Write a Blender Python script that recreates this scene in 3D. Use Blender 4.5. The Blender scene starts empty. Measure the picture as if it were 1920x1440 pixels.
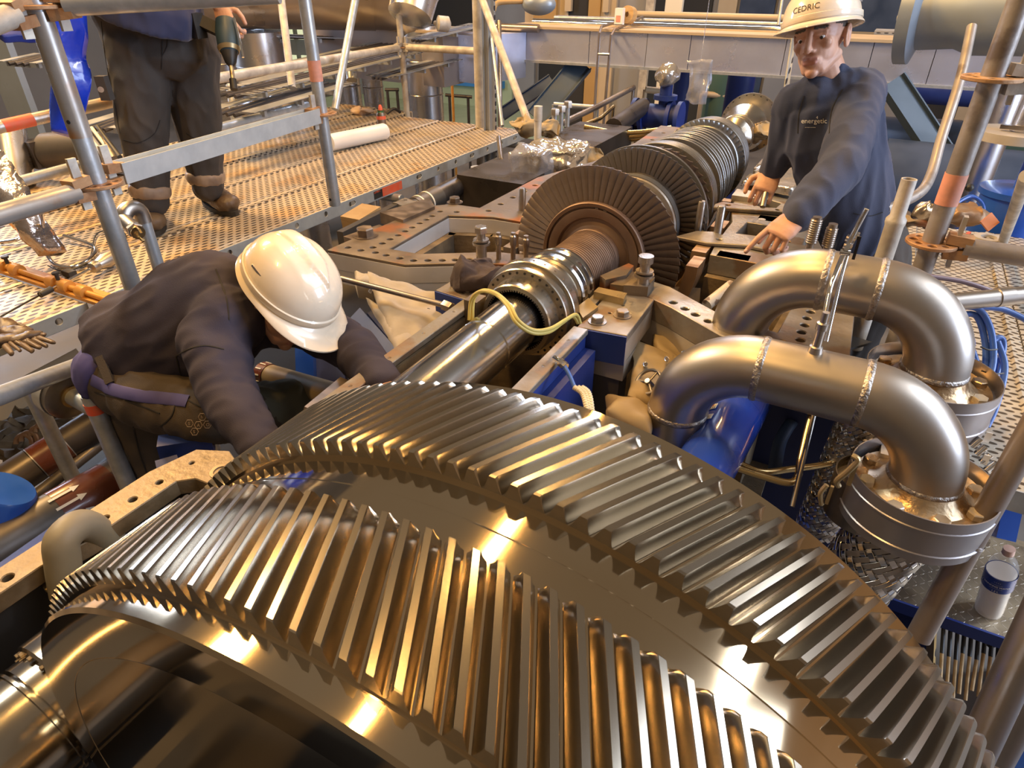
import bpy, bmesh, math, random
from mathutils import Vector, Matrix, Quaternion, noise
PI = math.pi
rnd = random.Random(7)
SC = bpy.context.scene
COL = SC.collection

# ---------------------------------------------------------------- camera
FPX, PITCH, YAW = 1210.26, math.radians(32.585), math.radians(28.525)
CAM = Vector((0.7158, 0.0, 2.40))
FW = Vector((-math.sin(YAW)*math.cos(PITCH), math.cos(YAW)*math.cos(PITCH), -math.sin(PITCH)))
RT = Vector((math.cos(YAW), math.sin(YAW), 0))
UP = RT.cross(FW)
cd = bpy.data.cameras.new('camera'); cam = bpy.data.objects.new('camera', cd); COL.objects.link(cam)
cam.location = CAM
cam.rotation_euler = Matrix((RT, UP, -FW)).transposed().to_euler()
cd.sensor_width = 36; cd.lens = FPX/1920*36; cd.clip_start = .02; cd.clip_end = 80
SC.camera = cam

# ---------------------------------------------------------------- world, lights, exposure
SC.view_settings.view_transform = 'Standard'; SC.view_settings.look = 'None'
SC.view_settings.gamma = 1; SC.view_settings.use_curve_mapping = False
SC.view_settings.exposure = 0.0
w = bpy.data.worlds.new('hall_air'); SC.world = w; w.use_nodes = True
nt = w.node_tree; bg = nt.nodes['Background']
tc = nt.nodes.new('ShaderNodeTexCoord'); sp = nt.nodes.new('ShaderNodeSeparateXYZ')
rp = nt.nodes.new('ShaderNodeValToRGB'); ad = nt.nodes.new('ShaderNodeMath'); ad.operation = 'MULTIPLY_ADD'
ad.inputs[1].default_value = .5; ad.inputs[2].default_value = .5
nt.links.new(tc.outputs['Generated'], sp.inputs[0]); nt.links.new(sp.outputs['Z'], ad.inputs[0])
nt.links.new(ad.outputs[0], rp.inputs[0]); nt.links.new(rp.outputs[0], bg.inputs[0])
rp.color_ramp.elements[0].position = .25; rp.color_ramp.elements[0].color = (.13, .085, .045, 1)
rp.color_ramp.elements[1].position = .8; rp.color_ramp.elements[1].color = (.21, .165, .12, 1)
bg.inputs[1].default_value = 1.0
def lamp(name, loc, target, energy, color, sx, sy):
    l = bpy.data.lights.new(name, 'AREA'); l.shape = 'RECTANGLE'; l.size = sx; l.size_y = sy
    l.energy = energy; l.color = color
    o = bpy.data.objects.new(name, l); COL.objects.link(o); o.location = loc
    o.rotation_euler = (Vector(target)-Vector(loc)).to_track_quat('-Z', 'Y').to_euler()
    return o
WARM = (1.0, .56, .17)
for y in (-.9, 1.3, 3.6, 6.2, 9.0):
    lamp('sodium_lamp', (-.75, y, 6.2), (-.75, y, 0), 100, WARM, .16, .8)
lamp('sodium_lamp', (-5.2, 2.2, 6.2), (-2.2, 2.2, 1.2), 520, WARM, 1.0, 1.0)
lamp('halide_lamp', (-4.4, 1.0, 5.8), (.2, .3, 1.8), 110, (.93, 1.0, .92), .35, .6)
lamp('halide_lamp', (4.9, 4.4, 5.2), (.7, 1.2, 1.7), 90, (.92, .95, 1.0), .35, .35)
lamp('daylight_roof', (6.0, 3.0, 6.2), (.6, 1.8, 1.6), 300, (.80, .88, 1.0), 3.6, 4.0)
lamp('daylight_door', (6.6, 2.4, 2.6), (.5, 1.8, 1.6), 330, (.62, .76, 1.0), 2.4, 2.6)
lamp('daylight_window', (-2.5, 9.5, 6.5), (-1.5, 5.5, 1.6), 230, (.62, .74, 1.0), 3.0, 1.0)  # added cool light for the background, no window stands here
lamp('daylight_side', (-10.5, 3.5, 3.2), (-3, 6, 1.5), 260, (.66, .78, 1.0), 1.2, 3.0)  # added cool panel that puts bright streaks on the clad columns

# ---------------------------------------------------------------- pixel helper: the ray of a photograph pixel met with a plane
def ray(px, py):
    return FW + RT*((px-960)/FPX) + UP*((720-py)/FPX)
def at(px, py, z=None, y=None, x=None, d=None):
    r = ray(px, py)
    if z is not None: t = (z-CAM.z)/r.z
    elif y is not None: t = (y-CAM.y)/r.y
    elif x is not None: t = (x-CAM.x)/r.x
    else: t = d
    return CAM + r*t

# ---------------------------------------------------------------- object helpers
WPOS = {}
def tag(o, label=None, cat=None, group=None, kind=None):
    if label: o['label'] = label
    if cat: o['category'] = cat
    if group: o['group'] = group
    if kind: o['kind'] = kind
    return o
def thing(name, label, cat, loc, group=None):
    o = bpy.data.objects.new(name, None); o.empty_display_size = .05
    COL.objects.link(o); o.location = loc; WPOS[o.name] = Vector(loc)
    return tag(o, label, cat, group)
def link(name, me, mat, parent=None):
    o = bpy.data.objects.new(name, me); COL.objects.link(o)
    if mat and not me.materials:
        for m in (mat if isinstance(mat, (list, tuple)) else [mat]): me.materials.append(m)
    if parent: o.parent = parent
    return o
def frame_of(t, hint=None):
    t = t.normalized(); h = hint or (Vector((0, 0, 1)) if abs(t.z) < .9 else Vector((1, 0, 0)))
    u = (h - t*h.dot(t)).normalized(); return u, t.cross(u)
class MB:
    def __init__(s): s.v = []; s.f = []; s.m = []; s.mi = 0
    def add(s, vs, fs):
        n = len(s.v); s.v += [Vector(a) for a in vs]
        for f in fs: s.f.append([i+n for i in f]); s.m.append(s.mi)
        return s
    def box(s, c, size, rot=None):
        hx, hy, hz = size[0]/2, size[1]/2, size[2]/2; c = Vector(c); R = rot or Matrix.Identity(3)
        vs = [c + R @ Vector((x*hx, y*hy, z*hz)) for x in (-1, 1) for y in (-1, 1) for z in (-1, 1)]
        return s.add(vs, [(0,1,3,2), (4,6,7,5), (0,4,5,1), (2,3,7,6), (0,2,6,4), (1,5,7,3)])
    def bar(s, a, b, w, h, hint=None):
        a, b = Vector(a), Vector(b); t = (b-a).normalized(); u, v = frame_of(t, hint)
        R = Matrix((t, v, u)).transposed()
        return s.box((a+b)/2, ((b-a).length, w, h), R)
    def rings(s, rings, cap0=True, cap1=True, closed=False):
        n = len(rings[0]); base = len(s.v)
        for r in rings: s.v += [Vector(a) for a in r]
        k = len(rings)
        for i in range(k if closed else k-1):
            j = (i+1) % k
            for q in range(n):
                q2 = (q+1) % n
                s.f.append([base+i*n+q, base+i*n+q2, base+j*n+q2, base+j*n+q]); s.m.append(s.mi)
        if not closed:
            if cap0: s.f.append([base+q for q in reversed(range(n))]); s.m.append(s.mi)
            if cap1: s.f.append([base+(k-1)*n+q for q in range(n)]); s.m.append(s.mi)
        return s
    def tube(s, path, r, seg=12, caps=True, closed=False, flat=None):
        P = [Vector(p) for p in path]; n = len(P)
        rr = r if isinstance(r, (list, tuple)) else [r]*n
        rings = []; u = None
        for i in range(n):
            if closed: t = (P[(i+1) % n]-P[i-1])
            else: t = P[min(i+1, n-1)]-P[max(i-1, 0)]
            t.normalize()
            if u is None: u, v = frame_of(t)
            else:
                u = (u - t*u.dot(t)).normalized(); v = t.cross(u)
            k = flat or 1.0
            rings.append([P[i]+(u*math.cos(a)*k+v*math.sin(a))*rr[i] for a in (2*PI*q/seg for q in range(seg))])
        return s.rings(rings, caps, caps, closed)
    def cyl(s, a, b, r0, r1=None, seg=20, caps=True):
        return s.tube([a, b], [r0, r0 if r1 is None else r1], seg, caps)
    def lathe(s, c, axis, prof, seg=48, closed=False, caps=True):
        """prof: (distance along axis, radius)"""
        c = Vector(c); ax = Vector(axis).normalized(); u, v = frame_of(ax)
        rings = [[c+ax*h+(u*math.cos(2*PI*q/seg)+v*math.sin(2*PI*q/seg))*max(r, 1e-5) for q in range(seg)] for h, r in prof]
        return s.rings(rings, caps, caps, closed)
    def ell(s, c, rad, R=None, seg=16, rows=10):
        c = Vector(c); R = R or Matrix.Identity(3); rings = []
        for i in range(rows+1):
            th = -PI/2+PI*i/rows; cr = max(math.cos(th), .02)
            rings.append([c+R @ Vector((rad[0]*cr*math.cos(2*PI*q/seg), rad[1]*cr*math.sin(2*PI*q/seg), rad[2]*math.sin(th))) for q in range(seg)])
        return s.rings(rings)
    def cap(s, a, b, r0, r1, seg=14):
        """round-ended tapered capsule"""
        a, b = Vector(a), Vector(b); t = (b-a).normalized(); u, v = frame_of(t); rings = []
        for i in range(5):
            th = -PI/2+PI/2*i/4.0; k = max(math.cos(th), .03)
            rings.append([a+t*r0*math.sin(th)+(u*math.cos(2*PI*q/seg)+v*math.sin(2*PI*q/seg))*r0*k for q in range(seg)])
        for i in range(5):
            th = PI/2*i/4.0; k = max(math.cos(th), .03)
            rings.append([b+t*r1*math.sin(th)+(u*math.cos(2*PI*q/seg)+v*math.sin(2*PI*q/seg))*r1*k for q in range(seg)])
        return s.rings(rings)
    def loft(s, path, radii, hint, seg=20):
        """closed limb or trunk: path points, (half-width across, half-depth along hint), rounded ends"""
        P = [Vector(p) for p in path]; n = len(P); h = Vector(hint); rings = []
        for i in range(n):
            t = (P[min(i+1, n-1)]-P[max(i-1, 0)]).normalized()
            u = (h-t*h.dot(t)).normalized(); v = t.cross(u); rw, rd = radii[i]
            rings.append([P[i]+v*math.cos(a)*rw+u*math.sin(a)*rd for a in (2*PI*q/seg for q in range(seg))])
        return s.rings(rings)
    def prism(s, poly, z0, z1, xf=None):
        n = len(poly); f = xf or (lambda x, y, z: (x, y, z))
        vs = [f(x, y, z0) for x, y in poly]+[f(x, y, z1) for x, y in poly]
        area = sum(poly[i][0]*poly[(i+1) % n][1]-poly[(i+1) % n][0]*poly[i][1] for i in range(n))
        idx = list(range(n))
        fs = [[i for i in reversed(idx)], [i+n for i in idx]]+[[i, (i+1) % n, n+(i+1) % n, n+i] for i in idx]
        if area < 0: fs = [list(reversed(q)) for q in fs]
        return s.add(vs, fs)
    def hexa(s, c, axis, r, h, rot=0):
        c = Vector(c); ax = Vector(axis).normalized(); u, v = frame_of(ax)
        ring = lambda k, rr: [c+ax*k+(u*math.cos(rot+PI/3*q)+v*math.sin(rot+PI/3*q))*rr for q in range(6)]
        return s.rings([ring(0, r), ring(h*.85, r), ring(h, r*.88)])
    def mesh(s, name, off=Vector((0, 0, 0)), sharp=35):
        me = bpy.data.meshes.new(name)
        me.from_pydata([tuple(a-off) for a in s.v], [], s.f)
        me.polygons.foreach_set('material_index', s.m)
        me.polygons.foreach_set('use_smooth', [True]*len(s.f))
        bm = bmesh.new(); bm.from_mesh(me); bmesh.ops.recalc_face_normals(bm, faces=bm.faces); bm.to_mesh(me); bm.free()
        me.update(); me.set_sharp_from_angle(angle=math.radians(sharp))
        return me
    def build(s, name, mat, parent=None, sharp=35, origin=None):
        if parent is not None: off = WPOS[parent.name]
        else:
            if origin is None:
                n = len(s.v); origin = (sum(a.x for a in s.v)/n, sum(a.y for a in s.v)/n, min(a.z for a in s.v))
            off = Vector(origin)
        o = link(name, s.mesh(name, off, sharp), mat, parent)
        if parent is None: o.location = off
        WPOS[o.name] = off
        return o
def one(name, label, cat, mb, mat, group=None, sharp=35, kind=None, origin=None):
    return tag(mb.build(name, mat, None, sharp, origin), label, cat, group, kind)
def struct(name, mb, mat, parent=None, label=None):
    o = mb.build(name, mat, parent)
    if parent is None: o['kind'] = 'structure'
    if label: o['label'] = label
    return o
def plate(name, outline, holes, z0, z1, mat, parent=None, bevel=.0015, xf=None, label=None):
    """flat plate with real holes; outline and holes are lists of (x, y); holes may be (cx, cy, r)"""
    cu = bpy.data.curves.new(name, 'CURVE'); cu.dimensions = '2D'; cu.fill_mode = 'BOTH'
    b = min(bevel, (z1-z0)/3)
    cu.extrude = (z1-z0)/2-b; cu.bevel_depth = b; cu.bevel_resolution = 0; cu.offset = -b
    def spl(pts):
        s = cu.splines.new('POLY'); s.points.add(len(pts)-1); s.use_cyclic_u = True
        for i, (x, y) in enumerate(pts): s.points[i].co = (x, y, 0, 1)
    def ccw(pts, want=True):
        a = sum(pts[i][0]*pts[(i+1) % len(pts)][1]-pts[(i+1) % len(pts)][0]*pts[i][1] for i in range(len(pts)))
        return pts if (a > 0) == want else list(reversed(pts))
    spl(ccw(outline))
    for h in holes:
        if len(h) == 3 and not isinstance(h[0], tuple):
            cx, cy, r = h; h = [(cx+r*math.cos(2*PI*q/16), cy+r*math.sin(2*PI*q/16)) for q in range(16)]
        spl(ccw(h, False))
    o = bpy.data.objects.new('tmp', cu); COL.objects.link(o)
    dg = bpy.context.evaluated_depsgraph_get()
    me = bpy.data.meshes.new_from_object(o.evaluated_get(dg)); bpy.data.objects.remove(o); bpy.data.curves.remove(cu)
    off = WPOS[parent.name] if parent is not None else None
    zc = (z0+z1)/2; vs = []
    for v in me.vertices:
        p = Vector((v.co.x, v.co.y, v.co.z+zc)); vs.append(Vector(xf(p.x, p.y, p.z)) if xf else p)
    if off is None:
        n = len(vs); off = Vector((sum(a.x for a in vs)/n, sum(a.y for a in vs)/n, min(a.z for a in vs)))
    for v, p in zip(me.vertices, vs): v.co = p-off
    me.name = name; me.materials.clear()
    bm = bmesh.new(); bm.from_mesh(me); bmesh.ops.remove_doubles(bm, verts=bm.verts, dist=1e-5)
    bmesh.ops.recalc_face_normals(bm, faces=bm.faces); bm.to_mesh(me); bm.free()
    me.polygons.foreach_set('use_smooth', [True]*len(me.polygons)); me.set_sharp_from_angle(angle=math.radians(30))
    o = link(name, me, mat, parent)
    if parent is None: o.location = off
    WPOS[o.name] = off
    if label: o['label'] = label
    return o
def arc(c, r, a0, a1, n, u, v):
    c, u, v = Vector(c), Vector(u), Vector(v)
    return [c+(u*math.cos(math.radians(a0+(a1-a0)*i/n))+v*math.sin(math.radians(a0+(a1-a0)*i/n)))*r for i in range(n+1)]
def smooth_path(pts, n=8):
    P = [Vector(p) for p in pts]; out = []
    for i in range(len(P)-1):
        p0 = P[max(i-1, 0)]; p1 = P[i]; p2 = P[i+1]; p3 = P[min(i+2, len(P)-1)]
        for k in range(n):
            t = k/n
            out.append(.5*((2*p1)+(p2-p0)*t+(2*p0-5*p1+4*p2-p3)*t*t+(3*p1-p0-3*p2+p3)*t**3))
    return out+[P[-1]]

# ---------------------------------------------------------------- materials
def _n(nt, t, **k):
    n = nt.nodes.new(t)
    for a, b in k.items(): setattr(n, a, b)
    return n
def mat(name, c1, c2=None, rough=.5, metal=0., scale=8., rvar=.12, bump=0., bscale=None, detail=4, stretch=None,
        coat=0., trans=0., emit=None, contrast=(.35, .65), spec=None, c3=None, c3scale=3., c3pos=(.55, .62), alpha=1., sheen=0.):
    m = bpy.data.materials.new(name); m.use_nodes = True; nt = m.node_tree; b = nt.nodes['Principled BSDF']
    L = nt.links.new
    tc = _n(nt, 'ShaderNodeTexCoord'); mp = _n(nt, 'ShaderNodeMapping'); L(tc.outputs['Object'], mp.inputs[0])
    if stretch: mp.inputs['Scale'].default_value = stretch
    nz = _n(nt, 'ShaderNodeTexNoise'); nz.inputs['Scale'].default_value = scale; nz.inputs['Detail'].default_value = detail
    L(mp.outputs[0], nz.inputs[0])
    cr = _n(nt, 'ShaderNodeValToRGB'); L(nz.outputs[0], cr.inputs[0])
    cr.color_ramp.elements[0].position, cr.color_ramp.elements[1].position = contrast
    cr.color_ramp.elements[0].color = (*c1, 1); cr.color_ramp.elements[1].color = (*(c2 or c1), 1)
    out = cr.outputs[0]
    if c3:
        n3 = _n(nt, 'ShaderNodeTexNoise'); n3.inputs['Scale'].default_value = c3scale; n3.inputs['Detail'].default_value = 6
        L(tc.outputs['Object'], n3.inputs[0]); r3 = _n(nt, 'ShaderNodeValToRGB'); L(n3.outputs[0], r3.inputs[0])
        r3.color_ramp.elements[0].position, r3.color_ramp.elements[1].position = c3pos
        mx = _n(nt, 'ShaderNodeMix', data_type='RGBA'); L(r3.outputs[0], mx.inputs[0]); L(out, mx.inputs[6])
        mx.inputs[7].default_value = (*c3, 1); out = mx.outputs[2]
    L(out, b.inputs['Base Color'])
    b.inputs['Metallic'].default_value = metal
    mr = _n(nt, 'ShaderNodeMapRange'); L(nz.outputs[0], mr.inputs[0])
    mr.inputs[1].default_value = .3; mr.inputs[2].default_value = .7
    mr.inputs[3].default_value = max(rough-rvar, .02); mr.inputs[4].default_value = min(rough+rvar, 1)
    L(mr.outputs[0], b.inputs['Roughness'])
    if bump:
        nb = _n(nt, 'ShaderNodeTexNoise'); nb.inputs['Scale'].default_value = bscale or scale*6; nb.inputs['Detail'].default_value = 3
        L(mp.outputs[0], nb.inputs[0]); bp = _n(nt, 'ShaderNodeBump'); bp.inputs['Strength'].default_value = bump
        bp.inputs['Distance'].default_value = .004; L(nb.outputs[0], bp.inputs['Height']); L(bp.outputs[0], b.inputs['Normal'])
    if coat: b.inputs['Coat Weight'].default_value = coat
    if trans: b.inputs['Transmission Weight'].default_value = trans
    if sheen: b.inputs['Sheen Weight'].default_value = sheen
    if spec is not None: b.inputs['Specular IOR Level'].default_value = spec
    if alpha < 1: b.inputs['Alpha'].default_value = alpha
    if emit: b.inputs['Emission Color'].default_value = (*emit[0], 1); b.inputs['Emission Strength'].default_value = emit[1]
    return m
def pattern_mat(name, base, dark, pitch, rad, axes=(0, 1), metal=.6, rough=.45, c2=None, stagger=.5, bumpd=.003, raised=False, c3=None):
    """rows of staggered oval perforations (or raised lozenges) in object space"""
    m = mat(name, base, c2, rough=rough, metal=metal, scale=5, bump=0, c3=c3)
    nt = m.node_tree; b = nt.nodes['Principled BSDF']; L = nt.links.new
    def M(op, a, c=None, d=None):
        n = _n(nt, 'ShaderNodeMath', operation=op)
        for i, v in enumerate((a, c, d)):
            if v is None: continue
            if isinstance(v, (int, float)): n.inputs[i].default_value = v
            else: L(v, n.inputs[i])
        return n.outputs[0]
    tc = _n(nt, 'ShaderNodeTexCoord'); sp = _n(nt, 'ShaderNodeSeparateXYZ'); L(tc.outputs['Object'], sp.inputs[0])
    u = M('DIVIDE', sp.outputs[axes[0]], pitch[0]); v = M('DIVIDE', sp.outputs[axes[1]], pitch[1])
    fl = M('FLOOR', v); par = M('MODULO', M('ABSOLUTE', fl), 2.0)
    if raised:
        up, vp = pitch
        fu0 = M('SUBTRACT', M('FRACT', u), .5); fv0 = M('SUBTRACT', M('FRACT', v), .5)
        par2 = M('MODULO', M('ABSOLUTE', M('ADD', M('FLOOR', u), fl)), 2.0)
        sg = M('SUBTRACT', M('MULTIPLY', par2, 2.0), 1.0)
        ra = M('ADD', fu0, M('MULTIPLY', fv0, sg)); rb = M('SUBTRACT', fv0, M('MULTIPLY', fu0, sg))
        dd = M('ADD', M('POWER', M('ABSOLUTE', M('DIVIDE', ra, rad[0])), 2.0), M('POWER', M('ABSOLUTE', M('DIVIDE', rb, rad[1])), 2.0))
    else:
        fu = M('SUBTRACT', M('FRACT', M('ADD', u, M('MULTIPLY', par, stagger))), .5); fv = M('SUBTRACT', M('FRACT', v), .5)
        dd = M('ADD', M('POWER', M('ABSOLUTE', M('DIVIDE', fu, rad[0])), 2.0), M('POWER', M('ABSOLUTE', M('DIVIDE', fv, rad[1])), 2.0))
    mr = _n(nt, 'ShaderNodeMapRange'); L(dd, mr.inputs[0])
    mr.inputs[1].default_value = .75; mr.inputs[2].default_value = 1.15
    mr.inputs[3].default_value = 1; mr.inputs[4].default_value = 0
    if raised:  # lozenges painted brighter, a highlight the bump alone does not give
        src = b.inputs['Base Color'].links[0].from_socket
        mx = _n(nt, 'ShaderNodeMix', data_type='RGBA'); L(mr.outputs[0], mx.inputs[0]); L(src, mx.inputs[6])
        mx.inputs[7].default_value = (min(base[0]*1.5, .9), min(base[1]*1.5, .88), min(base[2]*1.5, .84), 1); L(mx.outputs[2], b.inputs['Base Color'])
    if not raised:
        src = b.inputs['Base Color'].links[0].from_socket
        mx = _n(nt, 'ShaderNodeMix', data_type='RGBA'); L(mr.outputs[0], mx.inputs[0]); L(src, mx.inputs[6])
        mx.inputs[7].default_value = (*dark, 1); L(mx.outputs[2], b.inputs['Base Color'])
        L(M('MULTIPLY', M('SUBTRACT', 1.0, mr.outputs[0]), metal), b.inputs['Metallic'])
    bp = _n(nt, 'ShaderNodeBump'); bp.inputs['Distance'].default_value = bumpd; bp.inputs['Strength'].default_value = 1
    bp.invert = not raised
    L(mr.outputs[0], bp.inputs['Height']); L(bp.outputs[0], b.inputs['Normal'])
    return m
MAT = {}
def defm():
    D = MAT
    D['gear'] = mat('polished_gear_steel', (.45, .405, .34), (.37, .33, .27), rough=.19, metal=1, scale=9, rvar=.01)
    D['gearface'] = mat('mirror_turned_steel', (.68, .56, .40), (.56, .44, .29), rough=.075, metal=1, scale=6, rvar=.045)  # golden warmth of the lamps put into the steel colour
    D['shaft'] = mat('ground_shaft_steel', (.62, .61, .60), (.50, .49, .48), rough=.15, metal=1, scale=5, rvar=.06, stretch=(1, .15, 1))
    D['dsteel'] = mat('dark_steel', (.20, .18, .16), (.30, .27, .24), rough=.38, metal=1, scale=12)
    D['coll'] = mat('turned_collar_steel', (.56, .51, .44), (.44, .40, .34), rough=.13, metal=1, scale=8, rvar=.06)
    D['coup'] = mat('satin_coupling_steel', (.60, .55, .48), (.48, .44, .38), rough=.26, metal=1, scale=8, rvar=.06)
    D['brown'] = mat('oxidised_rotor_steel', (.20, .13, .095), (.25, .17, .125), rough=.52, metal=.55, scale=10, bump=.1)
    D['blade'] = mat('turbine_blade_steel', (.31, .25, .21), (.22, .17, .14), rough=.42, metal=.75, scale=14)
    D['blade2'] = mat('worn_blade_steel', (.20, .18, .17), (.30, .28, .27), rough=.40, metal=.8, scale=20, stretch=(1, 1, .2))
    D['band'] = mat('shroud_band_steel', (.34, .35, .36), (.27, .27, .27), rough=.36, metal=.85, scale=9)
    D['cast'] = mat('oily_cast_flange', (.13, .10, .073), (.215, .175, .135), rough=.48, metal=.45, scale=7, bump=.25, bscale=60, c3=(.30, .12, .05), c3scale=5)
    D['castg'] = mat('bare_cast_flange', (.31, .29, .26), (.20, .165, .13), rough=.45, metal=.55, scale=9, bump=.25, bscale=70, c3=(.22, .15, .10), c3scale=8)
    D['castdark'] = mat('sooty_casting', (.10, .075, .05), (.26, .19, .11), rough=.75, metal=.15, scale=9, bump=.7, bscale=45)  # dark brown casting with random lighter patches
    D['silver'] = mat('silver_heat_paint', (.66, .65, .66), (.56, .55, .55), rough=.45, metal=.3, scale=6, c3=(.42, .28, .2), c3scale=5, c3pos=(.66, .72))
    D['galv'] = mat('galvanised_tube', (.50, .52, .54), (.36, .38, .40), rough=.42, metal=.6, scale=20, rvar=.12, bump=.08)
    D['galvr'] = mat('galvanised_tube_rusty', (.50, .48, .46), (.36, .32, .28), rough=.36, metal=.6, scale=10, c3=(.45, .24, .11), c3scale=5, c3pos=(.50, .60))
    D['galvw'] = mat('whitish_scaffold_tube', (.58, .54, .47), (.38, .34, .30), rough=.6, metal=.3, scale=14, bump=.2)
    D['rusty'] = mat('rusty_forging', (.34, .17, .08), (.45, .28, .15), rough=.6, metal=.4, scale=18, bump=.3)
    D['deck'] = pattern_mat('perforated_deck_steel', (.56, .46, .34), (.05, .035, .025), (.046, .026), (.33, .27), (1, 0), metal=.35, rough=.42, c2=(.46, .38, .28), c3=(.50, .34, .19))
    D['deckr'] = pattern_mat('perforated_deck_pale', (.62, .57, .47), (.07, .05, .03), (.034, .020), (.34, .28), (0, 1), metal=.35, rough=.45, c2=(.50, .45, .37))
    D['slot'] = pattern_mat('slotted_tray_side', (.46, .48, .50), (.04, .04, .05), (.055, .05), (.32, .09), (1, 2), metal=.7, rough=.38, stagger=0)
    D['slotx'] = pattern_mat('slotted_tray_side_cross', (.46, .47, .49), (.04, .04, .05), (.055, .05), (.32, .09), (0, 2), metal=.7, rough=.38, stagger=0)
    D['slotz'] = pattern_mat('slotted_upright', (.46, .48, .50), (.03, .03, .04), (.055, .05), (.34, .10), (2, 0), metal=.7, rough=.38, stagger=0)
    D['chequer'] = pattern_mat('chequer_plate', (.42, .37, .30), (.1, .1, .1), (.022, .022), (.62, .13), (0, 1), metal=.95, rough=.34, c2=(.50, .42, .30), raised=True, bumpd=.006)
    D['rail'] = mat('galvanised_plank_side', (.58, .61, .62), (.44, .46, .47), rough=.42, metal=.4, scale=12)
    D['duct'] = mat('aluminium_cladding', (.66, .68, .80), (.52, .55, .68), rough=.34, metal=.75, scale=3.2, rvar=.16, bump=.12, bscale=5)
    D['clad'] = mat('clad_column_metal', (.80, .80, .84), (.68, .66, .66), rough=.27, metal=1, scale=3, rvar=.08)
    D['brownpipe'] = mat('clad_pipe_brownish', (.30, .25, .22), (.38, .32, .28), rough=.33, metal=.8, scale=3)
    D['stain'] = mat('satin_stainless', (.48, .44, .40), (.38, .345, .31), rough=.39, metal=1, scale=5, rvar=.09, bump=.03, c3=(.40, .34, .28), c3scale=2.5)
    D['weld'] = mat('weld_bead', (.30, .26, .23), (.46, .43, .40), rough=.42, metal=1, scale=60, bump=.9, bscale=160)
    D['hood'] = mat('grey_shroud_ring', (.40, .38, .40), (.34, .32, .33), rough=.34, metal=.85, scale=4)
    D['chrome'] = mat('chrome', (.78, .78, .80), None, rough=.1, metal=1, rvar=.04)
    D['oil'] = mat('oily_flange_face', (.46, .33, .20), (.62, .50, .34), rough=.34, metal=.9, scale=14, bump=.3, c3=(.20, .12, .06), c3scale=12)
    D['boltp'] = mat('pale_bolt_head', (.66, .62, .52), (.48, .42, .34), rough=.5, metal=.6, scale=25)
    D['boltd'] = mat('dark_bolt', (.17, .13, .10), (.28, .22, .17), rough=.42, metal=.8, scale=20)
    D['studm'] = mat('steel_stud', (.42, .38, .34), (.28, .23, .19), rough=.35, metal=.9, scale=22)
    D['blue'] = mat('blue_machine_paint', (.010, .026, .16), (.014, .038, .21), rough=.5, scale=4)
    D['blued'] = mat('dark_blue_steel', (.03, .05, .10), (.045, .07, .13), rough=.45, metal=.3, scale=4)
    D['bluev'] = mat('bright_blue_paint', (.012, .07, .38), (.02, .10, .48), rough=.35, coat=.3, scale=4)
    D['steelblue'] = mat('blue_grey_brace', (.045, .07, .105), (.06, .09, .13), rough=.5, metal=.2, scale=3)
    D['bag'] = mat('blue_plastic_bag', (.005, .03, .40), (.01, .05, .60), rough=.28, coat=.5, scale=6, bump=.8, bscale=14)
    D['hoseblue'] = mat('blue_hose', (.05, .13, .42), (.09, .18, .50), rough=.38, coat=.2)
    D['black'] = mat('black_rubber', (.015, .014, .014), (.03, .028, .026), rough=.5)
    D['blackm'] = mat('black_painted_pipe', (.035, .03, .028), (.06, .05, .045), rough=.34, metal=.3, scale=6)
    D['greypipe'] = mat('grey_painted_pipe', (.16, .14, .13), (.10, .09, .08), rough=.4, metal=.5, scale=5)
    D['lift'] = mat('grey_green_elbow_paint', (.20, .18, .13), (.16, .14, .105), rough=.55, scale=8, bump=.1)
    D['brass'] = mat('golden_hydraulic_pipe', (.62, .46, .22), (.50, .36, .17), rough=.28, metal=1, scale=8)
    D['yhose'] = mat('olive_yellow_cable', (.50, .42, .12), (.44, .36, .10), rough=.45)
    D['cream'] = mat('cream_corrugated_hose', (.72, .60, .38), (.62, .50, .30), rough=.55)
    D['brownl'] = mat('brown_pipe_band', (.16, .045, .02), (.12, .035, .018), rough=.3, coat=.3)
    D['white'] = mat('white_print', (.80, .77, .70), None, rough=.5)
    D['paper'] = mat('white_roll', (.80, .79, .78), (.72, .70, .69), rough=.45, scale=3, sheen=.2)
    D['red'] = mat('red_marking_paint', (.75, .10, .04), (.62, .14, .07), rough=.5, scale=30)
    D['redp'] = mat('faded_red_marking', (.70, .30, .20), (.52, .24, .17), rough=.6, scale=30)
    D['yellow'] = mat('ochre_painted_bar', (.62, .30, .06), (.50, .22, .04), rough=.42, metal=.2, scale=12)
    D['orange'] = mat('orange_board', (.55, .20, .07), None, rough=.6)
    D['weather'] = mat('weathered_scaffold_tube', (.36, .32, .29), (.23, .20, .18), rough=.48, metal=.35, scale=9, bump=.25, c3=(.16, .13, .12), c3scale=7)
    D['shell'] = mat('white_helmet_shell', (.78, .69, .57), (.72, .62, .49), rough=.26, coat=.6, scale=9, rvar=.05)
    D['skin'] = mat('skin', (.50, .26, .17), (.58, .33, .23), rough=.48, scale=25, bump=.08, bscale=200)
    D['lip'] = mat('lips', (.43, .19, .145), None, rough=.45)
    D['hair'] = mat('short_dark_hair', (.07, .055, .045), (.12, .10, .085), rough=.8, scale=80, bump=.6, bscale=300)
    D['eyew'] = mat('eye_white', (.75, .72, .70), None, rough=.2)
    D['iris'] = mat('dark_iris', (.03, .02, .015), None, rough=.15)
    D['shirt'] = mat('charcoal_navy_shirt', (.050, .044, .064), (.036, .032, .048), rough=.9, scale=5, bump=.25, bscale=500, spec=.2)
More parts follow.
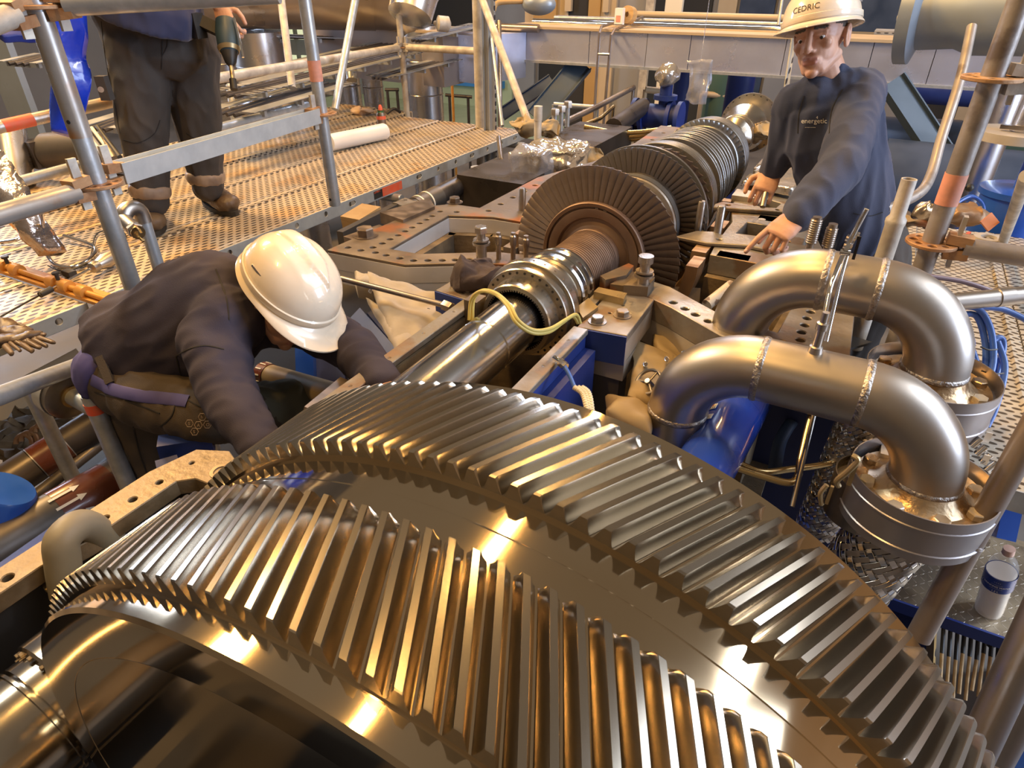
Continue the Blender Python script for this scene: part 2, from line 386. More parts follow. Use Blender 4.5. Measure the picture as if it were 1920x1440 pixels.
    D['shirt3'] = mat('slate_blue_shirt', (.055, .063, .105), (.040, .048, .085), rough=.85, scale=5, bump=.25, bscale=500, sheen=.12, spec=.2)
    D['navy'] = mat('navy_pullover', (.02, .026, .075), (.03, .036, .09), rough=.85, sheen=.2)
    D['trous'] = mat('grey_brown_work_trousers', (.052, .040, .031), (.078, .060, .047), rough=.85, scale=6, bump=.25, bscale=350)
    D['trousd'] = mat('dark_work_trousers', (.040, .034, .031), (.062, .052, .046), rough=.85, scale=6, bump=.25, bscale=350)
    D['purple'] = mat('violet_blue_waistband', (.06, .055, .20), None, rough=.8)
    D['reflect'] = mat('dirty_reflective_tape', (.30, .22, .16), (.22, .16, .12), rough=.5, scale=20)
    D['boot'] = mat('worn_leather_boot', (.08, .05, .03), (.13, .085, .05), rough=.5, scale=14, bump=.3)
    D['sole'] = mat('boot_sole', (.02, .018, .016), None, rough=.7)
    D['blanket'] = mat('insulation_blanket_cloth', (.33, .29, .245), (.25, .215, .175), rough=.6, scale=5, bump=.9, bscale=16, sheen=.1)
    D['blankety'] = mat('ochre_insulation_cloth', (.34, .26, .15), (.27, .20, .11), rough=.6, scale=5, bump=.6, bscale=12)
    D['foil'] = mat('crumpled_plastic_wrap', (.66, .62, .56), (.50, .46, .42), rough=.16, metal=.75, scale=8, bump=1.0, bscale=24)
    D['rag'] = mat('dark_rag', (.035, .022, .022), (.05, .034, .032), rough=.9, scale=10, bump=.5, bscale=60)
    D['wood'] = mat('pale_wood', (.50, .33, .15), (.42, .26, .11), rough=.65, scale=10, stretch=(1, 1, 8))
    D['cloth'] = mat('light_block_steel', (.50, .47, .42), (.42, .38, .33), rough=.45, metal=.5, scale=9)
    D['wallc'] = mat('cream_panel', (.50, .40, .27), (.46, .36, .24), rough=.7, scale=1.5)
    D['wallg'] = mat('grey_panel', (.26, .26, .27), (.23, .23, .24), rough=.65, scale=1.5)
    D['wallo'] = mat('ochre_door_paint', (.42, .26, .09), (.38, .23, .08), rough=.6, scale=2)
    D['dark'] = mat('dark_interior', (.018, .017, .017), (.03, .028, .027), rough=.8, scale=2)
    D['floorg'] = mat('pale_green_floor_paint', (.42, .50, .32), (.38, .46, .29), rough=.45, scale=2)
    D['floord'] = mat('stained_concrete', (.10, .09, .08), (.15, .135, .12), rough=.6, scale=2, bump=.2)
    D['window'] = mat('hazy_window_light', (.7, .75, .85), None, rough=.5, emit=((.62, .76, 1.0), 2.2))
    D['grn'] = mat('dark_green_sheet', (.04, .09, .07), (.06, .11, .08), rough=.7, scale=2)
    D['greyfl'] = mat('grey_primer_pipe', (.34, .40, .48), (.29, .34, .41), rough=.36, metal=.35, scale=3)
    D['concrete'] = mat('pale_disc_concrete', (.46, .42, .36), (.38, .34, .29), rough=.7, scale=9, bump=.2)
    D['water'] = mat('milky_water', (.70, .60, .52), None, rough=.15, coat=.3, alpha=.75)
    D['pet'] = mat('clear_bottle_plastic', (.85, .87, .90), None, rough=.05, alpha=.16, coat=1)
    D['capm'] = mat('salmon_cap', (.70, .45, .36), None, rough=.4)
    D['labelb'] = mat('navy_bottle_label', (.02, .045, .22), None, rough=.3)
    D['tealdrill'] = mat('dark_teal_tool_plastic', (.02, .045, .065), (.03, .06, .08), rough=.45)
    D['ink'] = mat('black_marker_ink', (.04, .03, .03), None, rough=.6)
    D['heat'] = mat('oil_film_tooth_steel', (.62, .60, .52), (.60, .14, .08), rough=.16, metal=1, scale=16, contrast=(.42, .60), rvar=.04)  # a red reflection put into the tooth steel colour
    D['pink'] = mat('pinkish_cloth', (.60, .28, .24), None, rough=.8)
    D['cable'] = mat('dark_cables', (.03, .028, .03), (.06, .05, .05), rough=.5)
    D['clearbag'] = mat('clear_plastic_bag', (.75, .78, .85), None, rough=.12, trans=.8, bump=1, bscale=20, alpha=.6)
defm()
M_ = MAT
FLO = 0.0
AZ = 1.627          # height of the rotor axis and of the joint flanges
# ---------------------------------------------------------------- the hall
def hall():
    m = MB().box((-1, 7, -.05), (26, 24, .1)); struct('floor', m, M_['floord'])
    m = MB().box((-6, 13.0, -.02), (9, 5.5, .06)); o = struct('floor_painted_area', m, M_['floorg'])
    WB = 12.6
    m = MB().box((-1, WB+.1, 3.6), (26, .2, 7.2)); struct('wall_back', m, M_['wallg'])
    m = MB().box((8.1, 7, 3.6), (.2, 24, 7.2)); struct('wall_right', m, M_['wallc'])
    m = MB().box((-12, 7, 3.6), (.2, 24, 7.2)); struct('wall_left', m, M_['wallg'])
    # cladding panels on the back wall, each a panel of its own
    root = thing('wall_cladding', 'cream and grey wall panels with dark openings behind the machine', 'wall', (-1, WB-.02, 0))
    root['kind'] = 'structure'
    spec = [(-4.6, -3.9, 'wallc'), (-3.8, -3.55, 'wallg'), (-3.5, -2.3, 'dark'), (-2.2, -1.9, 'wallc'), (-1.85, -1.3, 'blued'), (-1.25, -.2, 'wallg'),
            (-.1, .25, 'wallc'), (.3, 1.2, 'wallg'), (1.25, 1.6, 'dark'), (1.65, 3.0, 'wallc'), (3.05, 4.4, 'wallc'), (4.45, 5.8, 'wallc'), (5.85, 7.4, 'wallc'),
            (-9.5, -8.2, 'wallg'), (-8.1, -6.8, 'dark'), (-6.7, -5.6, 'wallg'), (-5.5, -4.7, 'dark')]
    for x0, x1, k in spec:
        MB().box(((x0+x1)/2, WB-.04, 2.9), (x1-x0, .06, 5.7)).build('panel', M_[k], root)
    for p0, p1 in ((690, 780), (820, 960)):
        a = at(p0, 190, y=WB-.1); b = at(p1, 190, y=WB-.1); MB().box(((a.x+b.x)/2, WB-.09, .42), (b.x-a.x, .05, .84)).build('panel', M_['floorg'], root)
    # near partition behind the machine: door leaf, posts
    t = thing('office_partition', 'cream partition with an ochre door leaf and grey frame behind the duct', 'partition', (-1.2, 8.2, 0))
    def pan(px0, px1, y, z0, z1, k, nm='panel', th=.06):
        a = at(px0, 160, y=y); b = at(px1, 160, y=y)
        MB().box(((a.x+b.x)/2, y, (z0+z1)/2), (b.x-a.x, th, z1-z0)).build(nm, M_[k], t)
    pan(985, 1062, 8.2, 1.75, 2.35, 'wallc'); pan(1000, 1040, 8.14, 1.9, 2.25, 'wallo', 'window_leaf')
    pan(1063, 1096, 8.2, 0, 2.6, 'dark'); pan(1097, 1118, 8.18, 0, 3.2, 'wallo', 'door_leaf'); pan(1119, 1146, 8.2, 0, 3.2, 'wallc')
    pan(1147, 1198, 8.25, 0, 4.6, 'wallg'); pan(1198, 1212, 8.15, 0, 4.6, 'galvw', 'post'); pan(1000, 1012, 8.15, 1.9, 4.8, 'wallc', 'post')
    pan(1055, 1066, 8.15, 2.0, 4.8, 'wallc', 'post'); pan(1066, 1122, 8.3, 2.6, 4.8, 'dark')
    pan(1122, 1132, 8.15, 2.0, 4.8, 'wallc', 'post'); pan(1232, 1262, 8.3, 0, 2.2, 'white')
    # yellow-lit window band beyond the pipes at the left
    wn = MB()
    r = thing('window_1', 'row of pale yellow-green panes far behind the cable trays', 'window', (-7.5, 12.4, 1.5)); r['kind'] = 'structure'
    for i, px in enumerate((520, 540, 560, 598, 612, 626, 640, 660, 676)):
        a = at(px, 40, y=12.4); MB().box((a.x, 12.4, a.z-.15), (.14, .05, .42)).build('pane', M_['paneyel'], r)
        MB().box((a.x, 12.4, a.z-.9), (.14, .05, .42)).build('pane', M_['paneyel'], r)
M_['paneyel'] = mat('sunlit_pane', (.62, .66, .40), None, rough=.4, emit=((.75, .80, .50), .8))
hall()

# ---------------------------------------------------------------- bull gear
GX, GZ, RR = .5417, 1.6796, .42
def bull_gear():
    root = thing('bull_gear', 'huge polished double-helical gear wheel filling the foreground', 'gear', (GX, .26, GZ))
    prof = [(.02, .11), (.1109, .12), (.1109, .3745), (.1105, .3752), (.1104, .376), (.1104, .4165), (.1125, .4198), (.1303, .42), (.1305, .4232), (.2290, .4232), (.2300, .4202),
            (.2540, .4200), (.2547, .4206), (.2554, .4200), (.2828, .4200), (.2830, .4232), (.3850, .4232), (.3856, .4203), (.4105, .42), (.4125, .418), (.4125, .16), (.50, .14)]
    MB().lathe((GX, 0, GZ), (0, 1, 0), prof, seg=288).build('gear_body', M_['gearface'], root, sharp=25)
    pitch = math.radians(360/164.)
    def tooth(rows, th0, dth, y0, y1):
        mb = MB(); rings = []
        for y, k in rows:
            th = th0+dth*(y-y0)/(y1-y0)
            ring = []
            for a, r in ((-.47, .4226), (-.36, .4262), (-.235, .4322), (-.175, .4360), (-.145, .4371), (.145, .4371), (.175, .4360), (.235, .4322), (.36, .4262), (.47, .4226)):
                rr = .4226+(r-.4226)*k; an = th+a*pitch
                ring.append((rr*math.cos(an), y-.26, rr*math.sin(an)))
            rings.append(ring)
        mb.rings(rings)
        return mb
    nr = [(.1305, .97), (.1315, 1), (.155, 1), (.18, 1), (.205, 1), (.2235, 1), (.2268, .74), (.2292, .38)]
    fr = [(.2830, .93), (.2845, 1), (.305, 1), (.33, 1), (.355, 1), (.378, 1), (.3828, .94), (.3845, .78)]
    m1 = tooth(nr, 0, math.radians(6.45), .1305, .2290).mesh('near_tooth', sharp=22)
    m2 = tooth(fr, 0, math.radians(-6.75), .2830, .3848).mesh('far_tooth', sharp=22)
    p = 360/164.
    rest = MB()
    for band, (me, th0) in enumerate(((m1, 120.69+p/2), (m2, 123.37+p/2))):
        for k in range(164):
            th = (th0-k*p) % 360
            if th > 340 or th < 203:
                o = link('tooth', me, M_['gear'], root); o.rotation_euler = (0, -math.radians(th), 0)
                if band == 0: o.rotation_euler = (0, -math.radians(th), 0)
            else:
                src = tooth(nr if band == 0 else fr, math.radians(th), math.radians(6.45 if band == 0 else -6.75), *((.1305, .2290) if band == 0 else (.2830, .3848)))
                rest.add([v+Vector((GX, .26, GZ)) for v in src.v], src.f)
    o = rest.build('hidden_teeth', M_['gear'], root, sharp=22); o['kind'] = 'stuff'
bull_gear()

# ---------------------------------------------------------------- pinion end, beside the wheel
def pinion():
    root = thing('pinion_shaft', 'polished stepped pinion shaft end at the lower left, running beneath the big gear', 'shaft', (0, 0, AZ))
    MB().lathe((0, 0, AZ), (0, 1, 0), [(-.95, .074), (.112, .074), (.113, .077), (.1165, .077), (.117, .070), (.1205, .070), (.121, .077), (.143, .077)], seg=72).build('shaft', M_['coll'], root)
    MB().lathe((0, 0, AZ), (0, 1, 0), [(.142, .06), (.142, .0865), (.145, .090), (.232, .090), (.234, .086), (.234, .05)], seg=80).build('collar', M_['coll'], root)
    MB().lathe((0, 0, AZ), (0, 1, 0), [(.240, .05), (.240, .098), (.41, .098), (.42, .06), (.50, .071), (.52, .071)], seg=64).build('pinion_body', M_['gear'], root)
    for k in range(20):
        a = 2*PI*k/20+.2; MB().hexa((.0822*math.cos(a), .142, AZ+.0822*math.sin(a)), (0, -1, 0), .0036, .004).build('bolt', M_['dsteel'], root)
pinion()

# ---------------------------------------------------------------- turbine rotor
def blade_mesh(name, r0, r1, chord, tw0, tw1, thick=.0028, taper=.8):
    tw0, tw1 = -tw0, -tw1
    mb = MB(); rings = []; n = 6
    for i in range(n+1):
        t = i/n; r = r0+(r1-r0)*t; tw = math.radians(tw0+(tw1-tw0)*t); c = chord*(1-(1-taper)*t)/2
        th = thick*(1.5-.9*t); ring = []
        for a, b in ((-1, .1), (-.55, .75), (0, 1.15), (.55, .9), (1, .1), (.5, .15), (0, .3), (-.5, .2)):
            ya = a*c; xa = b*th*1.6+.10*c*(1-a*a)
            ring.append((xa*math.cos(tw)-ya*math.sin(tw), xa*math.sin(tw)+ya*math.cos(tw), r))
        rings.append(ring)
    return mb.rings(rings).mesh(name, sharp=50)
def rotor():
    Y0 = 1.9
    root = thing('turbine_rotor', 'long steam turbine rotor with shaft, coupling and bladed discs in the open casing', 'turbine rotor', (0, Y0, AZ))
    C = (0, 0, AZ); AX = (0, 1, 0)
    def L(name, prof, m, seg=96, parent=root, closed=False, sharp=25): return MB().lathe(C, AX, prof, seg, closed, not closed).build(name, M_[m], parent, sharp=sharp)
    L('shaft', [(.52, .0715), (1.16, .0715), (1.163, .0690), (1.172, .0690), (1.175, .0715), (1.44, .0715)], 'shaft', 96)
    # toothed coupling sleeve
    cp = L('coupling_sleeve', [(1.336, .0865), (1.336, .0980), (1.340, .1005), (1.384, .1035), (1.386, .1035)], 'coup', 96, closed=True)
    tm = MB()
    for k in range(72):
        a = 2*PI*k/72; r = .0845
        tm.box((r*math.cos(a), 1.350, AZ+r*math.sin(a)), (.006, .026, .0038), Matrix.Rotation(-a, 3, 'Y'))
    o = tm.build('spline_teeth', M_['dsteel'], cp); 
    br = L('bolt_ring', [(1.386, .085), (1.386, .1235), (1.389, .1255), (1.408, .1255), (1.410, .121), (1.414, .121), (1.416, .1335), (1.4185, .135), (1.446, .135), (1.449, .132), (1.449, .085)], 'coup', 120, closed=True)
    hm = MB(); 
    me = MB().cyl((0, -.0012, 0), (0, .001, 0), .0036, None, 12).mesh('ring_bolt')
    for k in range(32):
        a = 2*PI*k/32
        q = link('bolt', me, M_['dark'], br); q.location = (.1145*math.cos(a), 1.3862-Y0, .1145*math.sin(a))
    me2 = MB().cyl((0, 0, 0), (0, 0, .0015), .0034, None, 10).mesh('radial_hole')
    for k in range(26):
        a = 2*PI*k/26+.1
        q = link('screw', me2, M_['boltd'], br); q.location = (.1345*math.cos(a), 1.432-Y0, .1345*math.sin(a)); q.rotation_euler = (0, PI/2-a, 0)
    L('coupling_body', [(1.449, .09), (1.449, .112), (1.465, .116), (1.468, .104), (1.50, .104), (1.503, .098), (1.525, .098), (1.53, .104)], 'coup', 96)
    L('thrust_collar', [(1.53, .08), (1.53, .108), (1.537, .112), (1.556, .112), (1.560, .104), (1.573, .104), (1.577, .110), (1.592, .110), (1.597, .104), (1.604, .104), (1.608, .108), (1.618, .108), (1.624, .09)], 'shaft', 96)
    pr = [(1.624, .088)]; y = 1.63
    pr.append((y, .093))
    while y < 1.828:
        pr += [(y, .0935), (y+.0075, .0935), (y+.0078, .0900), (y+.0112, .0900)]; y += .0115
    pr += [(1.84, .0935), (1.86, .0935)]
    L('gland_sleeve', pr, 'brown', 72, sharp=20)
    # stages
    def stage(name, prof, m, bm=None, n=0, y=0, bmat='blade', seg=96, off=0):
        d = L(name, prof, m, seg)
        for k in range(n):
            b = link('blade', bm, M_[bmat], d); a = 2*PI*k/n+off
            b.location = (0, y-Y0, 0); b.rotation_euler = (0, a, 0)
        return d
    b1 = blade_mesh('last_stage_blade', .172, .279, .036, 38, 66, .0030, .85)
    d1 = stage('blade_disc', [(1.852, .085), (1.858, .098), (1.866, .112), (1.8665, .121), (1.855, .127), (1.852, .150), (1.853, .1545), (1.860, .1558), (1.861, .1600), (1.852, .1612), (1.850, .1715), (1.8535, .174), (1.905, .174), (1.908, .165), (1.93, .10)], 'brown', b1, 68, 1.88)
    cl = MB()
    for a in (78, 88):
        a = math.radians(a); cl.box((.157*math.cos(a), 1.857, AZ+.157*math.sin(a)), (.004, .006, .010), Matrix.Rotation(-a, 3, 'Y'))
    cl.build('locking_piece', M_['dsteel'], d1)
    L('inner_drum', [(1.93, .10), (1.95, .128), (2.10, .130), (2.12, .150), (2.185, .156), (2.19, .170), (2.20, .1745)], 'castg', 96)
    L('seal_band', [(2.198, .150), (2.198, .1765), (2.232, .1765), (2.236, .168), (2.236, .150)], 'band', 96, closed=True)
    b2 = blade_mesh('second_blade', .172, .255, .034, 40, 64, .0034, .8)
    stage('blade_disc', [(2.238, .12), (2.238, .172), (2.30, .175), (2.305, .12)], 'dsteel', b2, 66, 2.272, 'blade2')
    L('seal_band', [(2.305, .235), (2.305, .256), (2.318, .256), (2.318, .235)], 'band', 96, closed=True)
    L('inner_drum', [(2.305, .12), (2.31, .150), (2.44, .152), (2.45, .13)], 'dsteel', 64)
    b3 = blade_mesh('third_blade', .148, .220, .045, 30, 45, .006, .9)
    stage('blade_disc', [(2.44, .12), (2.44, .150), (2.50, .152), (2.50, .12)], 'brown', b3, 44, 2.472, 'blade')
    y = 2.505; r = .227
    for k in range(4):
        L('seal_band', [(y, .14), (y, r-.0015), (y+.002, r), (y+.016, r), (y+.018, r-.0015), (y+.018, .14)], 'band', 96, closed=True)
        y += .029; r -= .003
    L('inner_drum', [(2.50, .12), (2.51, .196), (2.63, .190), (2.64, .14), (3.16, .14), (3.17, .13)], 'dsteel', 72)
    b4 = blade_mesh('fourth_blade', .14, .193, .030, 30, 40, .005, 1)
    stage('blade_disc', [(2.66, .13), (2.66, .150), (2.70, .150), (2.70, .13)], 'brown', b4, 56, 2.68, 'blade')
    for k, y in enumerate((2.712, 2.745, 2.79, 2.822, 2.865, 2.90, 2.945, 2.99, 3.03)):
        r = .2065-.0016*k
        L('seal_band', [(y, .14), (y, r-.001), (y+.0015, r), (y+.014, r), (y+.0155, r-.001), (y+.0155, .14)], 'band', 96, closed=True)
    stage('blade_disc', [(2.764, .13), (2.764, .150), (2.786, .150), (2.786, .13)], 'brown', b4, 56, 2.775, 'blade')
    b5 = blade_mesh('notched_blade', .174, .1985, .030, 30, 35, .007, 1)
    d5 = stage('blade_disc', [(3.16, .12), (3.165, .158), (3.172, .160), (3.172, .1735), (3.176, .1765), (3.25, .1765), (3.252, .12)], 'band', b5, 52, 3.203, 'band')
    for k, y in enumerate((3.222, 3.252, 3.285, 3.318, 3.35)):
        r = .199-.0028*k
        L('seal_band', [(y, .10), (y, r-.001), (y+.0015, r), (y+.018, r), (y+.0195, r-.001), (y+.0195, .10)], 'band', 96, closed=True)
    L('rear_shaft', [(3.25, .10), (3.37, .10), (3.39, .078), (3.82, .078), (3.84, .098), (3.85, .106), (3.88, .106), (3.884, .099), (3.895, .099), (3.899, .106), (3.93, .106), (3.934, .100), (3.944, .100), (3.948, .106), (3.97, .106), (3.975, .082), (4.02, .080), (4.16, .132), (4.165, .128), (4.17, .09), (4.28, .088)], 'coup', 96)
    fl = L('end_flange', [(4.28, .085), (4.295, .12), (4.306, .158), (4.308, .168), (4.335, .168), (4.338, .10)], 'coup', 96)
    me3 = MB().cyl((0, -.001, 0), (0, .002, 0), .0052, None, 12).mesh('flange_hole')
    for k in range(24):
        a = 2*PI*k/24
        q = link('hole', me3, M_['dark'], fl); q.location = (.157*math.cos(a), 4.3063-Y0, .157*math.sin(a))
rotor()

# ---------------------------------------------------------------- lower casing of the turbine
def bolt(parent, p, r=.010, h=.010, m='boltd', washer=True, name='bolt', axis=(0, 0, 1)):
    mb = MB(); p = Vector(p); ax = Vector(axis)
    if washer: mb.cyl(p, p+ax*.0025, r*1.45, None, 20); p = p+ax*.0025
    mb.hexa(p, axis, r, h, rnd.random()); mb.build(name, M_[m], parent)
def half_ring(name, y0, y1, ri, ro, m, parent, a0=180, a1=360):
    mb = MB(); rings = []
    for i in range(33):
        a = math.radians(a0+(a1-a0)*i/32); c, s = math.cos(a), math.sin(a)
        rings.append([(ri*c, y0, AZ+ri*s), (ro*c, y0, AZ+ro*s), (ro*c, y1, AZ+ro*s), (ri*c, y1, AZ+ri*s)])
    return mb.rings(rings).build(name, M_[m], parent)
def wallstrip(mb, pts, z0, z1, th):
    for a, b in zip(pts, pts[1:]):
        a, b = Vector((*a, 0)), Vector((*b, 0)); d = (b-a).normalized(); nrm = Vector((-d.y, d.x, 0))
        mb.prism([tuple((a)[:2]), tuple(b[:2]), tuple((b+nrm*th)[:2]), tuple((a+nrm*th)[:2])], z0, z1)
def casing():
    root = thing('turbine_casing', 'rusty opened lower turbine casing whose drilled flange surrounds the rotor', 'turbine casing', (0, 2.4, .9))
    outL = [(-.79, 1.495), (-.49, 1.515), (-.33, 1.615), (-.14, 1.70), (-.14, 1.78), (-.29, 1.745), (-.50, 1.61), (-.615, 1.60), (-.635, 1.985), (-.48, 2.05),
            (-.33, 2.055), (-.32, 2.2), (-.32, 2.42), (-.275, 2.60), (-.255, 3.0), (-.24, 3.5), (-.24, 4.0), (-.45, 4.0), (-.43, 3.5), (-.47, 3.0), (-.58, 2.62), (-.58, 2.12), (-.70, 2.11), (-.77, 2.04)]
    hL = [(-.745, 1.545), (-.69, 1.545), (-.672, 1.585), (-.668, 1.63), (-.67, 1.675), (-.67, 1.72), (-.673, 1.765), (-.675, 1.81), (-.678, 1.86), (-.68, 1.905), (-.685, 1.95), (-.69, 2.01), (-.63, 2.035),
          (-.53, 2.105), (-.53, 2.2), (-.53, 2.3), (-.53, 2.4), (-.53, 2.5), (-.635, 1.552), (-.59, 1.55), (-.535, 1.55), (-.485, 1.555), (-.445, 1.578), (-.405, 1.60), (-.37, 1.622), (-.33, 1.645),
          (-.44, 2.72), (-.42, 2.82), (-.40, 2.95), (-.38, 3.1), (-.37, 3.25), (-.37, 3.4), (-.37, 3.6), (-.37, 3.8)]
    holes = [(x, y, .0115) for x, y in hL]
    plate('exhaust_flange', outL, holes, AZ-.011, AZ, M_['cast'], root, bevel=.002)
    plate('flange_body', outL, holes, AZ-.066, AZ-.0112, M_['silver'], root, bevel=.001)
    outR = [(-x, y) for x, y in outL]
    pockets = [[(.36, 2.30), (.44, 2.31), (.46, 2.36), (.44, 2.44), (.37, 2.44)], [(.36, 2.66), (.43, 2.65), (.44, 2.74), (.37, 2.78)], [(.33, 2.95), (.38, 2.94), (.38, 3.05), (.33, 3.06)]]
    plate('exhaust_flange', outR, [(-x, y, r) for x, y, r in holes if not (2.55 < y < 3.1 or 2.3 < y < 2.45)]+pockets+[(.50, 2.28, .012), (.41, 2.50, .012), (.48, 2.52, .012), (.30, 2.83, .010), (.31, 2.9, .010), (.40, 2.86, .010)], AZ-.065, AZ, M_['castg'], root, bevel=.002)
    # silver painted outside faces below the flange, each facet a panel
    for s in (-1, 1):
        P = [(-.79, 1.497), (-.66, 1.505), (-.49, 1.517), (-.33, 1.617), (-.15, 1.70)]
        P = [(x if s < 0 else -x, y) for x, y in P]
        for a, b in zip(P, P[1:]):
            mb = MB(); a3 = Vector((*a, 0)); b3 = Vector((*b, 0)); d = (b3-a3).normalized(); nn = Vector((-d.y, d.x, 0))*(1 if s < 0 else -1)
            mb.prism([a, b, tuple((b3+nn*.05)[:2]), tuple((a3+nn*.05)[:2])], AZ-.145 if s > 0 else AZ-.115, AZ-.0655)
            mb.build('side_panel', M_['silver' if s < 0 else 'cloth'], root)
    # inner walls of the openings
    for s in (-1, 1):
        mb = MB()
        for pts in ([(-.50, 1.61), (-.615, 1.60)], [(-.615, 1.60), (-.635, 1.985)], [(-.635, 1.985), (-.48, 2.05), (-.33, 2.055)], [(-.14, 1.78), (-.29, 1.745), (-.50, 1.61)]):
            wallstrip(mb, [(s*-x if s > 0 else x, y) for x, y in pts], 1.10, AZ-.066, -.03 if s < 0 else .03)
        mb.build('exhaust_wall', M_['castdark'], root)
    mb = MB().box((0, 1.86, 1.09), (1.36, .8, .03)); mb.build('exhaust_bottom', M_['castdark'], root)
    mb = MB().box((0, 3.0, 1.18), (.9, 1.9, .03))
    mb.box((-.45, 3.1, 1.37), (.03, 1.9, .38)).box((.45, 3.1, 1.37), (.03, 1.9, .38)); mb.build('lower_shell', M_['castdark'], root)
    # thick inner wall blocks beside the first wheel (left), with a lug and strut
    mb = MB().box((-.385, 2.085, 1.46), (.20, .05, .20)); mb.cyl((-.42, 2.07, 1.49), (-.42, 2.00, 1.49), .045, .035, 20); mb.build('cross_wall', M_['castdark'], root)
    MB().box((-.36, 1.975, 1.42), (.035, .19, .26), Matrix.Rotation(.25, 3, 'Z')).build('rib', M_['cast'], root)
    MB().cyl((-.34, 1.83, 1.40), (-.45, 1.95, 1.40), .02, None, 16).build('tie_rod', M_['boltd'], root)
    MB().box((-.315, 2.02, 1.55), (.09, .10, .09)).box((-.33, 1.93, 1.48), (.05, .05, .2)).build('bearing_block', M_['cast'], root)
    # lower halves of the diaphragms round the discs
    for y0, y1, ri, ro in ((1.925, 2.02, .287, .325), (2.06, 2.18, .268, .315), (2.33, 2.42, .262, .31), (2.66, 2.70, .225, .26)):
        half_ring('diaphragm', y0, y1, ri, ro, 'wood2', root)
    # right side: pale ribs and lugs with bolt holes under the worker's hands
    def sc(pts, holes, z1, th, m='castg', name='rib'):
        plate(name, pts, [(a, b, .009) for a, b in holes], z1-th, z1, M_[m], root, bevel=.003)
    sc([(.19, 2.13), (.30, 2.12), (.42, 2.16), (.52, 2.15), (.60, 2.19), (.60, 2.25), (.49, 2.245), (.44, 2.215), (.36, 2.205), (.30, 2.24), (.24, 2.22)], [(.33, 2.17), (.50, 2.2)], AZ+.014, .013)
    sc([(.20, 2.50), (.30, 2.53), (.42, 2.56), (.55, 2.59), (.58, 2.64), (.47, 2.625), (.40, 2.60), (.32, 2.59), (.24, 2.60)], [(.27, 2.56), (.45, 2.59)], AZ+.016, .015)
    MB().box((.43, 2.52, AZ-.03), (.07, .06, .06)).build('lug', M_['cloth'], root); MB().box((.52, 2.54, AZ-.03), (.06, .06, .06)).build('lug', M_['cloth'], root)
    MB().box((.40, 2.08, AZ-.05), (.10, .05, .10)).build('lug', M_['castdark'], root); MB().box((.30, 2.74, AZ+.005), (.09, .10, .028)).build('lug', M_['cloth'], root)
    MB().box((.33, 2.98, AZ+.006), (.12, .16, .03)).build('rear_lug', M_['castg'], root); MB().box((.30, 3.25, AZ+.006), (.10, .20, .03)).build('rear_lug', M_['castg'], root); MB().box((.33, 3.7, AZ+.02), (.15, .22, .05)).build('rear_lug', M_['castg'], root)
    MB().bar((.34, 1.82, 1.2), (.28, 1.98, AZ-.1), .09, .10).bar((.45, 1.9, 1.15), (.42, 2.08, AZ-.1), .07, .05).build('stay', M_['cast'], root)
    # bolts and studs
    for x, y, r in ((-.765, 1.66, .030), (-.70, 2.13, .022)): bolt(root, (x, y, AZ), r, r*.9, 'boltd')
    MB().prism([(-.83, 1.62), (-.72, 1.60), (-.705, 1.74), (-.80, 1.78)], AZ-.04, AZ-.001).build('corner_plate', M_['boltd'], root)
    MB().prism([(-.86, 1.86), (-.73, 1.83), (-.72, 2.02), (-.80, 2.10)], AZ-.03, AZ+.012).build('lifting_pad', M_['boltd'], root)
    def stud(x, y, z0, z1, r, m='studm', neck=True):
        mb = MB().lathe((x, y, 0), (0, 0, 1), [(z0, r*.75), (z0+(z1-z0)*.55, r*.75), (z0+(z1-z0)*.6, r), (z1-.012, r), (z1-.008, r*.7), (z1, r*.7)] if neck else [(z0, r), (z1-.004, r), (z1, r*.8)], 18)
        mb.build('stud', M_[m], root)
    for px, py, zt in ((935, 486, .088), (962, 486, .088), (986, 486, .078)):
        p = at(px, py, z=AZ); stud(p.x, p.y, AZ-.01, AZ+zt, .0105)
    for px, py, zt, r in ((979, 394, .085, .014), (1308, 432, .105, .013), (1344, 442, .105, .014)):
        p = at(px, py, z=AZ); stud(p.x, p.y, AZ-.01, AZ+zt, r, 'studm', False)
    for px, py in ((903, 486), (1204, 548)):
        p = at(px, py, z=AZ); mb = MB()
        mb.cyl((p.x, p.y, AZ-.02), (p.x, p.y, AZ+.055), .017, None, 20).cyl((p.x, p.y, AZ+.050), (p.x, p.y, AZ+.057), .028, None, 24).cyl((p.x, p.y, AZ+.062), (p.x, p.y, AZ+.067), .025, None, 24)
        mb.cyl((p.x, p.y, AZ+.06), (p.x, p.y, AZ+.095), .014, None, 18)
        if px < 1000: mb.hexa((p.x, p.y, AZ+.088), (0, 0, 1), .021, .020)
        else: mb.cyl((p.x, p.y, AZ+.09), (p.x, p.y, AZ+.11), .021, None, 24)
        mb.build('jacking_bolt', M_['studm'], root)
    root2 = root
M_['wood2'] = mat('golden_oxide_steel', (.36, .24, .14), (.24, .15, .09), rough=.5, metal=.6, scale=6, stretch=(1, 6, 1), bump=.2)
casing()

